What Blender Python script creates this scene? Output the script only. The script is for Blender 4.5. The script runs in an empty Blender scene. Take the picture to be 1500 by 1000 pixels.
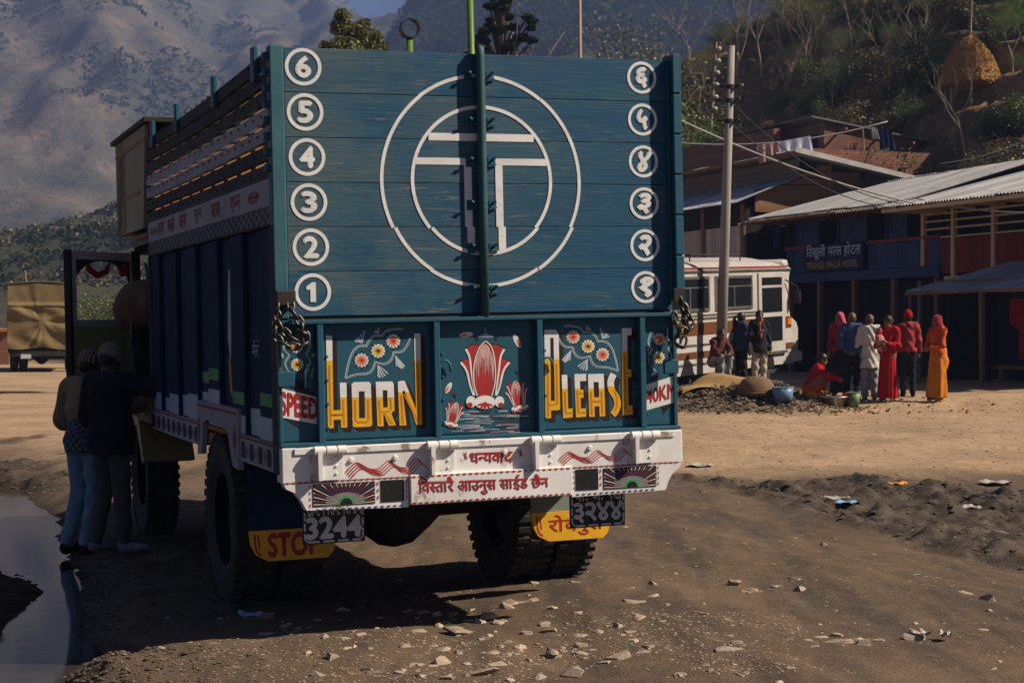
import bpy, bmesh, math, random
import numpy as np
from mathutils import Vector, Matrix, Quaternion
random.seed(7); rng = np.random.default_rng(7)
sc = bpy.context.scene; COL = sc.collection
R = math.radians
# ------------------------------------------------------------------ camera
F = 2500.0; PITCH = math.atan(22/F); EYE = 1.65
cam = bpy.data.cameras.new('camera'); cam.lens = 60; cam.sensor_width = 36; cam.clip_end = 6000; cam.clip_start = .1
co = bpy.data.objects.new('camera', cam); COL.objects.link(co)
co.location = (0, 0, EYE); co.rotation_euler = (R(90)-PITCH, 0, 0); sc.camera = co
# ------------------------------------------------------------------ sky, sun, exposure
SUN_EL = R(40); SUN_H = Vector((-.995, .10, 0)).normalized()
w = bpy.data.worlds.new('World'); sc.world = w; w.use_nodes = True
sky = w.node_tree.nodes.new('ShaderNodeTexSky'); sky.sky_type = 'NISHITA'; sky.sun_disc = False
sky.sun_elevation = SUN_EL; sky.air_density = .22; sky.dust_density = .4; sky.sun_rotation = math.atan2(-SUN_H.x, -SUN_H.y)
bg = w.node_tree.nodes['Background']; bg.inputs['Strength'].default_value = .05
w.node_tree.links.new(sky.outputs['Color'], bg.inputs['Color'])
sl = bpy.data.lights.new('sun', 'SUN'); sl.energy = 5.0; sl.angle = R(.5); sl.color = (1, .89, .74)
so = bpy.data.objects.new('sun', sl); COL.objects.link(so)
so.rotation_euler = Vector((SUN_H.x*math.cos(SUN_EL), SUN_H.y*math.cos(SUN_EL), -math.sin(SUN_EL))).to_track_quat('-Z', 'Y').to_euler()
so.location = (30, -5, 40)
vs = sc.view_settings; vs.view_transform = 'Standard'; vs.look = 'None'; vs.exposure = .7; vs.gamma = 1; vs.use_curve_mapping = False
sc.render.engine = 'CYCLES'; sc.cycles.use_denoising = True; sc.cycles.max_bounces = 6; sc.cycles.diffuse_bounces = 3
sc.cycles.glossy_bounces = 3; sc.cycles.transparent_max_bounces = 6; sc.cycles.volume_bounces = 1; sc.cycles.caustics_reflective = False; sc.cycles.caustics_refractive = False
# ------------------------------------------------------------------ measuring: a photo point to a ray
def ray(px, py):
    x = (px-750)/F; y = -(py-500)/F; c, s = math.cos(PITCH), math.sin(PITCH)
    return np.array([x, c+y*s, -s+y*c])
CAMP = np.array([0, 0, EYE])
TH = R(20.5); CT, ST = math.cos(TH), math.sin(TH)
def S(t, s, z=0): return Vector((t*CT-s*ST, t*ST+s*CT, z))     # street frame: t across, s along
def to_ts(x, y): return x*CT+y*ST, -x*ST+y*CT
# ------------------------------------------------------------------ noise
def vn(x, y, seed=0):
    x = np.asarray(x, float); y = np.asarray(y, float)
    xi = np.floor(x).astype(np.int64); yi = np.floor(y).astype(np.int64); fx = x-xi; fy = y-yi
    fx = fx*fx*(3-2*fx); fy = fy*fy*(3-2*fy)
    def h(a, b):
        n = (a*374761393 + b*668265263 + seed*974634599) & 0x7fffffff
        n = ((n ^ (n >> 13))*1274126177) & 0x7fffffff
        return ((n ^ (n >> 16)) & 0xffff)/65535.
    return (h(xi, yi)*(1-fx)+h(xi+1, yi)*fx)*(1-fy)+(h(xi, yi+1)*(1-fx)+h(xi+1, yi+1)*fx)*fy
def fbm(x, y, o=4, seed=0):
    v = 0; a = .5; tot = 0
    for i in range(o):
        v = v+a*vn(x*2**i+i*17.3, y*2**i-i*9.1, seed+i); tot += a; a *= .5
    return v/tot
def sst(a, b, x):
    t = np.clip((x-a)/(b-a), 0, 1); return t*t*(3-2*t)
# ------------------------------------------------------------------ objects
def link(name, me, mat=None, parent=None, smooth=False):
    if mat is not None:
        for m in (mat if isinstance(mat, (list, tuple)) else [mat]): me.materials.append(m)
    if smooth: me.polygons.foreach_set('use_smooth', [True]*len(me.polygons))
    o = bpy.data.objects.new(name, me); COL.objects.link(o)
    if parent is not None: o.parent = parent
    return o
def tag(o, label, cat, group=None):
    o['label'] = label; o['category'] = cat
    if group: o['group'] = group
    return o
def thing(name, label, cat, loc=(0, 0, 0), rot=(0, 0, 0), group=None):
    o = bpy.data.objects.new(name, None); COL.objects.link(o); o.location = loc; o.rotation_euler = rot
    return tag(o, label, cat, group)
class MB:
    def __init__(s): s.v = []; s.f = []; s.m = []; s.mi = 0
    def add(s, vs_, fs):
        n = len(s.v); s.v += [tuple(p) for p in vs_]; s.f += [tuple(i+n for i in f) for f in fs]; s.m += [s.mi]*len(fs); return s
    def box(s, c, d, bev=0.0, rot=None):
        hx, hy, hz = d[0]/2, d[1]/2, d[2]/2; b = min(bev, hx*.6, hy*.6, hz*.6)
        sg = [(i, j, k) for i in (-1, 1) for j in (-1, 1) for k in (-1, 1)]
        if b <= 0:
            vv = [(i*hx, j*hy, k*hz) for i, j, k in sg]
            ff = [(0, 1, 3, 2), (4, 6, 7, 5), (0, 4, 5, 1), (2, 3, 7, 6), (0, 2, 6, 4), (1, 5, 7, 3)]
        else:
            vv = []; ix = {}
            for q in sg:
                for a in range(3):
                    p = [q[0]*(hx-b), q[1]*(hy-b), q[2]*(hz-b)]; p[a] = q[a]*(hx, hy, hz)[a]
                    ix[(q, a)] = len(vv); vv.append(tuple(p))
            ff = []
            for a in range(3):
                o1, o2 = (a+1) % 3, (a+2) % 3
                for sa in (-1, 1):
                    def Q(s1, s2):
                        q = [0, 0, 0]; q[a] = sa; q[o1] = s1; q[o2] = s2; return tuple(q)
                    f = [ix[(Q(-1, -1), a)], ix[(Q(1, -1), a)], ix[(Q(1, 1), a)], ix[(Q(-1, 1), a)]]
                    ff.append(tuple(f if sa > 0 else f[::-1]))
            for a in range(3):
                o1, o2 = (a+1) % 3, (a+2) % 3
                for s1 in (-1, 1):
                    for s2 in (-1, 1):
                        def Q(sa):
                            q = [0, 0, 0]; q[a] = sa; q[o1] = s1; q[o2] = s2; return tuple(q)
                        f = [ix[(Q(-1), o1)], ix[(Q(1), o1)], ix[(Q(1), o2)], ix[(Q(-1), o2)]]
                        ff.append(tuple(f if s1*s2 < 0 else f[::-1]))
            for q in sg:
                f = [ix[(q, 0)], ix[(q, 1)], ix[(q, 2)]]
                ff.append(tuple(f if q[0]*q[1]*q[2] > 0 else f[::-1]))
        if rot is not None: vv = [rot @ Vector(p) for p in vv]
        return s.add([(p[0]+c[0], p[1]+c[1], p[2]+c[2]) for p in vv], ff)
    def bb(s, a, b, bev=0.0):   # box from corner to corner
        return s.box([(a[i]+b[i])/2 for i in range(3)], [abs(b[i]-a[i]) for i in range(3)], bev)
    def tube(s, pts, r, n=8, cap=True):
        pts = [Vector(p) for p in pts]; N = len(pts)
        rr = r if isinstance(r, (list, tuple)) else [r]*N
        up = None; rings = []
        for i, p in enumerate(pts):
            d = (pts[min(i+1, N-1)]-pts[max(i-1, 0)])
            if d.length < 1e-9: d = Vector((0, 0, 1))
            d.normalize()
            if up is None:
                up = d.orthogonal().normalized()
            else:
                up = up-d*up.dot(d)
                up = up.normalized() if up.length > 1e-6 else d.orthogonal().normalized()
            q = d.cross(up); rings.append([p+(up*math.cos(2*math.pi*k/n)+q*math.sin(2*math.pi*k/n))*rr[i] for k in range(n)])
        vv = [p for g in rings for p in g]; ff = []
        for i in range(N-1):
            for k in range(n):
                ff.append((i*n+k, i*n+(k+1) % n, (i+1)*n+(k+1) % n, (i+1)*n+k))
        if cap: ff.append(tuple(range(n))[::-1]); ff.append(tuple((N-1)*n+k for k in range(n)))
        return s.add(vv, ff)
    def lathe(s, prof, n, c=(0, 0, 0), axis='z'):   # prof: (r, h)
        vv = []
        for r_, h_ in prof:
            for k in range(n):
                a = 2*math.pi*k/n; x, y = r_*math.cos(a), r_*math.sin(a)
                p = (x, y, h_) if axis == 'z' else ((h_, x, y) if axis == 'x' else (y, h_, x))
                vv.append((p[0]+c[0], p[1]+c[1], p[2]+c[2]))
        ff = []
        for i in range(len(prof)-1):
            for k in range(n): ff.append((i*n+k, i*n+(k+1) % n, (i+1)*n+(k+1) % n, (i+1)*n+k))
        return s.add(vv, ff)
    def prism(s, poly, fn, d0, d1):   # 2D polygon, fn(u,v,d)->3D
        n = len(poly); vv = [fn(u, v, d0) for u, v in poly]+[fn(u, v, d1) for u, v in poly]
        ff = [tuple(range(n)), tuple(range(2*n-1, n-1, -1))]+[(i, i+n, (i+1) % n+n, (i+1) % n) for i in range(n)]
        return s.add(vv, ff)
    def grid(s, fn, nu, nv):
        vv = [fn(i/nu, j/nv) for j in range(nv+1) for i in range(nu+1)]; W = nu+1
        return s.add(vv, [(j*W+i, j*W+i+1, (j+1)*W+i+1, (j+1)*W+i) for j in range(nv) for i in range(nu)])
    def mesh(s, name, fix=True):
        me = bpy.data.meshes.new(name); me.from_pydata(s.v, [], s.f); me.polygons.foreach_set('material_index', s.m)
        if fix:
            bm = bmesh.new(); bm.from_mesh(me); bmesh.ops.recalc_face_normals(bm, faces=bm.faces); bm.to_mesh(me); bm.free()
        me.update(); return me
    def build(s, name, mat, parent=None, smooth=False, fix=True):
        return link(name, s.mesh(name, fix), mat, parent, smooth)
def split_build(mb, name, mat, parent, smooth=False, fix=True):
    """every separate piece of the builder becomes an object of its own"""
    par = list(range(len(mb.v)))
    def fd(i):
        while par[i] != i: par[i] = par[par[i]]; i = par[i]
        return i
    for f in mb.f:
        a = fd(f[0])
        for i in f[1:]: par[fd(i)] = a
    gr = {}
    for f in mb.f: gr.setdefault(fd(f[0]), []).append(f)
    out = []
    for fs_ in gr.values():
        ids = sorted({i for f in fs_ for i in f}); mp = {i: k for k, i in enumerate(ids)}; q = MB(); q.add([mb.v[i] for i in ids], [tuple(mp[i] for i in f) for f in fs_]); out.append(q.build(name, mat, parent, smooth, fix))
    return out
def np_mesh(name, V, Q):
    me = bpy.data.meshes.new(name); n = len(Q); k = Q.shape[1]
    me.vertices.add(len(V)); me.vertices.foreach_set('co', np.ascontiguousarray(V, np.float32).ravel())
    me.loops.add(n*k); me.loops.foreach_set('vertex_index', np.ascontiguousarray(Q, np.int32).ravel())
    me.polygons.add(n); me.polygons.foreach_set('loop_start', np.arange(n, dtype=np.int32)*k)
    me.update(calc_edges=True); me.validate(); return me
def dup(root, loc, rot=None, scale=None):
    r = root.copy(); COL.objects.link(r); r.location = loc
    if rot is not None: r.rotation_euler = rot
    if scale is not None: r.scale = (scale,)*3 if not hasattr(scale, '__len__') else scale
    for ch in list(root.children):
        c = ch.copy(); COL.objects.link(c); c.parent = r
        for g in list(ch.children):
            d = g.copy(); COL.objects.link(d); d.parent = c
    return r
# ------------------------------------------------------------------ materials
def nd(nt, t, **kw):
    n = nt.nodes.new(t)
    for k, v in kw.items(): setattr(n, k, v)
    return n
def ramp(nt, fac, stops):
    r = nd(nt, 'ShaderNodeValToRGB'); e = r.color_ramp.elements
    while len(e) < len(stops): e.new(.5)
    for i, (p, c) in enumerate(stops):
        e[i].position = p; e[i].color = (*c, 1) if hasattr(c, '__len__') else (c, c, c, 1)
    nt.links.new(fac, r.inputs[0]); return r.outputs[0]
def mixc(nt, f, a, b, mode='MIX'):
    m = nd(nt, 'ShaderNodeMix', data_type='RGBA', blend_type=mode)
    for i, v in ((0, f), (6, a), (7, b)):
        if isinstance(v, (int, float)): m.inputs[i].default_value = v
        elif isinstance(v, tuple): m.inputs[i].default_value = (*v, 1)
        else: nt.links.new(v, m.inputs[i])
    return m.outputs[2]
def noise(nt, vec, scale, detail=4, rough=.6, dist=0):
    n = nd(nt, 'ShaderNodeTexNoise'); n.inputs['Scale'].default_value = scale; n.inputs['Detail'].default_value = detail
    n.inputs['Roughness'].default_value = rough; n.inputs['Distortion'].default_value = dist
    if vec is not None: nt.links.new(vec, n.inputs['Vector'])
    return n.outputs['Fac']
def obvec(nt, scale=(1, 1, 1), rnd=True):
    t = nd(nt, 'ShaderNodeTexCoord'); m = nd(nt, 'ShaderNodeMapping'); m.inputs['Scale'].default_value = scale
    nt.links.new(t.outputs['Object'], m.inputs['Vector'])
    if rnd:
        oi = nd(nt, 'ShaderNodeObjectInfo'); mu = nd(nt, 'ShaderNodeMath', operation='MULTIPLY'); mu.inputs[1].default_value = 37
        nt.links.new(oi.outputs['Random'], mu.inputs[0]); nt.links.new(mu.outputs[0], m.inputs['Location'])
    return m.outputs['Vector']
def bump(nt, h, b, strength=.4, dist=.02):
    n = nd(nt, 'ShaderNodeBump'); n.inputs['Strength'].default_value = strength; n.inputs['Distance'].default_value = dist
    nt.links.new(h, n.inputs['Height']); nt.links.new(n.outputs[0], b.inputs['Normal'])
def newmat(name):
    m = bpy.data.materials.new(name); m.use_nodes = True; nt = m.node_tree; return m, nt, nt.nodes['Principled BSDF']
def M(name, c1, c2=None, scale=4, stretch=(1, 1, 1), rough=.75, bmp=.15, bd=.01, wear=None, wearamt=.62, metal=0, spec=.3, detail=5, vary=False):
    m, nt, b = newmat(name); v = obvec(nt, stretch); c2 = c2 or tuple(x*.7 for x in c1)
    f = noise(nt, v, scale, detail); col = ramp(nt, f, [(.3, c1), (.7, c2)])
    oi = nd(nt, 'ShaderNodeObjectInfo'); mr = nd(nt, 'ShaderNodeMapRange'); mr.inputs[3].default_value = .8; mr.inputs[4].default_value = 1.12; nt.links.new(oi.outputs['Random'], mr.inputs[0]); col = mixc(nt, 1.0, col, mr.outputs[0], 'MULTIPLY') if vary else col
    if wear:
        f2 = noise(nt, v, scale*2.3, 8, .7); col = mixc(nt, ramp(nt, f2, [(wearamt, 0), (wearamt+.06, 1)]), col, wear)
    nt.links.new(col, b.inputs['Base Color']); b.inputs['Roughness'].default_value = rough; b.inputs['Metallic'].default_value = metal
    b.inputs['Specular IOR Level'].default_value = spec
    if bmp: bump(nt, noise(nt, v, scale*5, 4), b, bmp, bd)
    return m
def MV(*a, **k): return M(*a, vary=True, **k)     # for pieces that differ one from another
def leafmat(name, cols, trans=.35, gloss=.35):
    m, nt, b = newmat(name); g = nd(nt, 'ShaderNodeNewGeometry'); n = len(cols)
    col = ramp(nt, g.outputs['Random Per Island'], [(i/max(1, n-1), c) for i, c in enumerate(cols)])
    nt.links.new(col, b.inputs['Base Color']); b.inputs['Roughness'].default_value = .5 if gloss > .1 else .95; b.inputs['Specular IOR Level'].default_value = gloss
    t = nd(nt, 'ShaderNodeBsdfTranslucent'); nt.links.new(col, t.inputs['Color']); mx = nd(nt, 'ShaderNodeMixShader'); mx.inputs[0].default_value = trans
    nt.links.new(b.outputs[0], mx.inputs[1]); nt.links.new(t.outputs[0], mx.inputs[2]); nt.links.new(mx.outputs[0], nt.nodes['Material Output'].inputs[0])
    return m
def glassdark(name, c=(.01, .012, .014), rough=.08):
    m, nt, b = newmat(name); b.inputs['Base Color'].default_value = (*c, 1); b.inputs['Roughness'].default_value = rough; return m
def boardmat():
    m, nt, b = newmat('painted_board'); v = obvec(nt, (.55, 1, 3.2)); v2 = obvec(nt, (1.5, 1, 26)); v3 = obvec(nt, (1, 1, 1))
    f = noise(nt, v, 2.2, 7, .68)
    col = ramp(nt, f, [(.33, (.004, .056, .132)), (.5, (.008, .07, .136)), (.64, (.03, .092, .128))])
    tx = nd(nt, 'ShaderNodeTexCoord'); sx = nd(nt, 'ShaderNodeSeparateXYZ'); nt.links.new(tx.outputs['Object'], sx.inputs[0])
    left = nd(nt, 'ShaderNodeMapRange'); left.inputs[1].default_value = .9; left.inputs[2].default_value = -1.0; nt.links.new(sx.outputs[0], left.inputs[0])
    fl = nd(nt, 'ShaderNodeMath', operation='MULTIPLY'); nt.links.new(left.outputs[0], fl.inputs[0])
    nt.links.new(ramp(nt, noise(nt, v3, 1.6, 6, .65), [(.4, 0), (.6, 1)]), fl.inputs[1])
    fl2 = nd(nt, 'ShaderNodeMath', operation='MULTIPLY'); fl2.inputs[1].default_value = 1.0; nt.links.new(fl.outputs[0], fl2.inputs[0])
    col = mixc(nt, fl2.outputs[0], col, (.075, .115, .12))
    gr = noise(nt, v2, 3.2, 6, .7); col = mixc(nt, ramp(nt, gr, [(.35, .55), (.6, 0)]), col, (.006, .045, .07))
    sc_ = noise(nt, obvec(nt, (.7, 1, 7)), 7, 8, .75); ms = noise(nt, v3, 3, 3)
    k = nd(nt, 'ShaderNodeMath', operation='MULTIPLY'); nt.links.new(ramp(nt, sc_, [(.57, 0), (.67, 1)]), k.inputs[0]); nt.links.new(ramp(nt, ms, [(.42, 0), (.6, .8)]), k.inputs[1])
    col = mixc(nt, k.outputs[0], col, (.26, .18, .1))
    nt.links.new(col, b.inputs['Base Color']); b.inputs['Roughness'].default_value = .62; b.inputs['Specular IOR Level'].default_value = .25
    bump(nt, noise(nt, v2, 4, 5), b, .35, .006); return m
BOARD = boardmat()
TEAL = M('teal_steel_paint', (.01, .08, .125), (.018, .075, .105), 3, rough=.5, bmp=.15, wear=(.1, .095, .08), wearamt=.665)
TEALW = M('teal_post_worn', (.04, .12, .13), (.02, .085, .115), 6, rough=.6, wear=(.17, .15, .1), wearamt=.62)
POLE = M('center_pole_worn', (.02, .08, .09), (.03, .07, .065), 9, rough=.55, wear=(.22, .085, .04), wearamt=.64)
WHITE = M('white_enamel', (.76, .73, .7), (.6, .57, .53), 3, stretch=(1, 1, .6), rough=.5, bmp=.15, wear=(.28, .21, .14), wearamt=.6)
WPAINT = M('white_marking', (.75, .72, .69), (.6, .58, .55), 7, rough=.6, wear=(.12, .15, .15), wearamt=.67, stretch=(.6, 1, 2.4))
RED = M('red_paint', (.42, .028, .02), (.3, .018, .014), 8, rough=.6, wear=(.5, .32, .28), wearamt=.68)
YEL = M('yellow_paint', (.78, .42, .015), (.66, .33, .012), 6, rough=.5, wear=(.3, .17, .03), wearamt=.68)
ORG = M('orange_paint', (.62, .22, .02), None, 8, rough=.55)
BROWN = M('letter_shadow_paint', (.022, .009, .006), None, 8, rough=.6)
BLACKP = M('black_paint', (.012, .012, .013), None, 8, rough=.5)
GRNP = M('green_paint', (.05, .3, .1), None, 8, rough=.6)
BLUEP = M('blue_paint', (.03, .05, .25), None, 8, rough=.6)
PINKP = M('pale_pink_paint', (.62, .42, .4), (.5, .2, .17), 26, stretch=(3, 1, .5), rough=.6)
DSTEEL = M('dark_underbody', (.018, .016, .014), (.035, .028, .02), 4, rough=.8)
RUBBER = M('tyre_rubber', (.018, .017, .016), (.045, .038, .03), 5, rough=.85)
RIM = M('wheel_rim', (.06, .055, .05), (.1, .085, .06), 5, rough=.7)
CHAIN = M('chain_steel', (.12, .1, .07), (.05, .05, .05), 12, rough=.4, metal=.8)
RAWWOOD = M('raw_wood', (.42, .2, .085), (.28, .12, .05), 3, stretch=(1, 1, 6), rough=.8)
SIDEDK = MV('side_dark_paint', (.085, .082, .078), (.05, .055, .055), 3, rough=.85, wear=(.14, .13, .11), wearamt=.7, spec=.08)
SIDEWH = MV('side_grey_paint', (.42, .4, .4), (.3, .29, .29), 3, rough=.75, wear=(.12, .11, .1), wearamt=.66)
SIDEBL = MV('side_blue_paint', (.012, .035, .075), (.008, .022, .042), 3, rough=.75, spec=.06)
SIDEPALE = M('side_pale_paint', (.35, .45, .52), (.28, .36, .42), 3, rough=.5)
CREAM = M('cream_paint', (.36, .29, .17), (.27, .21, .12), 3, rough=.65, wear=(.12, .075, .04), wearamt=.62)
KHAKI = M('khaki_door_paint', (.42, .4, .15), (.33, .32, .12), 3, rough=.5)
LILAC = M('grey_door_frame', (.55, .5, .62), (.45, .42, .54), 3, rough=.45)
PLATE = M('plate_digit_grey', (.55, .55, .55), (.45, .45, .45), 6, rough=.6)
# ------------------------------------------------------------------ lettering
_gl = {}
def glyph(s_):
    if s_ in _gl: return _gl[s_]
    c = bpy.data.curves.new('lettering', 'FONT'); c.body = s_; c.resolution_u = 3
    o = bpy.data.objects.new('lettering', c); COL.objects.link(o)
    dg = bpy.context.evaluated_depsgraph_get(); dg.update(); e = o.evaluated_get(dg); me = e.to_mesh()
    v = [(p.co.x, p.co.y) for p in me.vertices]; f = [tuple(p.vertices) for p in me.polygons]; e.to_mesh_clear()
    bpy.data.objects.remove(o); bpy.data.curves.remove(c); _gl[s_] = (v, f); return v, f
def halfglyph(v, f, cut):
    bm = bmesh.new(); bv = [bm.verts.new((x, y, 0)) for x, y in v]
    for q in f:
        try: bm.faces.new([bv[i] for i in q])
        except ValueError: pass
    bmesh.ops.bisect_plane(bm, geom=bm.verts[:]+bm.edges[:]+bm.faces[:], plane_co=(cut, 0, 0), plane_no=(1, 0, 0), clear_outer=True)
    bm.verts.index_update(); v2 = [(q.co.x, q.co.y) for q in bm.verts]; f2 = [tuple(x.index for x in q.verts) for q in bm.faces]; bm.free(); return v2, f2
def lay(tokens, gap=0.0):
    x = 0; out = []
    for i, t in enumerate(tokens):
        if t == ' ': x += .3; continue
        half = t.endswith('~'); t = t.rstrip('~'); v, f = glyph(t)
        bx = max(p[0] for p in glyph(t[0])[0]) if t[0] > '\u08ff' and not (set(t[1:]) & set('\u093e\u0940\u094b')) else max(p[0] for p in v)+.06
        if t == '\u093f': bx = .255
        if half: v, f = halfglyph(v, f, bx*.62); bx *= .62
        out.append(([(p[0]+x, p[1]) for p in v], f, i % 2)); x += bx+gap
    return out
def text(name, tokens, quad, fn, mat, parent, bold=0.0, gap=0.0, lay0=0.0):
    """quad: bottom-left, bottom-right, top-right, top-left in the plane; fn(u, v, lift) -> 3D"""
    L = lay(tokens, gap); xs = [p[0] for v, f, k in L for p in v]; ys = [p[1] for v, f, k in L for p in v]
    x0, x1, y0, y1 = min(xs), max(xs), min(ys), max(ys); mb = MB(); q = [Vector(p) for p in quad]
    sh = [(0, 0)] if not bold else [(-bold, 0), (bold, 0), (0, bold), (0, -bold), (0, 0)]
    for v, f, k in L:
        for j, (dx, dy) in enumerate(sh):
            vv = []
            for p in v:
                a = (p[0]+dx-x0)/(x1-x0); b_ = (p[1]+dy-y0)/(y1-y0)
                r_ = (q[0]*(1-a)+q[1]*a)*(1-b_)+(q[3]*(1-a)+q[2]*a)*b_
                vv.append(fn(r_.x, r_.y, lay0+k*.00012+j*.00025))
            mb.add(vv, f)
    return mb.build(name, mat, parent, fix=False)
# ------------------------------------------------------------------ flat paint helpers
def smoothline(pts, n=6):
    if len(pts) < 3: return pts
    P = [pts[0]]+list(pts)+[pts[-1]]; out = []
    for i in range(1, len(P)-2):
        p0, p1, p2, p3 = (np.array(P[j], float) for j in (i-1, i, i+1, i+2))
        for k in range(n):
            t = k/n; out.append(tuple(.5*((2*p1)+(-p0+p2)*t+(2*p0-5*p1+4*p2-p3)*t*t+(-p0+3*p1-3*p2+p3)*t**3)))
    out.append(tuple(pts[-1])); return out
def ribbon(pts, w0, w1=None, n=6):
    w1 = w0 if w1 is None else w1; P = smoothline(pts, n); N = len(P); L = []; Rr = []
    for i in range(N):
        a = P[max(0, i-1)]; b_ = P[min(N-1, i+1)]; dx, dy = b_[0]-a[0], b_[1]-a[1]; l = math.hypot(dx, dy) or 1
        ww = (w0+(w1-w0)*i/max(1, N-1))/2; nx, ny = -dy/l*ww, dx/l*ww
        L.append((P[i][0]+nx, P[i][1]+ny)); Rr.append((P[i][0]-nx, P[i][1]-ny))
    return [[L[i], L[i+1], Rr[i+1], Rr[i]] for i in range(N-1)]
def ellipse(cx, cy, rx, ry, rot=0, n=20):
    c, s = math.cos(rot), math.sin(rot)
    return [(cx+rx*math.cos(2*math.pi*k/n)*c-ry*math.sin(2*math.pi*k/n)*s, cy+rx*math.cos(2*math.pi*k/n)*s+ry*math.sin(2*math.pi*k/n)*c) for k in range(n)]
def clip_h(poly, y, above):
    out = []
    for i in range(len(poly)):
        a, b_ = poly[i], poly[(i+1) % len(poly)]; ia = (a[1] < y) == above; ib = (b_[1] < y) == above
        if ia: out.append(a)
        if ia != ib: t = (y-a[1])/(b_[1]-a[1]); out.append((a[0]+(b_[0]-a[0])*t, y))
    return out
def hull(pts):
    pts = sorted(set((round(p[0], 5), round(p[1], 5)) for p in pts))
    def half(ps):
        h = []
        for p in ps:
            while len(h) > 1 and (h[-1][0]-h[-2][0])*(p[1]-h[-2][1])-(h[-1][1]-h[-2][1])*(p[0]-h[-2][0]) <= 0: h.pop()
            h.append(p)
        return h
    a = half(pts); b_ = half(pts[::-1]); return a[:-1]+b_[:-1]
# ================================================================== ground
def shore(y): return np.interp(y, [7.4, 8.0, 8.56, 10.5, 13.9, 15.9, 18.5, 20.5], [-2.05, -2.1, -2.2, -2.68, -3.64, -4.33, -5.33, -7.2])
def zones(x, y):
    x = np.asarray(x, float); y = np.asarray(y, float)
    n1 = fbm(x*.9, y*.5, 4, 3)-.5; n2 = fbm(x*.35, y*.2, 3, 9)-.5
    yb = np.interp(x, [1.0, 1.75, 2.4, 3.3, 5, 8], [19.2, 18.0, 15.0, 12.0, 10.2, 9.2])+n1*2.2
    yt = np.interp(x, [1, 1.8, 3.5, 5.1, 8], [19.8, 19.6, 18.8, 17.4, 16])+n2*3
    mud = sst(-.5, .7, y-yb)*(1-sst(-.6, .6, y-yt))*sst(1.0, 1.8, x+n1)
    d = x-shore(y)+n1*.7
    lm = sst(-.3, .1, d)*(1-sst(.5, 1.5, d+n2))*sst(6, 12, y)*(1-sst(20, 23, y))*.5
    left = (1-sst(-6, -2.2, x))*sst(18, 20, y+n1*4)*(1-sst(23.5, 26, y+n1*6))*sst(.42, .55, fbm(x*.8, y*.5, 4, 31))
    heap = .75*np.exp(-(((x-4.3)/1.9)**2+((y-33.0)/1.7)**2)**2); mud = np.clip(mud+lm*.9+left*.8+heap, 0, 1)
    dry = np.where(x > 0, sst(17.6, 20.5, y+n1*2), sst(18.5, 27, y+n1*4))
    return mud, np.clip(dry*(1-mud*.9), 0, 1)
T0 = to_ts(-.153, 9.28)[0]
def gh(x, y, fine=False):
    x = np.asarray(x, float); y = np.asarray(y, float)
    tl = x*CT+y*ST-T0
    z = .0218*np.clip(tl, -1.7, 1.7)*(1-sst(12, 24, y))
    n = fbm(x*1.1, y*1.1, 4, 5)-.5
    d = x-shore(y)+n*.3
    z = z-.21*(1-sst(-.4, .45, d))*(1-sst(19.5, 21.5, y))*sst(5.0, 6.5, y)*sst(-14, -10, x)
    z = z+.42*np.exp(-(((x+3.5)/.42)**2+((y-10.5)/1.35)**2)**2)*(.1+1.8*fbm(x*3.5, y*3.5, 4, 77)**1.3)
    z = z+.08*sst(18, 31, y)+.17*sst(31.3, 32.1, y+n*1.2)*sst(3.2, 5.0, x)*(1-sst(60, 90, y))+.09*sst(32, 38, y)*sst(3, 6, x)
    z = z+.34*np.exp(-(((x-4.1)/1.5)**2+((y-33.6)/1.5)**2)**2)
    z = z+.22*np.exp(-(((x+1.75)/.42)**2+((y-8.3)/.4)**2))*fbm(x*4, y*4, 3, 78)
    if fine:
        cr = x*CT+y*ST; trk = np.sin(cr*3.3+.6+.5*fbm(x*.3, y*.3, 2, 6))*(1-sst(16, 20, y))*sst(-1.5, 0, x); z = z+.02*trk*(1+np.sin(cr*16)*.25)
        mud, dry = zones(x, y); far = 1-sst(25, 60, y)
        z = z+(fbm(x*3, y*3, 5, 11)-.5)*(.028+.02*dry)*far+(fbm(x*9, y*9, 4, 15)-.5)*.016*far
        clod = np.maximum(0, fbm(x*3.2, y*3.2, 5, 21)-.44)
        z = z+mud*far*(clod*.3+(fbm(x*9, y*9, 3, 23)-.5)*.085-.03)
        rut = np.sin((x*CT+y*ST)*6.5+fbm(x*.5, y*.5, 2, 8)*4)
        z = z+mud*far*sst(2, 3, x)*rut*.025
    return z
def gp(px, py):     # where the ray of a photo point meets the ground
    d = ray(px, py); k = (0-EYE)/d[2] if d[2] < -1e-4 else 60
    for i in range(30):
        p = CAMP+k*d; z = float(gh(p[0], p[1])); k = (z-EYE)/d[2]
    p = CAMP+k*d; return Vector((p[0], p[1], float(gh(p[0], p[1]))))
def gd(px, D):      # on the ground at depth D under a photo column
    x = (px-750)/F*D; return Vector((x, D, float(gh(x, D, True))))
def axis(segs):
    o = []
    for a, b_, st in segs: o += list(np.arange(a, b_-1e-6, st))
    return o
xs = axis([(-6.5, -2, .05), (-2, 5.6, .04), (5.6, 12, .09)]); g_ = 12; st = .15
while g_ < 1500: xs.append(g_); st *= 1.16; g_ += st
g_ = -6.5; st = .12
while g_ > -1500: g_ -= st; xs.insert(0, g_); st *= 1.16
ys = axis([(6.6, 13, .04), (13, 20, .06), (20, 42, .13)]); g_ = 42; st = .2
while g_ < 1550: ys.append(g_); st *= 1.12; g_ += st
g_ = 6.6; st = .1
while g_ > -400: g_ -= st; ys.insert(0, g_); st *= 1.3
GX, GY = np.meshgrid(np.array(xs), np.array(ys)); GZ = gh(GX, GY, True)
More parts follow.
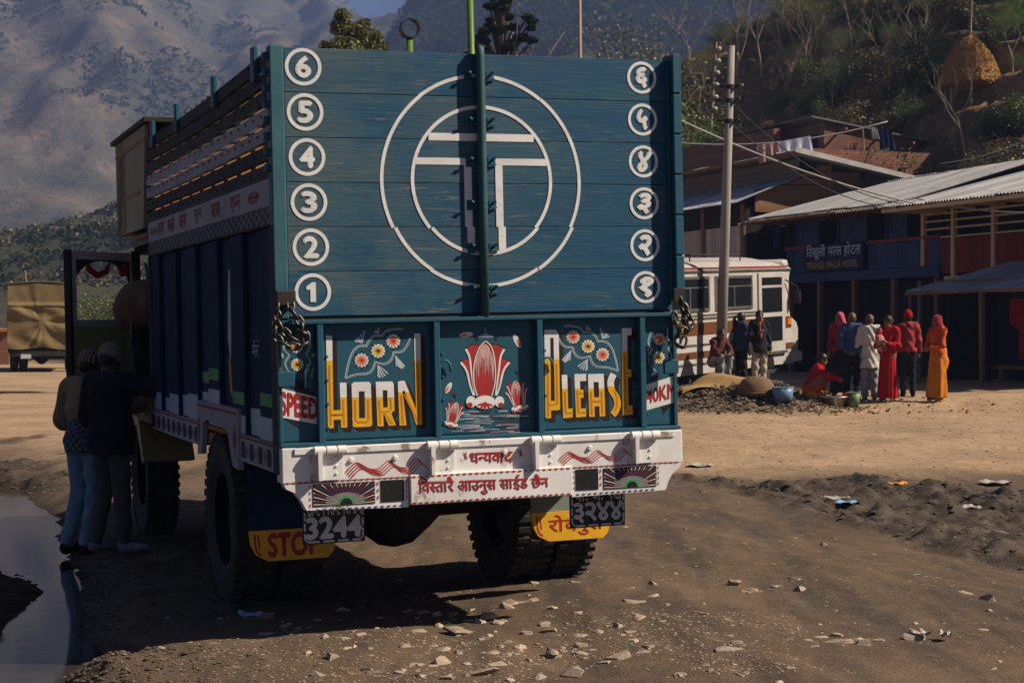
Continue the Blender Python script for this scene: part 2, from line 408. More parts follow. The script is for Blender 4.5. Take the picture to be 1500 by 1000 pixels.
W_ = len(xs); idx = np.arange(W_*len(ys)).reshape(len(ys), W_)
me = np_mesh('ground', np.stack([GX.ravel(), GY.ravel(), GZ.ravel()], 1), np.stack([idx[:-1, :-1].ravel(), idx[:-1, 1:].ravel(), idx[1:, 1:].ravel(), idx[1:, :-1].ravel()], 1))
mud_, dry_ = zones(GX, GY)
for nm, a in (('mud', mud_), ('dry', dry_), ('wet', (1-sst(-.17, -.05, GZ))*(GY < 22))):
    at = me.attributes.new(nm, 'FLOAT', 'POINT'); at.data.foreach_set('value', a.ravel().astype(np.float32))
def groundmat():
    m, nt, b = newmat('dirt_road'); t = nd(nt, 'ShaderNodeTexCoord'); v = t.outputs['Object']
    A = {}
    for k in ('mud', 'dry', 'wet'): A[k] = nd(nt, 'ShaderNodeAttribute', attribute_name=k).outputs['Fac']
    big = noise(nt, v, .55, 5, .6); fine_ = noise(nt, v, 7, 8, .7); grit = noise(nt, v, 60, 4, .7)
    st_ = nd(nt, 'ShaderNodeMapping'); st_.inputs['Rotation'].default_value = (0, 0, R(-20)); st_.inputs['Scale'].default_value = (3, .35, 1); nt.links.new(v, st_.inputs[0])
    trk = noise(nt, st_.outputs[0], 1.1, 5, .6)
    road = ramp(nt, big, [(.3, (.095, .062, .038)), (.7, (.15, .099, .062))])
    road = mixc(nt, ramp(nt, trk, [(.38, .75), (.56, 0)]), road, (.055, .04, .03))
    road = mixc(nt, ramp(nt, fine_, [(.52, 0), (.75, .6)]), road, (.2, .138, .09))
    dry = ramp(nt, fine_, [(.25, (.24, .155, .09)), (.55, (.4, .268, .16)), (.8, (.5, .345, .215))])
    dry = mixc(nt, ramp(nt, big, [(.35, .55), (.6, 0)]), dry, (.19, .122, .07))
    mud = ramp(nt, fine_, [(.28, (.02, .014, .009)), (.55, (.062, .043, .028)), (.78, (.17, .12, .078))])
    c = mixc(nt, A['dry'], road, dry); c = mixc(nt, A['mud'], c, mud); c = mixc(nt, A['wet'], c, (.03, .021, .013))
    c = mixc(nt, ramp(nt, grit, [(.62, 0), (.76, .45)]), c, (.3, .23, .16)); c = mixc(nt, ramp(nt, grit, [(.3, .5), (.42, 0)]), c, (.04, .028, .018))
    nt.links.new(c, b.inputs['Base Color'])
    r_ = nd(nt, 'ShaderNodeMath', operation='MULTIPLY_ADD'); r_.inputs[1].default_value = -.3; r_.inputs[2].default_value = .92; nt.links.new(A['mud'], r_.inputs[0])
    nt.links.new(r_.outputs[0], b.inputs['Roughness']); b.inputs['Specular IOR Level'].default_value = .25
    h = nd(nt, 'ShaderNodeMath', operation='MULTIPLY_ADD'); h.inputs[1].default_value = .5; nt.links.new(grit, h.inputs[0]); nt.links.new(fine_, h.inputs[2])
    bump(nt, h.outputs[0], b, .55, .05); return m
GROUND = groundmat()
g = link('ground', me, GROUND, smooth=True); g['kind'] = 'structure'
# puddle
m, nt, b = newmat('puddle_water'); b.inputs['Base Color'].default_value = (.05, .04, .03, 1); b.inputs['Roughness'].default_value = .06; b.inputs['Specular IOR Level'].default_value = .6
b.inputs['Transmission Weight'].default_value = .0
v = obvec(nt, (1, 1, 1), False); nt.links.new(ramp(nt, noise(nt, v, 1.2, 5), [(.35, (.02, .017, .014)), (.65, (.05, .042, .034))]), b.inputs['Base Color']); bump(nt, noise(nt, v, 9, 3), b, .03, .02)
WATERM = m
mb = MB(); mb.grid(lambda u, v: (-13+u*12, 6+v*15, -.125), 40, 40)
o = mb.build('puddle', WATERM); o['kind'] = 'structure'
# ---------------------------------------------------------------- terraced hillside behind the shops (street frame)
def hill(t, s):
    n = fbm(t*.05, s*.05, 4, 41); n2 = fbm(t*.16, s*.16, 3, 44)
    end = np.interp(s, [-60, 20, 75, 105, 140, 200], [95, 85, 75, 38, 12, 0])
    tt = t-29.2+(n-.5)*7+(n2-.5)*3
    raw = np.maximum(0, 5.0+.74*tt); raw = end*np.tanh(raw/np.maximum(end, .1))
    st_ = 1.3; k = np.floor(raw/st_); f = raw/st_-k
    z = (k+sst(.6, .95, f))*st_*.88+raw*.12
    return (z+(n2-.5)*.5)*sst(27.5, 29.2, t)
def hillz(t, s): return float(hill(np.array([t]), np.array([s]))[0])
ts_ = np.array(axis([(26.8, 62, .24), (62, 85, .6), (85, 140, 1.6)])); ss_ = np.array(axis([(-14, 14, 1.2), (14, 85, .3), (85, 140, .6), (140, 210, 2.5)]))
TT, SS = np.meshgrid(ts_, ss_); ZZ = hill(TT, SS); ZZ = ZZ+(fbm(TT*.9, SS*.9, 4, 51)-.5)*.6*sst(28, 30, TT)+(fbm(TT*2.6, SS*2.6, 3, 52)-.5)*.35*sst(28, 30, TT)-.15
HX, HY = TT*CT-SS*ST, TT*ST+SS*CT; W_ = len(ts_); idx = np.arange(TT.size).reshape(TT.shape)
me = np_mesh('hillside', np.stack([HX.ravel(), HY.ravel(), ZZ.ravel()], 1), np.stack([idx[:-1, :-1].ravel(), idx[:-1, 1:].ravel(), idx[1:, 1:].ravel(), idx[1:, :-1].ravel()], 1))
def terrmat(name, a, b_, c_, d_, s1, s2):
    m, nt, b = newmat(name); t = nd(nt, 'ShaderNodeTexCoord'); v = t.outputs['Object']
    f1 = noise(nt, v, s1, 6, .65); f2 = noise(nt, v, s2, 8, .72)
    c = ramp(nt, f2, [(.3, a), (.5, b_), (.72, c_)]); c = mixc(nt, ramp(nt, f1, [(.44, 0), (.62, .9)]), c, d_); c = mixc(nt, ramp(nt, noise(nt, v, s2*4.5, 5, .7), [(.52, 0), (.68, .8)]), c, d_)
    nt.links.new(c, b.inputs['Base Color']); b.inputs['Roughness'].default_value = .95; b.inputs['Specular IOR Level'].default_value = .05
    bump(nt, f2, b, .6, .5/s2); return m
HILLM = terrmat('terrace_soil', (.06, .037, .018), (.19, .112, .052), (.4, .245, .11), (.05, .045, .016), .22, 1.6)
o = link('hillside', me, HILLM, smooth=False); o['kind'] = 'structure'
# ---------------------------------------------------------------- far hills and mountain
def terrain(name, x0, x1, y0, y1, nx, ny, fn, mat):
    X, Y = np.meshgrid(np.linspace(x0, x1, nx), np.linspace(y0, y1, ny)); Z = fn(X, Y); idx = np.arange(X.size).reshape(X.shape)
    me = np_mesh(name, np.stack([X.ravel(), Y.ravel(), Z.ravel()], 1), np.stack([idx[:-1, :-1].ravel(), idx[:-1, 1:].ravel(), idx[1:, 1:].ravel(), idx[1:, :-1].ravel()], 1))
    o = link(name, me, mat, smooth=True); o['kind'] = 'structure'; return o
def ridged(x, y, o, seed): return 1-np.abs(2*fbm(x, y, o, seed)-1)
def f_mount(x, y):
    crest = np.interp(x+(fbm(x*.004, y*.004, 3, 61)-.5)*14, [-900, -260, -180, -140, -120, -100, -60, 60, 400], [300, 296, 275, 232, 209, 200, 200, 225, 250])
    k = np.clip((y-420)/900, 0, 1.12); z = crest*k**1.0
    g1 = ridged(x*.0045+.3*y*.004, y*.0022, 5, 62); z = z+(ridged(x*.011+y*.003, y*.005, 4, 66)-.6)*42*np.clip(k*2.4, 0, 1)*np.clip((1.15-k)*4, .1, 1)+(ridged(x*.03, y*.014+x*.006, 3, 67)-.6)*14*np.clip(k*2.4, 0, 1)+(g1-.62)*110*np.clip(k*2.4, 0, 1)*np.clip((1.18-k)*4, .12, 1)+(fbm(x*.03, y*.03, 4, 64)-.5)*16*np.clip(k*3, 0, 1)
    return z-3
def f_blue(x, y):
    crest = np.interp(x+(fbm(x*.008, y*.008, 3, 71)-.5)*8, [-120, -75, -58, -50, -43, -34, 20, 200, 500], [20, 80, 126, 141, 152, 182, 215, 235, 250])
    k = np.clip((y-330)/440, 0, 1.1); z = crest*k*sst(-150, -70, x)
    return z+(ridged(x*.009, y*.006, 4, 72)-.6)*40*np.clip(k*3, 0, 1)*np.clip((1.12-k)*4, .15, 1)+(fbm(x*.05, y*.05, 4, 74)-.5)*8*np.clip(k*3, 0, 1)-3
def f_spur(x, y):
    crest = np.interp(x, [-300, -150, -120, -108, -94, -79, -60, 20], [0, 6, 10, 14, 22, 31, 45, 60]); k = np.clip((y-150)/240, 0, 1.2)
    return crest*k+(fbm(x*.03, y*.03, 5, 81)-.5)*9*np.clip(k*3, 0, 1)+(fbm(x*.15, y*.15, 3, 83)-.5)*2.5*np.clip(k*3, 0, 1)-2*(1-sst(.02, .12, k))
MOUNT = terrmat('dry_mountain', (.07, .062, .05), (.12, .094, .07), (.18, .133, .097), (.038, .044, .031), .012, .05)
BLUEH = terrmat('forested_hill', (.028, .034, .018), (.05, .056, .026), (.085, .075, .04), (.02, .03, .014), .02, .08)
SPUR = terrmat('scrub_spur', (.03, .036, .018), (.07, .062, .032), (.14, .1, .058), (.025, .035, .016), .03, .12)
terrain('mountain', -620, 420, 420, 1480, 300, 260, f_mount, MOUNT)
terrain('forested_hill', -150, 420, 330, 820, 170, 120, f_blue, BLUEH)
terrain('scrub_hill', -300, 20, 150, 440, 170, 120, f_spur, SPUR)
# ================================================================== foliage
def cards(C, size, seed, flat=.0):
    """leaf-sized four-cornered faces at the points C, each its own island"""
    r_ = np.random.default_rng(seed); n = len(C); a = r_.normal(size=(n, 3)); a[:, 2] *= (1-flat); a /= np.linalg.norm(a, axis=1)[:, None]
    b_ = r_.normal(size=(n, 3)); b_ -= a*(a*b_).sum(1)[:, None]; b_ /= np.linalg.norm(b_, axis=1)[:, None]; c = np.cross(a, b_)
    s_ = (size*r_.uniform(.6, 1.4, n))[:, None]
    V = np.stack([C-b_*s_*.5, C+c*s_*.3+a*s_*.06, C+b_*s_*.5, C-c*s_*.3+a*s_*.06], 1).reshape(-1, 3)
    return V, np.arange(4*n).reshape(n, 4)
LEAF_G = leafmat('leaf_green', [(.024, .05, .01), (.05, .085, .016), (.08, .11, .022), (.12, .13, .032)], .2)
LEAF_B = leafmat('leaf_bright', [(.04, .08, .01), (.08, .14, .02), (.13, .18, .03)], .4)
LEAF_D = leafmat('leaf_dark', [(.008, .016, .006), (.014, .026, .008), (.03, .042, .014)], .2, .08)
LEAF_O = leafmat('leaf_olive', [(.04, .036, .012), (.075, .062, .02), (.12, .088, .034), (.16, .115, .048)], .2)
LEAF_Y = leafmat('leaf_sunlit', [(.05, .06, .012), (.13, .13, .035), (.2, .19, .06), (.03, .04, .01)], .25)
SCRUBD = leafmat('forest_scrub', [(.014, .022, .012), (.026, .034, .018)], .05, 0); SCRUB = leafmat('mountain_scrub', [(.03, .038, .022), (.045, .05, .028)], .1, 0)
GRASSY = leafmat('dry_undergrowth', [(.02, .03, .008), (.03, .042, .01), (.075, .055, .02), (.13, .085, .035), (.022, .032, .009)], .12, .05)
BARK = M('pale_bark', (.36, .28, .2), (.2, .15, .1), 5, stretch=(1, 1, .25), rough=.9, bmp=.4)
BARKD = M('dark_bark', (.07, .05, .035), (.04, .028, .02), 5, stretch=(1, 1, .25), rough=.9, bmp=.4)
def make_tree(seed, H, trunk_r, fork, spread, nleaf, leaf, lmat, bmat, levels=3, lean=.1, cl=.6, straight=.5):
    r_ = random.Random(seed); mb = MB(); tips = []
    def grow(p, d, L, rad, lev):
        pts = [p]; rs = [rad]; n = 5
        for i in range(n):
            d = (d+Vector((r_.uniform(-1, 1), r_.uniform(-1, 1), r_.uniform(-.3, .6)))*(.16 if lev else .09)).normalized()
            p = p+d*L/n; pts.append(p); rs.append(max(.0016, rad*(1-(i+1)/n*(.45 if lev < levels else .8))))
        mb.tube(pts, rs, 7 if lev == 0 else 5, cap=False)
        if lev >= levels:
            tips.append(pts[-1]); tips.append(pts[3]); return
        if lev == levels-1: tips.append(pts[-1])
        k = r_.choice((2, 3)) if lev else fork
        for j in range(k):
            a = 2*math.pi*(j+r_.random()*.7)/k; q = Vector((math.cos(a), math.sin(a), 0)); dd = (d*(1-spread*.55)+q*spread*(.7+r_.random()*.6)+Vector((0, 0, .15))).normalized()
            i0 = r_.choice((3, 4, 5)) if lev else r_.choice((4, 5, 5)); grow(pts[i0], dd, L*r_.uniform(.58, .85), rs[i0]*r_.uniform(.6, .8), lev+1)
    grow(Vector((0, 0, -.2)), Vector((r_.uniform(-lean, lean), r_.uniform(-lean, lean), 1)).normalized(), H*(.42+straight*.1), trunk_r, 0)
    zmax = max(t.z for t in tips); k = H/zmax
    mb.v = [(x*k, y*k, z*k) for x, y, z in mb.v]
    crown = None
    if nleaf:
        T = np.array([tuple(t*k) for t in tips]); rr = np.random.default_rng(seed); wts = rr.uniform(.2, 1, len(T)); wts /= wts.sum()
        C = T[rr.choice(len(T), nleaf, p=wts)]+rr.normal(size=(nleaf, 3))*cl*np.array([1, 1, .7])
        V, Q = cards(C, leaf, seed); crown = np_mesh('crown', V, Q); crown.materials.append(lmat)
    tm = mb.mesh('trunk', False); tm.materials.append(bmat); tm.polygons.foreach_set('use_smooth', [True]*len(tm.polygons))
    return tm, crown
def put_tree(name, proto, loc, label, cat='tree', group=None, rot=None, scale=1):
    t = thing(name, label, cat, loc, (0, 0, random.uniform(0, 6.28) if rot is None else rot), group); t.scale = (scale,)*3
    if proto[0] is not None: link('trunk', proto[0], None, t)
    if proto[1] is not None: link('crown', proto[1], None, t)
    return t
def make_shrub(seed, r0, h, n, leaf, lmat):
    rr = np.random.default_rng(seed); nb = 26; cc = rr.normal(size=(nb, 3))*np.array([r0*.5, r0*.5, h*.28])+np.array([0, 0, h*.5]); cc[:, 2] = np.abs(cc[:, 2])
    C = cc[rr.integers(0, nb, n)]+rr.normal(size=(n, 3))*r0*.17; C[:, 2] = np.abs(C[:, 2])
    V, Q = cards(C, leaf, seed); me = np_mesh('foliage', V, Q); me.materials.append(lmat); mb = MB()
    for k in range(7):
        a = rr.uniform(0, 6.28); mb.tube([(0, 0, -.15), (math.cos(a)*r0*.15, math.sin(a)*r0*.15, h*.35), (math.cos(a)*r0*.45, math.sin(a)*r0*.45, h*.75)], [.03, .02, .008], 5, False)
    sm = mb.mesh('stems', False); sm.materials.append(BARKD); return sm, me
def put_shrub(name, p, loc, label, group=None, scale=1):
    t = thing(name, label, 'shrub', loc, (0, 0, random.uniform(0, 6.28)), group); t.scale = (scale,)*3
    link('stem', p[0], None, t); link('foliage', p[1], None, t); return t
def hill_at(px, py):
    t = 29.6
    while t < 90:
        p = hp(px, t)
        if 478-(p.z-EYE)/p.y*F <= py: return p
        t += .15
    return p
def hp(px, t, dz=0):   # a point on the hillside in a photo column, at street distance t
    dx = (px-750)/F; D = t/(dx*CT+ST); x, y = dx*D, D; s = -x*ST+y*CT; return Vector((x, y, hillz(t, s)+dz))
# ================================================================== the painted truck
ROLL = R(-1.25); TO = Vector((-.153, 9.28, 0))
TM = np.array(Matrix.Rotation(TH, 3, 'Z') @ Matrix.Rotation(ROLL, 3, 'Y'))
def rear(px, py, y0=0.0):      # photo point -> (x, z) on the truck's plane y = y0
    d = TM.T @ ray(px, py); o = TM.T @ (CAMP-np.array(TO)); k = (y0-o[1])/d[1]; p = o+k*d; return (p[0], p[2])
truck = thing('truck', 'teal goods truck seen from behind with a white T emblem and HORN PLEASE lettering', 'truck', TO, (0, ROLL, TH))
XL, XR, ZB, ZM, ZT = -1.115, 1.2, 1.045, 1.722, 3.127
BH = (ZT-ZM)/6
boards = []
for i in range(6):
    z0 = ZM+i*BH; mb = MB(); mb.bb((XL+.075, .0+random.uniform(0, .0012), z0+.0015), (XR-.03, .045, z0+BH-.0015), .002)
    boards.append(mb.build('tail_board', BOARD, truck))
def onrear(lift): return lambda u, v, l=0: (u, -lift-l, v)
def flat(name, polys, mat, parent, y, conv=None, k=0.0):
    mb = MB()
    for i, P in enumerate(polys):
        if len(P) < 3: continue
        P2 = [conv(*p) for p in P] if conv else P
        mb.add([(p[0], y-k*i, p[1]) for p in P2], [tuple(range(len(P2)))])
    return mb.build(name, mat, parent, fix=False)
def ring(cx, cz, r0, r1, n=48): return [[(cx+r*math.cos(2*math.pi*(k+q)/n), cz+r*math.sin(2*math.pi*(k+q)/n)) for r, q in ((r0, 0), (r1, 0), (r1, 1), (r0, 1))] for k in range(n)]
DEV = '\u0967\u0968\u0969\u096a\u096b\u096c'
for i in range(6):
    zc = 1.85+.2352*i
    for xc, ch, dv in ((-.936+.003*(5-i)+.002*(5-i)-.0, str(i+1), False), (1.008, DEV[i], True)):
        bd = flat('number_ring', ring(xc, zc, .079 if not dv else .073, .098 if not dv else .09, 40), WPAINT, boards[i], -.0022)
        hh = .052; ww = (.036 if ch != '1' else .021) if not dv else .034
        sk = .012 if dv else 0
        if ch == '1':
            flat('number', [[(xc-.014, zc-hh), (xc+.016, zc-hh), (xc+.016, zc+hh), (xc-.004, zc+hh), (xc-.034, zc+.03), (xc-.034, zc+.012), (xc-.014, zc+.014)]], WPAINT, boards[i], -.0024); continue
        text('number', [ch], [(xc-ww-sk, zc-hh), (xc+ww-sk, zc-hh), (xc+ww+sk, zc+hh), (xc-ww+sk, zc+hh)], onrear(.0021), WPAINT, boards[i], bold=.042 if not dv else .05)
# emblem, painted board by board so that it steps where the boards have shifted
SH = [.004, .012, 0, 0, 0, -.004]
def shifted(P):
    cz = sum(p[1] for p in P)/len(P); b_ = min(5, max(0, int((cz-ZM)/BH))); return [(p[0]+SH[b_], p[1]) for p in P]
EX, EZ = .045, 2.441; pol = []
pol += [shifted(P) for P in ring(EX, EZ-.003, .559, .578, 220)]+[shifted(P) for P in ring(EX, EZ, .388, .407, 180)]
def hbar(za, zb, xa, xb): return [shifted([(a, za), (b_, za), (b_, zb), (a, zb)]) for a, b_ in [(xa+(xb-xa)*k/8, xa+(xb-xa)*(k+1)/8) for k in range(8)]]
def vbar(xa, xb, za, zb):
    cuts = sorted([za, zb]+[ZM+k*BH for k in range(1, 6) if za < ZM+k*BH < zb]); return [shifted([(xa, a), (xb, a), (xb, b_), (xa, b_)]) for a, b_ in zip(cuts[:-1], cuts[1:])]
zt0 = rear(705, 207)[1]; zt1 = rear(705, 196)[1]; zs0 = rear(705, 242)[1]; zs1 = rear(705, 232)[1]
def chord(z): return math.sqrt(.395**2-(z-EZ)**2)
pol += hbar(zt0, zt1, EX-chord(zt1), EX+chord(zt1))
pol += hbar(zs0, zs1, EX-chord(zs1), EX-.062)+hbar(zs0, zs1, EX+.075, EX+chord(zs1))
pol += vbar(EX-.105, EX-.062, EZ-.383, zs0)+vbar(EX+.075, EX+.117, EZ-.383, zs0)
flat('emblem_marking', pol, WPAINT, truck, -.0019, k=.0000012)
# centre pole with its hooks
mb = MB(); mb.tube([(.033, -.031, 1.70), (.036, -.031, 2.3), (.034, -.032, 3.10), (.034, -.032, 3.15), (.034, -.032, 3.17)], [.025, .025, .026, .024, .01], 14)
cp = mb.build('center_pole', POLE, truck, True)
for pz in (112, 179, 237, 300, 363, 424):
    z = rear(712, pz)[1]; mb = MB()
    for sx in (-1, 1):
        mb = MB(); mb.bb((.036+sx*.04, -.006, z-.03), (.036+sx*.085, 0.0, z+.026), .002)
        mb.tube([(.036+sx*.058, -.006, z), (.036+sx*.06, -.038, z+.012), (.036+sx*.072, -.042, z+.018)], [.008, .008, .007], 7)
        mb.tube([(.036+sx*.02, -.03, z-.012), (.036+sx*.085, -.014, z-.014)], .004, 6)
        mb.build('pole_hook', TEAL, truck)
# corner posts
mb = MB(); mb.bb((XL-.002, -.012, ZM-.01), (XL+.072, .07, ZT+.008), .006); mb.build('corner_post', TEALW, truck)
mb = MB()
for k in range(6): mb.bb((XR-.028, -.06, ZM+.08+k*BH*.97), (XR+.025, .07, ZM+.08+(k+1)*BH*.97-.008), .005)
mb.bb((XR-.02, -.05, ZM+.1), (XR+.018, .06, ZT-.02)); mb.bb((XR-.045, -.02, ZM+.05), (XR-.03, .06, ZT), .004); mb.build('corner_post', TEAL, truck)
# left edge plank ends and lugs
mb = MB()
for k in range(8): mb.bb((XL-.03, .02, 2.48+k*.083), (XL-.001, .06, 2.52+k*.083), .004)
split_build(mb, 'edge_lug', TEAL, truck)
# lower tailgate
mb = MB(); mb.bb((XL, .0, ZB), (XR-.01, .05, ZM-.02)); gate = mb.build('tailgate', TEAL, truck)
SX = [-.885, -.245, .347, .965]
mb = MB(); mb.bb((XL+.02, -.055, ZM-.04), (XR-.02, .0, ZM-.018), .004); mb.bb((XL, -.05, ZB), (XR-.012, .0, ZB+.02), .004)
for x in SX: mb.bb((x-.022, -.052, ZB+.02), (x+.012, -.001, ZM-.04), .004)
mb.bb((XL, -.05, ZB+.02), (XL+.018, 0, ZM-.04), .003); mb.bb((XR-.035, -.015, ZB+.02), (XR-.012, 0, ZM-.04), .003)
mb.build('tailgate_frame', TEAL, truck)
mb = MB(); mb.bb((XL+.07, .008, ZM-.03), (XR-.04, .055, ZM+.03)); mb.build('gap_shade_strip', DSTEEL, truck)  # dark strip added so the gap below the boards reads as deep shade
mb = MB()
for x in SX:
    for k in range(5):
        for dx in ((-.05, .04) if k % 2 else (.04,)): mb.tube([(x+dx, 0, ZB+.09+k*.125), (x+dx, -.012, ZB+.09+k*.125)], [.01, .007], 8)
split_build(mb, 'bolt', TEALW, truck)
for x in (XL+.02, XR-.09):
    mb = MB(); mb.bb((x-.03, -.075, 1.36), (x+.06, -.05, 1.44), .005); mb.build('latch_block', TEAL, truck)
for x in (SX[0]-.05, SX[1]+.05, SX[2]+.05, SX[3]+.03):
    mb = MB(); mb.tube([(x-.035, -.02, 1.35), (x-.035, -.024, 1.44), (x-.02, -.026, 1.468), (x+.005, -.026, 1.472), (x+.025, -.024, 1.45), (x+.03, -.02, 1.41)], .007, 6); mb.build('rope_hook', TEALW, truck, True)
seg = [XL+.02]+SX+[XR-.037]; panels = []
for a, b_ in zip(seg[:-1], seg[1:]):
    mb = MB(); mb.bb((a+(.014 if a > -1 else 0), -.004, ZB+.03), (b_-.024, .004, ZM-.042)); panels.append(mb.build('tailgate_panel', TEAL, truck))
C2 = lambda x, y: rear(470+x/5.882, 470+y/5.882)       # picture plane of the HORN panel
C6 = lambda x, y: rear(700+x/4.545, 430+y/4.545)
C5 = lambda x, y: rear(390+x/4.545, 430+y/4.545)
C1 = lambda x, y: rear(640+x/5.882, 470+y/5.882)
def letters(L, conv, sh, parent):
    """L: (quads, tone line) per letter; white above the line, yellow below, a dark drop shadow behind"""
    for quads, tone, lines, lw in L:
        flat('letter_shadow', [hull(list(q)+[(p[0]+sh[0], p[1]+sh[1]) for p in q]) for q in quads], BROWN, parent, -.0052, conv, .00001)
        flat('letter', [clip_h(q, tone, True) for q in quads], WPAINT, parent, -.0062, conv, .00002)
        flat('letter_base', [clip_h(q, tone, False) for q in quads], YEL, parent, -.0066, conv, .00002)
        flat('letter_line', [P for l in lines for P in ribbon(l, lw, n=1)], ORG, parent, -.0073, conv, .00001)
H = ([[(42, 125), (95, 125), (108, 920), (58, 925)], [(160, 530), (218, 530), (225, 915), (172, 918)], [(100, 768), (174, 766), (176, 848), (104, 850)]], 0, None)
HORN = [
 ([[(42, 125), (95, 125), (108, 920), (58, 925)]], 342, [[(70, 380), (83, 900)], [(83, 810), (190, 806)]], 17),
 ([[(160, 530), (218, 530), (225, 915), (172, 918)], [(100, 768), (174, 766), (176, 848), (104, 850)]], 655, [[(190, 675), (198, 895)], [(83, 810), (195, 806)]], 17),
 ([[(262, 540), (322, 525), (328, 910), (272, 905)], [(373, 523), (428, 535), (440, 895), (380, 910)], [(275, 527), (415, 522), (427, 604), (262, 606)], [(266, 836), (440, 834), (428, 908), (285, 914)]], 658, [[(290, 680), (296, 855), (320, 872), (390, 870), (408, 850), (404, 680)]], 17),
 ([[(470, 525), (528, 522), (538, 905), (485, 905)], [(568, 520), (612, 520), (632, 750), (575, 800)], [(612, 520), (626, 545), (632, 780), (600, 760)], [(475, 523), (612, 519), (626, 594), (475, 596)], [(480, 745), (632, 742), (606, 798), (482, 805)], [(535, 790), (600, 786), (645, 895), (585, 903)]], 655, [[(498, 680), (510, 885)], [(500, 782), (585, 778), (604, 755), (596, 660)], [(545, 785), (610, 885)]], 16),
 ([[(660, 525), (690, 513), (735, 895), (675, 900)], [(690, 513), (720, 515), (868, 892), (820, 893)], [(662, 522), (720, 514), (740, 600), (668, 600)]], 612, [[(690, 640), (704, 885)], [(715, 630), (842, 880)]], 17),
 ([[(800, 108), (855, 108), (868, 890), (820, 890)]], 340, [[(826, 370), (843, 870)]], 17)]
letters(HORN, C2, (40, 36), panels[1])
s_curve = ribbon([(902, 535), (882, 580), (888, 640), (918, 690), (926, 740), (910, 785), (893, 805)], 44, n=4)
PLEASE = [
 ([[(440, 240), (478, 240), (485, 828), (447, 830)], [(500, 240), (520, 240), (545, 770), (510, 772)], [(512, 240), (535, 262), (545, 760), (530, 770)], [(440, 240), (520, 239), (535, 293), (440, 295)], [(480, 712), (545, 712), (535, 774), (485, 776)]], 436, [[(462, 465), (466, 815)], [(520, 465), (526, 735), (470, 742)]], 13),
 ([[(555, 540), (592, 540), (600, 825), (565, 828)], [(565, 765), (628, 762), (628, 822), (566, 828)]], 633, [[(575, 650), (582, 795), (620, 792)]], 13),
 ([[(640, 535), (675, 535), (685, 820), (650, 823)], [(640, 535), (718, 533), (718, 580), (642, 582)], [(650, 640), (700, 638), (700, 692), (652, 692)], [(650, 765), (718, 762), (718, 818), (650, 822)]], 630, [[(660, 645), (668, 792), (712, 790)], [(664, 664), (696, 662)]], 13),
 ([[(730, 535), (765, 535), (775, 818), (738, 818)], [(800, 535), (835, 532), (845, 815), (808, 816)], [(730, 535), (835, 532), (836, 586), (732, 588)], [(735, 690), (842, 688), (843, 748), (737, 750)]], 630, [[(750, 650), (756, 805)], [(820, 650), (827, 800)], [(754, 718), (824, 716)]], 13),
 (s_curve, 615, [[(905, 640), (925, 700), (922, 745), (908, 782)]], 12),
 ([[(955, 230), (990, 230), (1000, 805), (962, 808)], [(955, 230), (1020, 228), (1020, 275), (955, 278)], [(960, 505), (1017, 503), (1019, 553), (965, 555)], [(962, 745), (1027, 743), (1027, 803), (962, 808)]], 384, [[(974, 410), (980, 780), (1018, 776)], [(978, 530), (1010, 528)]], 13)]
letters(PLEASE, C6, (30, 27), panels[3])
def flower(c, r, inner, conv, parent):
    out = []
    for i in range(12):
        a = 2*math.pi*i/12; out.append([(c[0]+math.cos(a+d)*r*q, c[1]+math.sin(a+d)*r*q) for d, q in ((-.26, .5), (-.2, .93), (0, 1.04), (.2, .93), (.26, .5))])
    out.append(ellipse(c[0], c[1], r*.75, r*.75))
    flat('flower', out, WPAINT, parent, -.005, conv, .00001)
    flat('flower_center', [ellipse(c[0]+math.cos(k*.63)*r*.1, c[1]+math.sin(k*.63)*r*.1, r*.72, r*.2, k*.63) for k in range(10)], inner, parent, -.0058, conv, .00002)
    flat('flower_stamen', [ellipse(c[0], c[1], r*.5, r*.045, k*.7) for k in range(5)]+[ellipse(c[0], c[1], r*.14, r*.14)], RED if inner is PEACH else BROWN, parent, -.0066, conv, .00002)
    flat('flower_leaf', [ellipse(c[0]+math.cos(k*.785)*r*1.18, c[1]+math.sin(k*.785)*r*1.18, r*.2, r*.1, k*.785) for k in range(8)], BLACKP, parent, -.0045, conv, .00001)
PEACH = M('peach_paint', (.72, .3, .14), (.7, .16, .08), 30, rough=.6); FYEL = M('flower_yellow', (.75, .5, .06), (.7, .36, .04), 30, rough=.6)
PALEBL = M('pale_vine_paint', (.5, .56, .58), None, 6, rough=.6)
VINE = [[(205, 485), (228, 378), (262, 275), (318, 215), (385, 210)], [(385, 215), (410, 165), (455, 125), (525, 125)], [(522, 122), (555, 85), (620, 68), (700, 64)], [(205, 487), (300, 456), (392, 448), (440, 412), (463, 348)], [(463, 348), (540, 366), (598, 332), (622, 265)], [(620, 265), (692, 258), (740, 200), (765, 140)]]
TUFT = [((355, 190), [(290, 170), (300, 150), (318, 138), (345, 115), (370, 85)]), ((500, 105), [(455, 98), (470, 80), (492, 62)]), ((485, 378), [(505, 490), (530, 485), (552, 472), (575, 452), (492, 480)]), ((636, 295), [(650, 390), (672, 400), (690, 410), (705, 408), (718, 392)])]
def vine(V, T, conv, parent, lw, name='painted_vine'):
    pol = []
    for l in V:
        pol += ribbon(l, lw*.75, lw); pol += ribbon([(x+lw*1.1, y+lw*1.3) for x, y in l], lw*.6, lw*.6)
    for c, ends in T:
        for e in ends: pol += ribbon([c, ((c[0]+e[0])/2+2, (c[1]+e[1])/2), e], lw*.4, lw*1.9, 3)
    return flat(name, pol, PALEBL, parent, -.0048, conv, .000004)
vine(VINE, TUFT, C2, panels[1], 8)
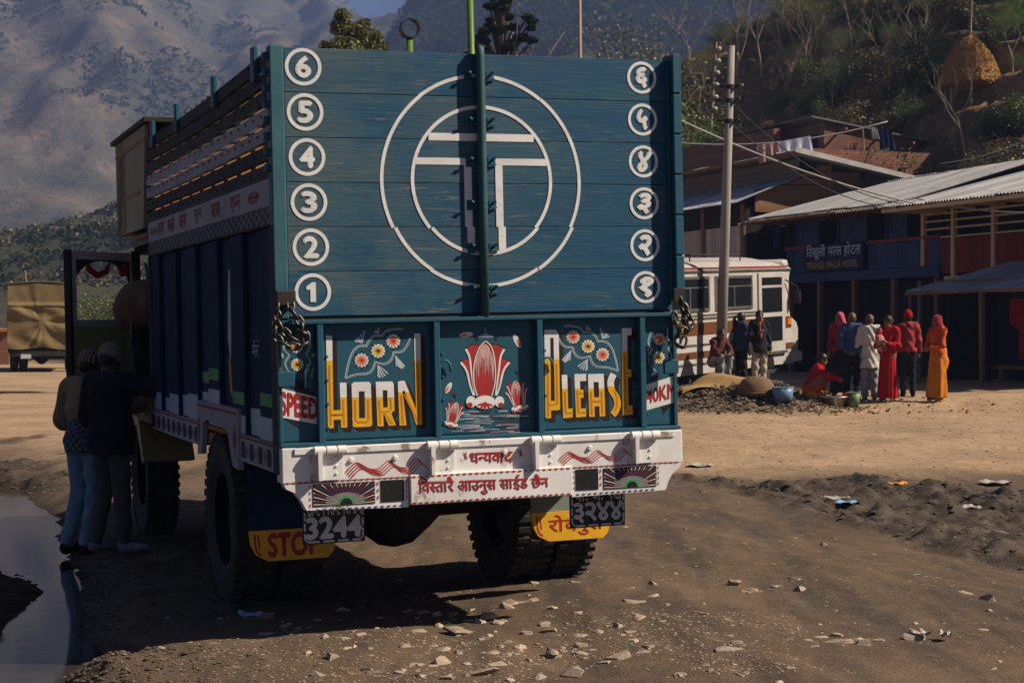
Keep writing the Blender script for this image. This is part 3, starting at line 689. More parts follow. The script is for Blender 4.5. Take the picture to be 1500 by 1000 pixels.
for c, f in (((350, 338), PEACH), ((492, 257), FYEL), ((622, 172), PEACH)): flower(c, 60, f, C2, panels[1])
MIR = lambda x, y: rear(882.2-.945*((470+x/5.882)-529.5), 519.1+.915*((470+y/5.882)-527.5))
vine(VINE, TUFT, MIR, panels[3], 8)
for c, f in (((632, 288), PEACH), ((732, 350), FYEL), ((828, 405), PEACH)): flower(c, 44, f, C6, panels[3])
vine([[(262, 250), (290, 330), (262, 400)], [(132, 310), (112, 360), (150, 408)], [(150, 408), (122, 460), (150, 520), (188, 556)], [(262, 400), (290, 450), (270, 510), (238, 552)], [(296, 550), (310, 490), (330, 470), (346, 500)]], [((110, 400), [(90, 400), (98, 415), (108, 428)]), ((300, 410), [(318, 395), (322, 408), (305, 425)])], C5, panels[0], 6)
for c, f in (((200, 352), PEACH), ((205, 472), FYEL)): flower(c, 42, f, C5, panels[0])
vine([[(1150, 250), (1130, 320), (1155, 365)], [(1262, 300), (1285, 330), (1262, 365)], [(1155, 365), (1130, 420), (1150, 480), (1178, 510)], [(1262, 365), (1285, 410), (1265, 470), (1228, 510)]], [((1138, 370), [(1122, 360), (1124, 375)]), ((1288, 360), [(1300, 330), (1305, 345), (1300, 352)])], C6, panels[4], 6)
for c, f in (((1205, 303), PEACH), ((1203, 425), FYEL)): flower(c, 40, f, C6, panels[4])
flat('speed_band_shadow', [[(150, 620), (190, 560), (220, 575), (345, 690), (300, 690)], [(100, 822), (225, 905), (215, 850)]], BLACKP, panels[0], -.0044, C5)
flat('speed_band', [[(92, 628), (345, 690), (348, 870), (95, 822)]], WPAINT, panels[0], -.005, C5)
text('speed_lettering', ['SPEED'], [C5(96, 802), C5(340, 832), C5(337, 702), C5(94, 655)], onrear(.0056), RED, panels[0], bold=.045)
flat('speed_band_shadow', [[(1130, 590), (1200, 515), (1205, 560)], [(1215, 745), (1228, 810), (1300, 722)]], BLACKP, panels[4], -.0044, C6)
flat('speed_band', [[(1120, 605), (1313, 542), (1315, 720), (1122, 775)]], WPAINT, panels[4], -.005, C6)
text('speed_lettering', ['40KM'], [C6(1122, 728), C6(1312, 690), C6(1311, 588), C6(1120, 645)], onrear(.0056), RED, panels[4], bold=.04)
# lotus
def lotus(conv, parent, nm='lotus'):
    mir = lambda L: [(824-x, y) for x, y in L]
    L1 = [(248, 240), (300, 207), (372, 205), (330, 330), (314, 470), (318, 640), (300, 560), (285, 380)]; L2 = [(200, 352), (235, 332), (270, 327), (300, 480), (328, 642), (300, 632), (262, 480)]
    cen = [(415, 170), (460, 215), (488, 300), (500, 420), (495, 540), (468, 645), (345, 645), (320, 560), (312, 450), (325, 330), (362, 230)]
    flat(nm+'_outline', [[(412+(x-412)*1.05, 430+(y-430)*1.035) for x, y in P] for P in (L1, L2, mir(L1), mir(L2), cen)], BLACKP, parent, -.0045, conv, .00001)
    flat(nm+'_petal', [L2, mir(L2), L1, mir(L1)], RED, parent, -.005, conv, .00002)
    edges = [[(246, 242), (278, 310), (296, 450), (322, 640)], [(202, 356), (252, 425), (285, 560), (312, 640)]]
    flat(nm+'_edge', [P for e in edges for l in (e, mir(e)) for P in ribbon(l, 20, 12)], WPAINT, parent, -.0058, conv, .000004)
    flat(nm+'_heart', [cen], RED, parent, -.0062, conv)
    pol = []
    r_ = random.Random(3)
    for i in range(60):
        x = 330+r_.random()*155; k = abs(x-408)/90; y0 = 200+k*k*170+r_.random()*20; y1 = y0+60+r_.random()*230*(1-k*.5); pol += ribbon([(x, y0), (x+r_.uniform(-4, 4), min(y1, 560))], r_.uniform(5, 11), 2, 1)
    pol += [ellipse(410, 262, 42, 62)]
    flat(nm+'_blush', pol, PINKP, parent, -.0068, conv, .000005)
    flat(nm+'_edge', [P for l in ([(345, 645), (320, 560), (312, 450), (325, 330), (362, 230), (415, 172)], [(415, 172), (460, 215), (488, 300), (500, 420), (495, 540), (468, 645)]) for P in ribbon(l, 9)], WPAINT, parent, -.008, conv, .000003)
    flat(nm+'_base', [ellipse(290, 695, 42, 50), ellipse(535, 695, 40, 48), ellipse(410, 698, 92, 58)], WPAINT, parent, -.0085, conv, .0001)
    flat(nm+'_base_red', [ellipse(410+math.cos(k)*30, 712+math.sin(k)*16, 40, 10, k) for k in (.3, .9, 1.6, 2.2, 2.9)]+[ellipse(278, 722, 26, 22), ellipse(548, 722, 26, 20)], RED, parent, -.0093, conv, .00003)
lotus(C1, panels[2])
def sim(cx, cy, k, a):
    c, s = math.cos(a), math.sin(a); return lambda x, y: C1(cx+k*((x-412)*c-(y-450)*s), cy+k*((x-412)*s+(y-450)*c))
lotus(sim(690, 640, .46, -.2), panels[2], 'small_lotus'); lotus(sim(140, 800, .38, .25), panels[2], 'small_lotus')
for c in ((250, 118, 60, 22, -.15), (688, 172, 24, 64, -.45), (97, 575, 22, 52, .5)):
    flat('falling_petal', [ellipse(*c)], WPAINT, panels[2], -.005, C1); flat('petal_blush', [ellipse(c[0]-math.sin(c[4])*c[3]*.5-(c[2]*.35 if c[2] > c[3] else 0), c[1]+math.cos(c[4])*min(c[3], 60)*.3, c[2]*.6, c[3]*.55, c[4])], PEACH, panels[2], -.0056, C1)
r_ = random.Random(5)
for mt in (WPAINT, RED, BLACKP, PALEBL):
    pol = []
    for i in range(16):
        y = 775+r_.random()*190; x = 120+r_.random()*520; pol += ribbon([(x, y+6), (x+60, y), (x+90+r_.random()*130, y+r_.uniform(-6, 4))], 2, 6, 3)
    flat('water_stroke', pol, mt, panels[2], -.0042-.0003*[WPAINT, RED, BLACKP, PALEBL].index(mt), C1, .000004)
flat('painted_tuft', [P for k in range(9) for P in ribbon([(418, 140), (355+k*16, 105+abs(k-4)*7)], 4, 12, 1)]+[P for P in ribbon([(416, 100), (416, 52)], 6, 2, 1)], PALEBL, panels[2], -.005, C1, .00001)
flat('dark_leaf', [P for x, y in ((340, 150), (505, 145), (690, 440), (150, 640)) for d in (-28, -5, 22) for P in ribbon([(x, y+25), (x+d, y-25)], 14, 3, 1)], BLACKP, panels[2], -.0041, C1, .00001)
# white sill and bumper
mb = MB(); mb.bb((XL+.005, -.06, .858), (XR-.01, .06, ZB-.003), .005); sill = mb.build('sill_beam', WHITE, truck)
mb = MB(); mb.bb((XL+.07, -.068, 1.005), (XR-.06, -.06, ZB-.006), .003); mb.build('sill_lip', WHITE, truck)
mb = MB(); mb.prism([(-1.10, .855), (-1.09, .83), (-1.045, .81), (-1.01, .765), (-.985, .715), (-.43, .70), (-.43, .855)], lambda u, v, d: (u, d, v), -.06, .02); mb.build('bumper_plate', WHITE, truck)
mb = MB(); mb.prism([(XR-.015, .855), (XR-.03, .83), (XR-.075, .8), (XR-.105, .75), (XR-.12, .708), (.51, .70), (.51, .855)], lambda u, v, d: (u, d, v), -.06, .02); mb.build('bumper_plate', WHITE, truck)
mb = MB(); mb.bb((-.425, -.085, .712), (.505, -.03, .872), .004); plank = mb.build('bumper_plank', WHITE, truck)
mb = MB(); mb.bb((-.2, -.02, .872), (.36, .04, .9)); mb.build('dark_slot', DSTEEL, truck)
text('hindi_lettering', ['\u093f', 'व', 'स~', 'ता', 'रै', ' ', 'आ', 'उ', 'नु', 'स', ' ', 'सा', 'ई', 'ड', ' ', 'छै', 'न'], [rear(607, 726), rear(796, 716), rear(794, 692), rear(606, 697)], onrear(.0872), RED, plank, bold=.022)
text('hindi_lettering', ['ध', 'न~', 'य', 'वा', 'द'], [rear(684, 678), rear(745, 676), rear(745, 660), rear(683, 662)], onrear(.0622), RED, sill, bold=.022)
pol = []
for W0, sc_ in (([(540, 245), (575, 205), (620, 175), (665, 195), (710, 218), (770, 218), (810, 185), (850, 160), (890, 190), (930, 208), (980, 205), (1010, 165), (1045, 145), (1085, 182)], None),):
    for k in range(4):
        pol += [[rear(390+x/4.84, 640+y/4.84) for x, y in P] for P in ribbon([(x+k*13, y+k*13) for x, y in W0], 9, 5, 4)]
        pol += [[rear(812+(x-540)/4.84*.9, 663+(y-245)/4.84*.85+10) for x, y in P] for P in ribbon([(x+k*13, y+k*13) for x, y in W0], 9, 5, 4)]
flat('painted_wave', pol, RED, sill, -.0622, None, .000002)
flat('painted_sprig', [[rear(x, y) for x, y in P] for c in ((677, 668), (757, 664)) for d in ((-4, -7), (0, -8), (-2, 4), (3, 2)) for P in ribbon([c, (c[0]+d[0], c[1]+d[1])], 2.2, .8, 2)], RED, sill, -.0622, None, .00001)
def beads(a, b_, n, w_): return [[(a[0]+(b_[0]-a[0])*t+nx, a[1]+(b_[1]-a[1])*t+ny) for t, nx, ny in ((k/n+.0, 0, 0), ((k+.32)/n, -(b_[1]-a[1])*w_, (b_[0]-a[0])*w_), ((k+.82)/n, 0, 0), ((k+.5)/n, (b_[1]-a[1])*w_, -(b_[0]-a[0])*w_))] for k in range(n)]
flat('bead_border', [P for a, b_, n, w_ in (((-1.095, .861), (-.435, .861), 20, .008), ((-.965, .85), (-.965, .72), 4, .03), ((-.598, .85), (-.598, .74), 3, .04), ((-.441, .85), (-.441, .74), 4, .03), ((.515, .861), (XR-.03, .861), 20, .008), ((.52, .85), (.52, .73), 4, .03), ((.683, .85), (.683, .74), 3, .04), ((1.035, .85), (1.035, .73), 4, .03)) for P in beads(a, b_, n, w_)], RED, truck, -.0628, None)
flat('bead_border', [P for a, b_, n, w_ in (((-.42, .862), (.5, .862), 26, .006), ((-.42, .722), (.5, .722), 26, .006)) for P in beads(a, b_, n, w_)], RED, plank, -.0872, None)
flat('bead_border', [P for a, b_, n, w_ in (((-.94, .715), (-.45, .712), 14, .009), ((.53, .712), (1.02, .716), 14, .009)) for P in beads(a, b_, n, w_)], BLUEP, truck, -.0628, None)
def inter_rect(c, a, x0, x1, z0, z1):
    dx, dz = math.cos(a), math.sin(a); t = 9
    if dx > 1e-6: t = min(t, (x1-c[0])/dx)
    if dx < -1e-6: t = min(t, (x0-c[0])/dx)
    if dz > 1e-6: t = min(t, (z1-c[1])/dz)
    return (c[0]+dx*t, c[1]+dz*t), t
for x0, x1 in ((-.95, -.615), (.70, 1.022)):
    z0, z1 = .732, .848; c = ((x0+x1)/2+.01, z0+.002)
    mb = MB(); mb.bb((x0, -.0635, z0), (x1, -.055, z1)); lp = mb.build('sunburst_panel', BLACKP, truck)
    pols = {WPAINT: [], RED: [], BLUEP: [], PALEBL: []}
    for k in range(29):
        a = math.pi*(k+.5)/29; e, t = inter_rect(c, a, x0+.003, x1-.003, z0, z1-.003); s0 = .045
        P0 = (c[0]+math.cos(a)*s0, c[1]+math.sin(a)*s0); Mx = lambda f: (P0[0]+(e[0]-P0[0])*f, P0[1]+(e[1]-P0[1])*f); edge = abs(k-14) > 9
        pols[WPAINT] += ribbon([P0, Mx(.42 if not edge else 1)], .0014, .0022 if not edge else .0042, 1)
        if not edge: pols[BLUEP if k % 2 else RED] += ribbon([Mx(.3), Mx(.75)], .0022, .003, 1); pols[RED if k % 2 else WPAINT] += ribbon([Mx(.7), Mx(1)], .0022, .0034, 1)
        elif k % 2: pols[RED] += ribbon([Mx(.5), Mx(.95)], .003, .0045, 1)
    for j, (mt, pp) in enumerate(pols.items()): flat('sunburst_ray', pp, mt, lp, -.0642-.0002*j, None, .000002)
    flat('sunburst_core', [[(c[0]+r*math.cos(a+q), c[1]+r*math.sin(a+q)) for r, q in ((.034, 0), (.047, 0), (.047, .26), (.034, .26))] for a in [math.pi*k/12 for k in range(12)]], GRNP, lp, -.0652)
for x0, x1 in ((-.583, -.455), (.532, .668)):
    mb = MB(); mb.bb((x0, -.0635, .735), (x1, -.056, .85)); mb.build('lamp_recess', BLACKP, truck)
for hx in (-.86, -.245, .347, .945):
    hb = MB(); hb.lathe([(.0, -.085), (.026, -.085), (.026, -.03), (.021, -.028), (.021, -.022), (.026, -.02), (.026, .03), (.021, .032), (.021, .038), (.026, .04), (.026, .085), (0, .085)], 14, (hx, -.088, 1.022), 'x')
    hg = hb.build('hinge', WHITE, truck, False)
    mb = MB(); mb.prism([(-.06, 1.02), (.06, 1.02), (.072, .99), (.07, .9), (.05, .868), (-.055, .868)], lambda u, v, d: (hx+u, d, v), -.075, -.06)
    mb.prism([(-.07, 1.02), (-.045, 1.02), (-.05, .87), (-.068, .868)], lambda u, v, d: (hx+u, d, v), -.115, -.06)
    for k in range(3): mb.tube([(hx+.035, -.075, .9+k*.04), (hx+.035, -.081, .9+k*.04)], [.009, .006], 8)
    mb.build('hinge_bracket', WHITE, hg)
mb = MB()
for x in (-.74, -.5, .12, .62): mb.tube([(x, -.06, .965), (x, -.072, .965)], [.016, .01], 10)
split_build(mb, 'bolt', WHITE, truck)
# number plates
for (x0, x1, z0, z1), tk, top in (((-.98, -.64, .52, .745), ['3244'], ['BA. PRA. KHA']), ((.545, .882, .51, .735), ['३', '२', '४', '४'], ['बा', '.', ' ', 'अ', '.', ' ', '२', 'ख'])):
    mb = MB(); mb.bb((x0, .06, z0), (x1, .072, z1), .005); pl = mb.build('number_plate', BLACKP, truck)
    e = [(x0+.012, z1), (x0+.012, z0+.03), (x0+.03, z0+.012), (x1-.03, z0+.012), (x1-.012, z0+.03), (x1-.012, z1)]
    flat('plate_border', [P for a, b_ in zip(e[:-1], e[1:]) for P in [q for i, q in enumerate(ribbon([(a[0]+(b_[0]-a[0])*k/14, a[1]+(b_[1]-a[1])*k/14) for k in range(15)], .009, n=1)) if i % 4 != 3]], PLATE, pl, .0585)
    f_ = lambda u, v, l=0: (u, .0588-l, v)
    text('plate_number', tk, [(x0+.022, z0+.03), (x1-.022, z0+.03), (x1-.022, z0+.138), (x0+.022, z0+.138)], f_, PLATE, pl, bold=.045 if tk[0] == '3244' else .03)
    text('plate_number', top, [(x0+.03, z0+.15), (x1-.02, z0+.15), (x1-.02, z0+.225), (x0+.03, z0+.225)], f_, PLATE, pl, bold=.02)
    mb = MB(); mb.bb((x0+.05, .075, z1-.03), (x0+.08, .12, .9)); mb.bb((x1-.08, .075, z1-.03), (x1-.05, .12, .9)); split_build(mb, 'plate_bracket', DSTEEL, pl)
# chains
def chain(path, nm='chain'):
    P = smoothline(path, 8); mb = MB(); acc = 0; k = 0
    L = [Vector(p) for p in P]; pos = [L[0]]; step = .048
    for a, b_ in zip(L[:-1], L[1:]):
        d = (b_-a).length; acc += d
        while acc >= step: acc -= step; pos.append(a+(b_-a)*(1-acc/max(d, 1e-6)))
    for i in range(len(pos)-1):
        a, b_ = pos[i], pos[i+1]; c = (a+b_)/2; d = (b_-a).normalized(); sd = d.cross(Vector((0, 1, 0.1))).normalized()
        if i % 2: sd = d.cross(sd).normalized()
        mb.tube([c+d*(math.cos(t)*.036)+sd*(math.sin(t)*.018) for t in [2*math.pi*j/10 for j in range(11)]], .0075, 6, False)
    return mb.build(nm, CHAIN, truck, True)
chain([(XL+.02, -.03, 1.84), (XL+.0, -.05, 1.75), (XL+.02, -.07, 1.66), (XL+.1, -.09, 1.6), (XL+.12, -.09, 1.68), (XL+.07, -.07, 1.76), (XL+.075, -.04, 1.83)])
chain([(XL-.0, -.05, 1.72), (XL-.02, -.07, 1.63), (XL+.05, -.1, 1.57), (XL+.13, -.1, 1.58), (XL+.14, -.09, 1.64), (XL+.06, -.09, 1.66)])
chain([(XR-.02, -.03, 1.84), (XR+.0, -.06, 1.76), (XR+.04, -.08, 1.68), (XR+.03, -.1, 1.6), (XR-.05, -.1, 1.62), (XR-.06, -.09, 1.7)])
chain([(XR+.02, -.05, 1.74), (XR+.0, -.08, 1.64), (XR-.05, -.1, 1.56), (XR-.03, -.1, 1.5), (XR+.01, -.09, 1.58)])
mb = MB(); mb.bb((XL-.005, -.06, 1.78), (XL+.1, -.01, 1.86), .006); mb.bb((XR-.05, -.07, 1.76), (XR+.02, -.06, 1.84), .006); split_build(mb, 'chain_bracket', DSTEEL, truck)
# cargo body sides
YF = 4.3
mb = MB(); mb.bb((XL+.03, .05, .93), (XR-.03, YF, 1.0)); mb.build('cargo_floor', RAWWOOD, truck)
for i, wh in enumerate((0, 0, 1, 1, 0, 0, 0)):
    z0 = 2.452+i*.0985
    for x0, x1, mt in ((XL, XL+.03, SIDEWH if wh else SIDEDK), (XR-.04, XR-.01, RAWWOOD)):
        mb = MB()
        f_ = lambda u, v, z0=z0, x0=x0, x1=x1: None
        n = 10
        for k in range(n):     # slight sag along the plank
            ya, yb = .062+(YF-.062)*k/n, .062+(YF-.062)*(k+1)/n; sa = -.03*math.sin(math.pi*k/n)*(i/7)-.012*(i/7)*k/n*3; sb = -.03*math.sin(math.pi*(k+1)/n)*(i/7)-.012*(i/7)*(k+1)/n*3
            v = [(x, y, z0+.0+q+s_) for y, s_ in ((ya, sa), (yb, sb)) for x in (x0, x1) for q in (0, .072)]
            mb.add(v, [(0, 1, 5, 4), (2, 6, 7, 3), (1, 3, 7, 5), (0, 4, 6, 2)]+([(0, 2, 3, 1)] if k == 0 else [])+([(4, 5, 7, 6)] if k == n-1 else []))
        mb.build('side_slat', mt, truck)
for k in range(11):
    y = .2+k*.4
    for x in (XL+.045, XR-.085):
        mb = MB(); mb.bb((x, y, 2.3), (x+.042, y+.13, 3.06)); mb.build('side_stake', RAWWOOD, truck)
for y in (1.45, 2.8, 3.85, .3):
    mb = MB(); mb.bb((XL-.03, y-.04, 2.98), (XL-.001, y+.04, 3.17), .006); mb.build('stake_cap', TEAL, truck)
mb = MB(); mb.bb((XL+.08, YF-.04, 1.0), (XR-.09, YF, 3.05)); mb.build('headboard', RAWWOOD, truck)
mb = MB()
for k in range(42):
    for j in range(7):
        mb.tube([(XL-.001, .12+k*.1, 2.49+j*.0985), (XL-.007, .12+k*.1, 2.49+j*.0985)], [.009, .006], 6) if k % 2 == j % 2 else None
split_build(mb, 'rivet', BLACKP, truck)
mb = MB(); mb.bb((XL-.004, .065, 2.302), (XL+.03, YF-.02, 2.449), .003); ban = mb.build('banner_board', SIDEWH, truck)
fs = lambda u, v, l=0: (XL-.0055-l, u, v)
REDD = M('banner_red', (.3, .03, .02), None, 8)
def sidetext(tok, y0, y1, z0, z1, m=REDD): text('banner_word', tok, [(y1, z0), (y0, z0), (y0, z1), (y1, z1)], fs, m, ban, bold=.012)
for y, tok in ((.95, ['रा', 'म~', 'न']), (1.55, ['मा', 'या']), (2.15, ['सु', 'न']), (2.72, ['का', 'म']), (3.2, ['मा', 'ला']), (3.65, ['स', 'म'])): sidetext(tok, y-.14, y+.14, 2.335, 2.42)
for yc, r in ((.45, .035), (3.98, .028)):
    mb = MB(); mb.v = []
    for P in [[(yc-.16, 2.375), (yc-.06, 2.41), (yc-.06, 2.34)], [(yc+.16, 2.375), (yc+.06, 2.41), (yc+.06, 2.34)]]+ring(yc, 2.375, r*.6, r, 16)+[[(yc-.12, 2.37), (yc+.12, 2.37), (yc+.12, 2.38), (yc-.12, 2.38)]]:
        mb.add([fs(u, v) for u, v in P], [tuple(range(len(P)))])
    mb.build('banner_emblem', REDD, ban, fix=False)
mb = MB(); mb.bb((XL, .065, 2.205), (XL+.03, YF-.02, 2.3)); chk = mb.build('checker_strip', SIDEDK, truck)
mb = MB()
for k in range(60):
    for j in range(3):
        if (k+j) % 2 == 0: mb.add([(XL-.0022, .07+k*.07, 2.215+j*.028), (XL-.0022, .14+k*.07, 2.215+j*.028), (XL-.0022, .14+k*.07, 2.243+j*.028), (XL-.0022, .07+k*.07, 2.243+j*.028)], [(0, 1, 2, 3)])
mb.build('checker', M('checker_grey', (.16, .17, .18), None, 5), chk, fix=False)
mb = MB(); mb.bb((XL+.08, .1, 1.03), (XL+.1, YF-.02, 2.4)); mb.build('side_liner', DSTEEL, truck)
npn = 11; pw = (YF-.14)/npn
for k in range(npn):
    y0 = .1+k*pw; ins = .03 if k % 2 else .0
    mb = MB(); mb.bb((XL+.01+ins, y0+.006, 1.06), (XL+.045+ins, y0+pw-.006, 2.2), .006); p = mb.build('side_plank', SIDEBL, truck)
    zz = 1.185+.03*math.sin(k*1.9)+(.07 if 3 < k < 7 else 0)
    mb = MB(); mb.bb((XL+.007+ins, y0+.008, 1.062), (XL+.0095+ins, y0+pw-.008, zz)); mb.build('plank_foot_paint', SIDEPALE, p)
    if k in (0, 2, 4, 5):
        mb = MB(); mb.bb((XL+.007+ins, y0+.03, zz+.06), (XL+.0095+ins, y0+pw-.03, zz+.13)); mb.build('plank_green_paint', GRNP, p)
    if k == 3:
        flatp = [(y0+.1, 2.0), (y0+.16, 2.02), (y0+.2, 1.9), (y0+.24, 1.6), (y0+.16, 1.45), (y0+.12, 1.7)]
        mb = MB(); mb.add([(XL+.008+ins, u, v) for u, v in flatp], [tuple(range(6))]); mb.build('swan_paint', SIDEPALE, p, fix=False)
        mb = MB(); mb.add([(XL+.008+ins, u, v) for u, v in ((y0+.16, 1.44), (y0+.24, 1.5), (y0+.2, 1.28), (y0+.13, 1.25))], [(0, 1, 2, 3)]); mb.build('orange_paint_patch', ORG, p, fix=False)
    if k == 1:
        text('plank_word', ['मे', 'रो'], [(y0+pw-.08, 1.5), (y0+.08, 1.5), (y0+.08, 1.6), (y0+pw-.08, 1.6)], lambda u, v, l=0: (XL+.0075+ins-l, u, v), SIDEPALE, p)
mb = MB(); mb.bb((XL-.006, .0, .9), (XL+.012, .1, 2.2), .005); mb.bb((XL-.006, YF-.06, .92), (XL+.03, YF, 2.45), .005); split_build(mb, 'side_post', SIDEDK, truck)
AY0, AY1 = 1.0, 2.3    # wheel arch
fnp = lambda u, v, d: (XL+d, u, v)
mb = MB(); mb.prism([(.1, .905), (AY0, .905), (AY0, 1.055), (.1, 1.055)], fnp, 0, .03); st1 = mb.build('skirt_panel', SIDEWH, truck)
mb = MB(); mb.prism([(AY1, .905), (YF, .905), (YF, 1.055), (AY1, 1.055)], fnp, 0, .03); st2 = mb.build('skirt_panel', SIDEWH, truck)
mb = MB(); mb.prism([(AY0-.01, .85), (AY0+.17, .86), (AY0+.3, 1.06), (AY1-.34, 1.09), (AY1-.2, 1.06), (AY1-.13, .86), (AY1+.01, .85), (AY1+.01, 1.2), (AY0-.01, 1.2)], fnp, -.012, .02); arch = mb.build('wheel_arch', SIDEWH, truck)
for par, L in ((st1, [(.1, AY0)]), (st2, [(AY1, YF)])):
    for a, b_ in L:
        mb = MB(); mb.bb((XL-.0025, a+.01, 1.038), (XL-.0008, b_-.01, 1.05)); mb.build('red_stripe', REDD, par)
        n = int((b_-a)/.22); mb = MB(); mr = MB()
        for k in range(n):
            y = a+(k+.5)*(b_-a)/n; P = [(y-.065, .97), (y-.045, 1.02), (y+.045, 1.02), (y+.065, .97), (y+.045, .925), (y-.045, .925)]
            mb.add([(XL-.002, u, v) for u, v in P], [tuple(range(6))]); y2 = y+.5*(b_-a)/n
            mr.add([(XL-.002, u, v) for u, v in ((y2-.018, .97), (y2, 1.01), (y2+.018, .97), (y2, .93))], [(0, 1, 2, 3)])
        split_build(mb, 'painted_hexagon', M('hexagon_navy', (.02, .024, .05), None, 6) if par is st1 else bpy.data.materials['hexagon_navy'], par, fix=False); split_build(mr, 'painted_diamond', REDD, par, fix=False)
mb = MB(); mb.bb((XL-.0145, AY0+.02, 1.165), (XL-.0125, AY1-.02, 1.18))
for y in (AY0+.08, AY1-.06): mb.add([(XL-.0143, u, v) for u, v in ((y-.045, 1.02), (y, 1.12), (y+.045, 1.02), (y, .92))], [(0, 1, 2, 3)])
mb.build('arch_paint', REDD, arch)
mb = MB()
for k in range(8): mb.bb((XR-.05, .1+k*.52, .92), (XR-.015, .1+(k+1)*.52-.008, 2.45), .005)
mb.build('right_side_wall', TEAL, truck)
# chassis, axles, wheels
mb = MB()
for x in (-.42, .42): mb.bb((x-.04, .12, .72), (x+.04, 6.6, .92))
for y in (.25, 1.0, 2.2, 3.6): mb.bb((-.42, y-.05, .74), (.42, y+.05, .88))
mb.bb((-1.0, .3, .86), (1.0, .38, .94)); mb.bb((-1.0, 2.9, .86), (1.0, 2.98, .94))
mb.build('chassis', DSTEEL, truck)
mb = MB(); mb.lathe([(.07, -.9), (.08, -.3), (.15, -.22), (.24, -.1), (.26, 0), (.24, .1), (.15, .22), (.08, .3), (.07, .9)], 20, (-.03, 1.6, .52), 'x'); mb.tube([(0, 1.6, .55), (0, 3.6, .72)], .05, 10)
mb.build('rear_axle', DSTEEL, truck, True)
mb = MB()
for x in (-.5, .5):
    for k in range(5): mb.bb((x-.035, .95+.1*k, .62-k*.022+.1), (x+.035, 2.25-.1*k, .64-k*.022+.1))
mb.build('leaf_spring', DSTEEL, truck)
def wheel(x, y, wdt, flip):
    r = .51; h = wdt/2
    mb = MB(); mb.lathe([(.28, -h*.8), (.36, -h), (.44, -h), (.48, -h*.95), (.497, -h*.72), (.5, 0), (.497, h*.72), (.48, h*.95), (.44, h), (.36, h), (.28, h*.8)], 44, (0, 0, 0), 'x')
    n = 46
    for k in range(n):
        a = 2*math.pi*k/n
        for sx in (-1, 1):
            c = Vector((sx*h*.68, math.cos(a+sx*.03)*.5, math.sin(a+sx*.03)*.5)); mb.box(c, (h*.62, .04, .034), 0, Matrix.Rotation(a+math.pi/2-math.pi/2, 3, 'X'))
    for k in range(n//2): a = 2*math.pi*k/(n//2); mb.box((0, math.cos(a)*.5, math.sin(a)*.5), (h*.5, .045, .022), 0, Matrix.Rotation(a, 3, 'X'))
    t = mb.mesh('tyre'); rm = MB(); f = -1 if flip else 1
    rm.lathe([(.285, -h*.7*f), (.27, -h*.5*f), (.26, h*.1*f), (.16, h*.3*f), (.1, -h*.3*f), (.0, -h*.35*f)], 28, (0, 0, 0), 'x')
    for k in range(8): a = 2*math.pi*k/8; rm.tube([(h*.25*f, math.cos(a)*.13, math.sin(a)*.13), (-h*.1*f, math.cos(a)*.13, math.sin(a)*.13)], .014, 6)
    rim = rm.mesh('rim')
    w_ = link('wheel', t, RUBBER, truck); w_.location = (x, y, .5); link('rim', rim, RIM, w_); return w_
wheel(-1.0, 1.62, .25, True); wheel(-.72, 1.62, .25, False); wheel(.76, 1.62, .25, True); wheel(1.05, 1.62, .25, False)
wheel(-.95, 5.35, .25, True); wheel(1.0, 5.35, .25, False)
# mud flaps
for x0, x1, lab in ((-1.105, -.6, 0), (.615, 1.13, 1)):
    yb = .85; zt = .86 if not lab else .62
    mb = MB(); mb.bb((x0+.0, yb, .505), (x1-(.0 if not lab else .0), yb+.012, zt)); fl = mb.build('mud_flap', SIDEBL if not lab else M('flap_grey_green', (.2, .24, .2), None, 4), truck)
    mb = MB(); P = [(x0, .512), (x0+.008, .43), (x0+.04, .37), (x0+.11, .335), (x1-.05, .335), (x1-.015, .37), (x1-.0, .43), (x1, .512)]; mb.prism(P, lambda u, v, d: (u, yb+d, v), -.012, .012); ye = mb.build('flap_band', YEL, fl)
    ff = lambda u, v, l=0: (u, yb-.0128-l, v)
    if not lab: text('flap_lettering', ['STOP'], [(x0+.11, .362), (x1-.1, .362), (x1-.1, .488), (x0+.11, .488)], ff, RED, ye, bold=.045, gap=.03)
    else: text('flap_lettering', ['रो', 'क~', 'नु', 'स'], [(x0+.11, .362), (x1-.05, .362), (x1-.05, .49), (x0+.11, .49)], ff, RED, ye, bold=.02)
    flat('flap_edge_paint', [P for P in ribbon([(x0+.03, .49), (x0+.04, .4), (x0+.07, .37)], .012)+ribbon([(x0+.05, .49), (x0+.06, .41)], .01)], RED, ye, yb-.0126)
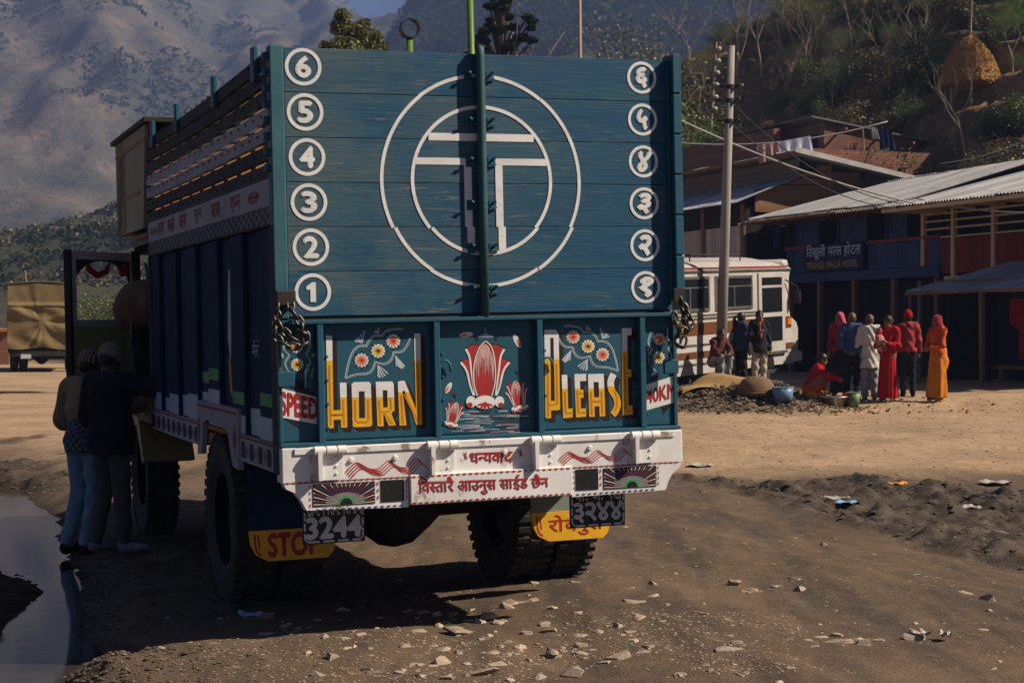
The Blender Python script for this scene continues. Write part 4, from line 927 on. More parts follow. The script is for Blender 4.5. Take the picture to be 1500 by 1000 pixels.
# cab
mb = MB()
mb.bb((-1.0, 5.75, .95), (1.05, 5.82, 1.68)); mb.bb((-1.0, 4.42, 2.27), (1.05, 5.85, 2.36), .02); mb.bb((1.0, 4.42, .95), (1.05, 5.8, 1.7)); mb.bb((-1.0, 4.38, .95), (1.05, 4.44, 2.3))
mb.bb((-1.03, 5.72, .95), (-.97, 5.82, 2.3)); mb.bb((1.0, 5.72, .95), (1.05, 5.82, 2.3)); mb.bb((-1.0, 4.42, .92), (1.05, 5.8, .98)); mb.bb((-1.02, 4.4, .95), (-.96, 4.6, 2.3), .01)
mb.build('cab', DSTEEL, truck)
mb = MB(); mb.prism([(5.82, .75), (7.0, .75), (7.05, 1.35), (6.9, 1.5), (5.82, 1.62)], lambda u, v, d: (d, u, v), -.75, .8); mb.build('bonnet', KHAKI, truck)
mb = MB(); mb.prism([(4.75, .62), (5.0, .95), (5.7, .98), (6.0, .85), (6.05, .6), (5.95, .6), (5.85, .78), (5.65, .9), (5.1, .88), (4.85, .6)], lambda u, v, d: (d, u, v), -1.12, -.72); mb.prism([(4.75, .62), (5.0, .95), (5.7, .98), (6.0, .85), (6.05, .6), (5.95, .6), (5.85, .78), (5.65, .9), (5.1, .88), (4.85, .6)], lambda u, v, d: (d, u, v), .75, 1.12); split_build(mb, 'mudguard', KHAKI, truck)
mb = MB(); mb.bb((-1.118, 4.33, .93), (-1.0, 5.0, 1.2), .01); stp = mb.build('cab_step_panel', CREAM, truck)
mb = MB(); mb.bb((-1.124, 4.42, 1.0), (-1.119, 4.93, 1.14)); mb.build('step_panel_inlay', RAWWOOD, stp)
mb = MB(); mb.grid(lambda u, v: (-1.13+.14*math.sin(v*1.57), 4.36+u*1.55, 2.3+.12*v), 2, 6); mb.bb((-1.0, 4.36, 2.4), (1.05, 5.9, 2.43)); mb.build('cab_roof_edge', CREAM, truck)
mb = MB(); mb.prism([(-1.118, 2.43), (-1.0, 2.43), (-1.0, 3.22), (-1.118, 3.22)], lambda u, v, d: (u, d, v), 5.5, 5.95); mb.build('roof_crown_side', CREAM, truck)
cb = MB(); cb.prism([(4.5, 2.43), (5.95, 2.43), (5.98, 3.2), (4.32, 3.2), (4.32, 3.08)], lambda u, v, d: (d, u, v), -1.118, -1.09); crw = cb.build('roof_crown', CREAM, truck)
cb = MB(); cb.bb((-1.15, 4.15, 3.2), (1.15, 6.05, 3.24), .005); cb.build('crown_roof', DSTEEL, crw)
cb = MB(); cb.bb((-1.123, 4.3, 3.08), (-1.119, 5.96, 3.11)); cb.bb((-1.123, 5.45, 2.45), (-1.119, 5.49, 3.08)); cb.bb((-1.123, 4.62, 2.7), (-1.119, 5.45, 2.73)); cb.build('crown_trim', RAWWOOD, crw)
cb = MB()
for k in range(4): cb.add([(-1.1195, 5.72+.1*math.cos(a), 2.56+k*.15+.06*math.sin(a)) for a in [2*math.pi*j/12 for j in range(12)]], [tuple(range(12))])
cb.build('crown_cutout', BROWN, crw, fix=False)
cb = MB(); cb.bb((-1.09, 5.9, 2.43), (1.1, 5.95, 3.2)); cb.bb((1.07, 4.35, 2.43), (1.1, 5.95, 3.2)); cb.build('crown_front', CREAM, crw)
# open door, hinged at the front pillar
HA, HB = Vector((-.985, 5.95, 0)), Vector((-1.6, 5.3, 0)); dv = (HB-HA).normalized(); dn = Vector((dv.y, -dv.x, 0))
dl = (HB-HA).length
door = bpy.data.objects.new('door', None); COL.objects.link(door); door.parent = truck
D = lambda u, v, d: tuple(HA+dv*u+dn*d+Vector((0, 0, v)))
dm = MB(); dm.prism([(0, 1.02), (dl, 1.0), (dl, 1.68), (0, 1.68)], D, -.025, .025); dm.build('door_panel', KHAKI, door)
dm = MB()
for P in ([(0, 1.68), (.075, 1.68), (.075, 2.29), (0, 2.29)], [(dl-.06, 1.68), (dl, 1.68), (dl, 2.29), (dl-.06, 2.29)], [(.075, 2.225), (dl-.06, 2.225), (dl-.06, 2.29), (.075, 2.29)], [(.075, 1.68), (dl-.06, 1.68), (dl-.06, 1.735), (.075, 1.735)]): dm.prism(P, D, -.03, .03)
dm.build('window_frame', LILAC, door)
dm = MB(); dm.prism([(dl, 1.0), (dl+.035, 1.0), (dl+.035, 2.3), (dl, 2.3)], D, -.035, .02); dm.prism([(.03, 1.665), (dl, 1.665), (dl, 1.69), (.03, 1.69)], D, .026, .036); dm.build('door_edge', DSTEEL, door)
dm = MB(); R0 = (dl-.06-.075)/2; cx = .075+R0   # arched black corners of the window
for sx in (-1, 1):
    prev = None
    for k in range(9):
        a = math.pi/2*k/8; p = (cx+sx*R0*math.cos(a), 1.98+.235*math.sin(a)); q = (cx+sx*R0, 1.98+.235*math.sin(a))
        if prev: dm.add([D(*prev[0], .0), D(*p, .0), D(*q, .0), D(*prev[1], .0)], [(0, 1, 2, 3)])
        prev = (p, q)
    dm.add([D(cx+sx*R0, 2.215, 0), D(cx+sx*R0, 2.226, 0), D(cx, 2.226, 0), D(cx, 2.215, 0)], [(0, 1, 2, 3)])
dm.build('window_valance', BLACKP, door, fix=False)
dm = MB(); dm.tube([D(cx-.14, 2.2, .03), D(cx-.1, 2.13, .035), D(cx+.02, 2.1, .035), D(cx+.13, 2.15, .035), D(cx+.16, 2.23, .03)], [.012, .028, .03, .026, .01], 8); dm.tube([D(.16, 2.2, .02), D(.13, 2.1, .02)], [.05, .03], 7)
dm.build('red_garland', RED, door, True)
dm = MB(); dm.bb((0, 0, 0), (0, 0, 0)); dm = MB(); dm.tube([D(dl-.1, 1.58, .05), D(dl-.2, 1.585, .07), D(dl-.3, 1.6, .06)], .018, 8); dm.prism([(dl-.18, 1.42), (dl-.08, 1.42), (dl-.08, 1.6), (dl-.18, 1.6)], D, .026, .05); dm.tube([D(dl-.06, 2.262, .04), D(dl-.36, 2.262, .04)], .015, 8); dm.build('door_handle', CHAIN, door, True)
dm = MB(); dm.tube([(XL-.04, 4.62, 1.72), (XL-.09, 4.62, 1.72), (XL-.09, 4.62, 1.5), (XL-.04, 4.62, 1.5)], .012, 8); dm.build('grab_handle', CHAIN, truck, True)
dm = MB(); dm.tube([D(.2, 1.7, -.2), D(.17, 2.1, -.25), D(.2, 2.2, -.25)], .012, 8); dm.build('green_rod', GRNP, truck, True)
# posts rising from the bed
GPOST = M('green_post_paint', (.12, .2, .02), (.09, .15, .02), 4, rough=.45)
rx, rz = rear(600, 42, 3.2); mb = MB(); mb.tube([(rx-.01, 3.2, 1.0), (rx-.002, 3.2, rz-.065)], .024, 10); ps = mb.build('ring_post', GPOST, truck, True)
mb = MB(); mb.lathe([(.066, -.035), (.072, -.035), (.072, .035), (.066, .035), (.066, -.035)], 28, (rx, 3.2, rz), 'y'); mb.build('post_ring', M('ring_green_dark', (.03, .035, .01), None, 5, rough=.4), ps)
mx, mz = rear(690, 30, 3.9); mb = MB(); mb.tube([(mx+.02, 3.9, 1.0), (mx-.01, 3.9, 4.6)], .026, 10); mb.build('green_mast', GPOST, truck, True)
# load sack bulging from the doorway
# ================================================================== people
def A3(p): return np.array(p, np.float32)
def rcone(P, a, b_, ra, rb):
    a, b_ = A3(a), A3(b_); ba = b_-a; h = np.clip(((P-a)@ba)/max(1e-9, float(ba@ba)), 0, 1)
    return np.linalg.norm(P-a-h[:, None]*ba, axis=1)-(ra+(rb-ra)*h)
def ell(P, c, r):
    q = P-A3(c); k0 = np.linalg.norm(q/A3(r), axis=1); k1 = np.linalg.norm(q/(A3(r)**2), axis=1)+1e-9; return k0*(k0-1)/k1
def smin(a, b_, k): h = np.clip(.5+.5*(b_-a)/k, 0, 1); return b_+(a-b_)*h-k*h*(1-h)
def surfnet(fn, lo, hi, h):
    lo = A3(lo); n = np.ceil((A3(hi)-lo)/h/4).astype(int)*4+1
    ax = [lo[i]+h*np.arange(n[i], dtype=np.float32) for i in range(3)]
    c = [a[::4] for a in ax]; Pc = np.stack(np.meshgrid(*c, indexing='ij'), -1).reshape(-1, 3); dc = fn(Pc).reshape([len(x) for x in c])
    up = dc
    for i in range(3): up = np.repeat(up, 4, i)
    up = up[2:2+n[0], 2:2+n[1], 2:2+n[2]]; pad = [(0, n[i]-up.shape[i]) for i in range(3)]; up = np.pad(up, pad, 'edge').copy()
    mk = np.abs(up) < 5.5*h; ii = np.argwhere(mk); Pf = np.stack([ax[0][ii[:, 0]], ax[1][ii[:, 1]], ax[2][ii[:, 2]]], 1); up[mk] = fn(Pf)
    s = up < 0; sh = [x-1 for x in up.shape]; pos = np.zeros(sh+[3], np.float32); cnt = np.zeros(sh, np.float32)
    def co_(o): return tuple(slice(o[i], o[i]+sh[i]) for i in range(3))
    for a in range(3):
        for u in (0, 1):
            for v in (0, 1):
                o0 = [0, 0, 0]; o0[(a+1) % 3] = u; o0[(a+2) % 3] = v; o1 = list(o0); o1[a] = 1
                va, vb = up[co_(o0)], up[co_(o1)]; cr = s[co_(o0)] != s[co_(o1)]; den = np.where(cr, va-vb, 1); t = np.where(cr, va/den, 0)
                cnt += cr
                for i in range(3): pos[..., i] += np.where(cr, (t if i == a else o0[i]), 0)
    act = cnt > 0; im = -np.ones(sh, np.int64); im[act] = np.arange(act.sum()); ij = np.argwhere(act); V = lo+h*(ij+pos[act]/cnt[act][:, None]); Q = []
    for a in range(3):
        b_, c_ = (a+1) % 3, (a+2) % 3; s0 = [slice(None)]*3; s1 = [slice(None)]*3; s0[a] = slice(0, -1); s1[a] = slice(1, None)
        x0, x1 = s[tuple(s0)], s[tuple(s1)]; e = np.argwhere(x0 != x1); ok = (e[:, b_] > 0) & (e[:, c_] > 0) & (e[:, b_] < sh[b_]) & (e[:, c_] < sh[c_]); e = e[ok]
        fl = x0[tuple(e.T)]; q = []
        for db, dc_ in ((-1, -1), (0, -1), (0, 0), (-1, 0)): k = e.copy(); k[:, b_] += db; k[:, c_] += dc_; q.append(im[tuple(k.T)])
        q = np.stack(q, 1); q[~fl] = q[~fl][:, ::-1]; Q.append(q)
    return V, np.concatenate(Q)
SKIN = M('skin', (.2, .1, .06), (.16, .08, .045), 9, rough=.55, bmp=.05); SKIND = M('skin_dark', (.1, .05, .03), (.08, .04, .024), 9, rough=.55, bmp=.05)
HAIR = M('black_hair', (.008, .007, .006), (.018, .013, .01), 30, rough=.45); HAIRB = M('brown_hair', (.12, .075, .03), (.07, .04, .02), 30, rough=.5)
def cloth(name, c, c2=None, sc_=9): return M('cloth_'+name, c, c2, sc_, rough=.9, bmp=.25, bd=.01, spec=.1)
def lerp(a, b_, t): return tuple(a[i]+(b_[i]-a[i])*t for i in range(3))
STAND = dict(pel=(0, 0, .92), chest=(0, .0, 1.2), neck=(0, -.005, 1.4), head=(0, .025, 1.535), hip=(.085, 0, .9), knee=(.095, .02, .49), ank=(.1, -.02, .085), toe=(.12, .14, .03), sh=(.175, -.005, 1.355), el=(.225, -.03, 1.09), wr=(.235, .05, .86), hd=(.235, .085, .78))
FOLD = [1.0]
def fold(P, a, f, ph=0): return FOLD[0]*a*np.sin(P[:, 2]*f+np.sin(P[:, 0]*17+ph)*1.5+P[:, 1]*9+ph)*np.sin(P[:, 0]*23+P[:, 1]*19+ph)
def person(label, loc, yaw, H=1.65, pose=None, wear=(), skin=None, hair=HAIR, h=.014, group=None, seat=None, cat='person', eyes=False):
    """one continuous body; clothes, hair and shoes are its children"""
    J = {}
    for k, v in STAND.items():
        if k in ('hip', 'knee', 'ank', 'toe', 'sh', 'el', 'wr', 'hd'):
            J[k+'R'] = v; J[k+'L'] = (-v[0], v[1], v[2])
        else: J[k] = v
    if pose: J.update(pose)
    root = thing('person', label, cat, loc, (0, 0, yaw), group); root.scale = (H/1.65*.93, H/1.65*.95, H/1.65)
    FOLD[0] = .5 if h < .012 else 1.0; up = A3(J['neck'])-A3(J['chest']); fw = A3(J['head'])-A3(J['neck'])
    hc = A3(J['head']); fd = A3(J.get('face', (0, 1, 0))); fd = fd/np.linalg.norm(fd); sd = np.cross(fd, A3((0, 0, 1))); sd /= np.linalg.norm(sd); ud = np.cross(sd, fd)
    def HL(P): q = P-hc; return np.stack([q@sd, q@fd, q@ud], 1)
    torso = lambda P, g=0: smin(smin(smin(rcone(P, lerp(J['pel'], J['chest'], .0), J['chest'], .112+g, .118+g), rcone(P, A3(J['hipL'])*.75+A3(J['pel'])*.25, A3(J['hipR'])*.75+A3(J['pel'])*.25, .1+g, .1+g), .06), rcone(P, lerp(J['shL'], J['neck'], .25), lerp(J['shR'], J['neck'], .25), .07+g, .07+g), .09), rcone(P, J['chest'], lerp(J['chest'], J['neck'], .7), .12+g, .085+g), .06)
    def arm(P, s_, g=0, t=1.0):
        e = lerp(J['el'+s_], J['wr'+s_], t); return smin(rcone(P, J['sh'+s_], J['el'+s_], .052+g, .042+g), rcone(P, J['el'+s_], e, .041+g, .031+.01*(1-t)+g), .02)
    def leg(P, s_, g=0, t=1.0): return smin(rcone(P, J['hip'+s_], J['knee'+s_], .085+g, .056+g), rcone(P, J['knee'+s_], lerp(J['knee'+s_], J['ank'+s_], t), .056+g, .038+g*1.2), .03)
    def headf(P):
        q = HL(P); d = ell(q, (0, -.012, .02), (.075, .094, .098)); d = smin(d, ell(q, (0, .03, -.06), (.052, .062, .062)), .04); d = smin(d, rcone(q, (0, .085, .015), (0, .102, -.022), .009, .015), .014)
        d = np.maximum(d, -ell(q, (.032, .098, .012), (.02, .02, .012))+0) if False else d
        for x in (-.076, .076): d = smin(d, ell(q, (x, -.01, -.005), (.012, .022, .032)), .01)
        return smin(d, ell(q, (0, .082, -.063), (.026, .012, .01)), .012)
    def body(P):
        d = torso(P)
        for s_ in 'LR':
            d = smin(d, arm(P, s_), .035); d = smin(d, leg(P, s_), .04); w_, hd = A3(J['wr'+s_]), A3(J['hd'+s_]); d = smin(d, rcone(P, w_, lerp(w_, hd, .75), .028, .034), .02)
            a_ = A3(J['ank'+s_]); d = smin(d, rcone(P, a_+A3((0, 0, -.03)), J['toe'+s_], .043, .03), .03)
        d = smin(d, rcone(P, J['neck'], hc-ud*.05, .055, .05), .03); return smin(d, headf(P), .02)
    allp = np.array([v for k, v in J.items() if k != 'face' and k != 'pel'], float); lo = allp.min(0)-.17; hi = allp.max(0)+.17; lo[2] = max(lo[2], -.03)
    V, Q = surfnet(body, lo, hi, h); nv = len(V)
    fm = MB()       # fingers: four unequal and a thumb, bent
    for s_ in 'LR':
        w_, hd = Vector(J['wr'+s_]), Vector(J['hd'+s_]); d = (hd-w_).normalized(); pal = Vector(J.get('palm'+s_, (1 if s_ == 'L' else -1, 0, 0))); pal = (pal-d*pal.dot(d)).normalized(); ac = d.cross(pal)
        base = w_+d*.075
        for k, (o_, l_) in enumerate(((-.03, .062), (-.01, .076), (.011, .07), (.031, .055))):
            p0 = base+ac*o_-d*.01; p1 = p0+d*l_*.5+pal*.006; p2 = p1+d*l_*.3+pal*.02; p3 = p2+d*l_*.2+pal*.024; fm.tube([p0, p1, p2, p3], [.0105, .0095, .0085, .006], 6)
        p0 = w_+d*.035-ac*.028; p1 = p0+d*.028-ac*.024+pal*.01; fm.tube([p0, p1, p1+d*.03-ac*.004+pal*.012], [.013, .011, .007], 6)
    me = bpy.data.meshes.new('body'); me.from_pydata([tuple(x) for x in V]+fm.v, [], [tuple(x) for x in Q]+[tuple(i+nv for i in f) for f in fm.f])
    link('body', me, skin or SKIN, root, True)
    def layer(nm, fn, mat, lo_=None, hi_=None, hh=None):
        V, Q = surfnet(fn, lo-.08 if lo_ is None else lo_, hi+.08 if hi_ is None else hi_, hh or h)
        if len(Q): link(nm, np_mesh(nm, V, Q), mat, root, True)
    for wdef in wear:
        kind, mat = wdef[0], wdef[1]; o = wdef[2] if len(wdef) > 2 else {}
        ph = (loc[0]*7.3) % 6.28
        if kind == 'trousers':
            def f(P):
                g = o.get('g', .018); d = smin(leg(P, 'L', g, o.get('t', .97)), leg(P, 'R', g, o.get('t', .97)), .02); pe = rcone(P, A3(J['hipL'])*.8+A3(J['pel'])*.2, A3(J['hipR'])*.8+A3(J['pel'])*.2, .112+g*.5, .112+g*.5)
                d = smin(d, pe, .05); d = np.maximum(d, P[:, 2]-(J['pel'][2]+.1)); return d+fold(P, .013, 34, ph)
            layer('trousers', f, mat)
        elif kind in ('shirt', 'jacket', 'tunic'):
            def f(P):
                g = .018 if kind == 'shirt' else .03; g = o.get('g', g); d = torso(P, g); sl = o.get('sleeve', .95)
                for s_ in 'LR': d = smin(d, arm(P, s_, g*.85, sl), .04)
                hem = o.get('hem', -.02)
                if hem < -.02 or kind == 'tunic':
                    dr = A3(J['pel'])+A3((0, 0, hem)); d = smin(d, rcone(P, lerp(J['pel'], J['chest'], .3), dr, .125+g, o.get('flare', .15)+g), .05)
                    d = np.maximum(d, (dr[2]-P[:, 2]))
                else: d = np.maximum(d, (J['pel'][2]+hem-P[:, 2]))
                d = smin(d, rcone(P, J['neck'], lerp(J['neck'], J['head'], .3), .062, .058), .02); d = np.maximum(d, -(hc[2]-.07-P[:, 2])) if True else d
                return d+fold(P, .013, 27, ph)
            layer(kind, f, mat)
        elif kind == 'skirt':
            z0 = o.get('z', .06); rr = o.get('r', .22)
            def f(P):
                t = np.clip((J['pel'][2]+.1-P[:, 2])/(J['pel'][2]+.1-z0), 0, 1); q = P-(A3(J['pel'])*(1-t)[:, None]+A3(o.get('foot', (0, .01, 0)))*t[:, None]); a = np.arctan2(q[:, 1], q[:, 0]); r_ = .125+(rr-.125)*t**.6+.017*t*np.sin(a*13+t*2+np.sin(a*3)*2)
                d = np.hypot(q[:, 0], q[:, 1]*1.15)-r_; return np.maximum(np.maximum(d*.8, z0-P[:, 2]), P[:, 2]-J['pel'][2]-.1)
            layer('skirt', f, mat)
        elif kind == 'hair':
            def f(P):
                q = HL(P); d = ell(q, (0, -.018, .028), (.087, .102, .102)); d = np.maximum(d, -ell(q, (0, .1, -.04), (.07, .07, .1)))
                d = np.maximum(d, -.075-q[:, 2]+np.maximum(0, q[:, 1])*1.0)
                if o.get('bun'): d = smin(d, ell(q, (0, -.12, .0), (.05, .045, .05)), .02)
                return d+.004*np.sin(q[:, 0]*160)*np.sin(q[:, 1]*90+q[:, 2]*60)
            layer('hair', f, mat, hc-.2, hc+.2, h*.8)
        elif kind == 'cap':
            def f(P):
                q = HL(P); d = ell(q, (0, -.012, .06), o.get('r', (.09, .106, .085))); d = np.maximum(d, o.get('z', .012)-q[:, 2]-.25*np.minimum(0, q[:, 1])*-1); return d+.004*np.sin(q[:, 2]*140)
            layer('cap', f, mat, hc-.22, hc+.22, h*.8)
        elif kind == 'shawl':
            def f(P):
                q = HL(P); d = ell(q, (0, -.02, .02), (.1, .118, .12)); d = smin(d, rcone(P, hc-ud*.05-fd*.03, A3(J['neck'])-A3((0, .02, 0)), .1, .1), .05)
                d = smin(d, rcone(P, lerp(J['shL'], J['neck'], .1), lerp(J['shR'], J['neck'], .1), .085, .085), .06)
                bk = A3(o.get('back', (0, -.12, -.55))); d = smin(d, rcone(P, A3(J['neck'])+A3((0, -.05, -.08)), A3(J['neck'])+bk, .12, o.get('br', .1)), .06)
                d = np.maximum(d, -ell(q, (0, .12, -.03), (.066, .09, .1))); return d+fold(P, .011, 26, ph)
            layer('shawl', f, mat)
        elif kind == 'sash':
            def f(P):
                a, b_ = o['a'], o['b']; d = rcone(P, a, b_, o.get('r0', .09), o.get('r1', .12)); return d+fold(P, .012, 30, ph)
            layer('sash', f, mat)
        elif kind == 'scarf':
            def f(P): return smin(np.abs(rcone(P, A3(J['neck'])+A3((0, 0, -.02)), lerp(J['neck'], J['head'], .4), .08, .075))-.018, rcone(P, A3(J['neck'])+A3((.02, .09, -.03)), A3(J['chest'])+A3((.03, .15, -.08)), .035, .045), .03)
            layer('scarf', f, mat)
        elif kind == 'shoes':
            for s_ in 'LR':
                a_ = A3(J['ank'+s_]); t_ = A3(J['toe'+s_]); f = lambda P: np.maximum(smin(rcone(P, a_+A3((0, -.02, -.035)), t_+A3((0, .01, .005)), .044, .034), rcone(P, a_+A3((0, 0, -.045)), a_+A3((0, 0, -.01)), .046, .044), .02), -.012-(P[:, 2]-min(0, t_[2]-.03)))
                m_ = (a_+t_)/2; layer('shoe', f, mat, m_-.2, m_+.2, h*.8)
    if eyes:
        for x in (-.032, .032):
            mb = MB(); c_ = hc+sd*x+fd*.083+ud*.012; mb.lathe([(0, -.008), (.008, -.004), (.009, 0), (.008, .004), (0, .008)], 8, tuple(c_)); mb.build('eye', BLACKP, root, True)
    return root
JEANS = cloth('jeans', (.13, .2, .27), (.2, .28, .34)); DKC = cloth('dark', (.012, .013, .017), (.02, .02, .024)); GREYT = cloth('grey_trousers', (.09, .08, .075), (.06, .055, .05)); TANJ = cloth('tan', (.3, .2, .12), (.22, .14, .08))
WOOL = cloth('beige_wool', (.26, .22, .16), (.18, .15, .1), 14); REDC = cloth('red', (.34, .012, .014), (.24, .006, .01)); MAROON = cloth('maroon', (.3, .03, .04), (.16, .012, .02), 14); SAFF = cloth('saffron', (.55, .2, .015), (.36, .1, .01), 7)
PINKC = cloth('pink', (.5, .09, .12), (.34, .05, .08)); BLUES = cloth('blue_shirt', (.05, .075, .17), (.035, .05, .12)); WHITEC = cloth('white', (.55, .53, .48), (.42, .4, .36)); PALEG = cloth('pale_grey', (.28, .29, .3), (.2, .21, .22)); CREAMC = cloth('cream_trousers', (.38, .34, .28), (.28, .25, .2)); NAVY = cloth('navy', (.03, .045, .11), (.02, .03, .07)); OLIVEC = cloth('orange_red', (.5, .1, .015), (.4, .03, .015), 6)
def checkmat(name, a, b_, s_):
    m, nt, b = newmat('cloth_'+name); t = nd(nt, 'ShaderNodeTexCoord'); c = nd(nt, 'ShaderNodeTexChecker'); c.inputs['Scale'].default_value = s_; c.inputs['Color1'].default_value = (*a, 1); c.inputs['Color2'].default_value = (*b_, 1)
    nt.links.new(t.outputs['Object'], c.inputs['Vector']); nt.links.new(c.outputs[0], b.inputs['Base Color']); b.inputs['Roughness'].default_value = .9; return m
PLAID = checkmat('red_plaid', (.4, .015, .015), (.06, .008, .01), 42); CHECK = checkmat('dark_check', (.02, .025, .04), (.1, .1, .11), 30)
def stripemat():
    m, nt, b = newmat('cloth_striped_cap'); t = nd(nt, 'ShaderNodeTexCoord'); wv = nd(nt, 'ShaderNodeTexWave'); wv.inputs['Scale'].default_value = 14; nt.links.new(t.outputs['Object'], wv.inputs['Vector'])
    nt.links.new(ramp(nt, wv.outputs['Fac'], [(.35, (.02, .016, .02)), (.5, (.25, .05, .07)), (.75, (.3, .22, .2))]), b.inputs['Base Color']); b.inputs['Roughness'].default_value = .9; return m
STRIPE = stripemat(); PALESHOE = cloth('pale_shoe', (.2, .21, .23), (.14, .15, .17)); DKSHOE = cloth('dark_shoe', (.02, .016, .013))
# two men at the cab door, seen from behind, leaning towards it
p1 = gd(124, 13.15); p2 = gd(163, 12.75)
person('man in tan jacket, striped cap and light blue jeans at the truck door', p1, R(-28), 1.58,
       dict(chest=(-.05, .05, 1.18), neck=(-.08, .1, 1.36), head=(-.09, .17, 1.49), face=(.25, .95, -.25), shL=(-.26, .07, 1.32), shR=(.09, .1, 1.31), elL=(-.33, .06, 1.06), wrL=(-.22, .2, .92), hdL=(-.18, .26, .88), elR=(.26, .2, 1.16), wrR=(.4, .3, 1.2), hdR=(.47, .33, 1.22), ankL=(-.12, -.1, .085), toeL=(-.1, .07, .03), kneeL=(-.09, .03, .49), ankR=(.06, -.06, .085), toeR=(.09, .1, .03)),
       [('trousers', JEANS), ('shirt', CHECK, dict(hem=-.1, g=.02, sleeve=.2)), ('jacket', TANJ, dict(hem=.06)), ('cap', STRIPE, dict(r=(.095, .112, .1), z=.0)), ('hair', HAIR), ('shoes', DKSHOE)], SKIND, h=.011)
person('man in a dark jacket, beige wool cap and grey trousers reaching into the truck cab', p2, R(-34), 1.6,
       dict(chest=(-.09, .06, 1.17), neck=(-.18, .13, 1.34), head=(-.23, .2, 1.46), face=(.1, .93, -.4), shL=(-.34, .1, 1.28), shR=(.0, .1, 1.32), elL=(-.42, .12, 1.03), wrL=(-.3, .26, .9), hdL=(-.26, .32, .86), elR=(.28, .24, 1.26), wrR=(.52, .4, 1.28), hdR=(.59, .44, 1.29), ankL=(-.13, -.06, .085), toeL=(-.1, .11, .03), kneeL=(-.11, .03, .49), ankR=(.1, .05, .085), toeR=(.25, .12, .03)),
       [('trousers', GREYT), ('jacket', DKC, dict(hem=-.16, g=.045, flare=.15)), ('cap', WOOL, dict(r=(.1, .115, .1), z=-.02)), ('hair', HAIR), ('shoes', PALESHOE)], SKIND, h=.011)
def sackmesh():
    def f(P): return smin(ell(P, (0, 0, 0), (.22, .36, .22)), ell(P, (.05, -.2, -.1), (.16, .22, .16)), .12)+.012*np.sin(P[:, 1]*22+P[:, 2]*13)*np.sin(P[:, 0]*19)
    return np_mesh('sack', *surfnet(f, (-.45, -.65, -.45), (.45, .65, .4), .025))
SACK = M('brown_sacking', (.16, .09, .05), (.1, .055, .03), 6, rough=.95, bmp=.4)
o = link('load_sack', sackmesh(), SACK, None, True); o.matrix_world = Matrix.Translation(TO) @ Matrix(TM.tolist()).to_4x4() @ Matrix.Translation((-1.14, 4.75, 1.84)) @ Matrix.Scale(.8, 4) @ Matrix.Rotation(R(-24), 4, 'X') @ Matrix.Rotation(R(10), 4, 'Z')
tag(o, 'bulging brown sack stuffed in the open cab doorway of the teal truck', 'sack')
# people by the shops and the bus
bk = dict(wrL=(-.06, -.15, .9), hdL=(.02, -.17, .87), wrR=(.06, -.15, .9), hdR=(-.02, -.17, .87), elL=(-.25, -.11, 1.08), elR=(.25, -.11, 1.08))
person('seated man in brown jacket and pale trousers with his hand at his chin', gd(1052, 34.6)+Vector((0, 0, .12)), R(-150), 1.6,
       dict(pel=(0, -.12, .36), chest=(0, -.02, .62), neck=(0, .06, .8), head=(0, .12, .93), hipL=(-.09, -.1, .36), hipR=(.09, -.1, .36), kneeL=(-.12, .28, .46), kneeR=(.12, .28, .46), ankL=(-.1, .24, .09), ankR=(.12, .26, .09), toeL=(-.11, .4, .04), toeR=(.13, .42, .04), shL=(-.17, .04, .76), shR=(.17, .04, .76), elL=(-.2, .22, .53), elR=(.2, .2, .53), wrL=(-.06, .36, .52), wrR=(.04, .2, .78), hdL=(0, .4, .5), hdR=(.02, .18, .85)),
       [('trousers', PALEG), ('jacket', cloth('brown', (.1, .035, .028), (.06, .025, .02)), dict(hem=0)), ('hair', HAIR), ('shoes', DKSHOE)], eyes=True)
person('standing man in a dark blue jacket, first to the right of the concrete pole', gd(1085, 36.2), R(-60), 1.66, dict(wrL=(-.12, .2, 1.0), hdL=(-.06, .24, 1.0), elL=(-.25, .02, 1.08)), [('trousers', DKC), ('jacket', NAVY, dict(hem=-.08)), ('hair', HAIR), ('shoes', DKSHOE)], SKIND)
person('man in dark jacket, rust scarf and cream trousers beside the bus door', gd(1112, 35.8), R(-168), 1.68, dict(wrR=(.1, .24, 1.16), hdR=(.05, .25, 1.24), elR=(.24, .06, 1.06)), [('trousers', CREAMC), ('jacket', DKC, dict(hem=-.14)), ('scarf', cloth('rust', (.35, .07, .03), (.25, .05, .03))), ('hair', HAIR), ('shoes', DKSHOE)], eyes=True)
person('woman in red and orange squatting beside the aluminium basin', gd(1192, 32.5), R(-115), 1.6,
       dict(pel=(0, -.1, .2), chest=(0, .04, .48), neck=(0, .13, .66), head=(0, .19, .79), face=(-.3, .9, -.35), hipL=(-.1, -.08, .22), hipR=(.1, -.08, .22), kneeL=(-.16, .26, .47), kneeR=(.16, .26, .47), ankL=(-.12, .04, .08), ankR=(.12, .04, .08), toeL=(-.14, .2, .03), toeR=(.14, .2, .03), shL=(-.16, .11, .62), shR=(.16, .11, .62), elL=(-.24, .32, .47), elR=(.24, .32, .47), wrL=(-.12, .5, .4), wrR=(.1, .52, .42), hdL=(-.08, .56, .37), hdR=(.06, .58, .4)),
       [('skirt', SAFF, dict(z=.03, r=.3, foot=(0, .12, 0))), ('trousers', OLIVEC, dict(g=.035, t=.8)), ('shirt', REDC, dict(hem=0)), ('hair', HAIR, dict(bun=1))], eyes=True)
person('person in a pink shawl half hidden behind the man in the blue shirt', gd(1231, 34.0), R(150), 1.64, None, [('shawl', PINKC, dict(back=(0, -.08, -.5))), ('shirt', MAROON, dict(hem=-.02)), ('skirt', DKC), ('hair', HAIR)])
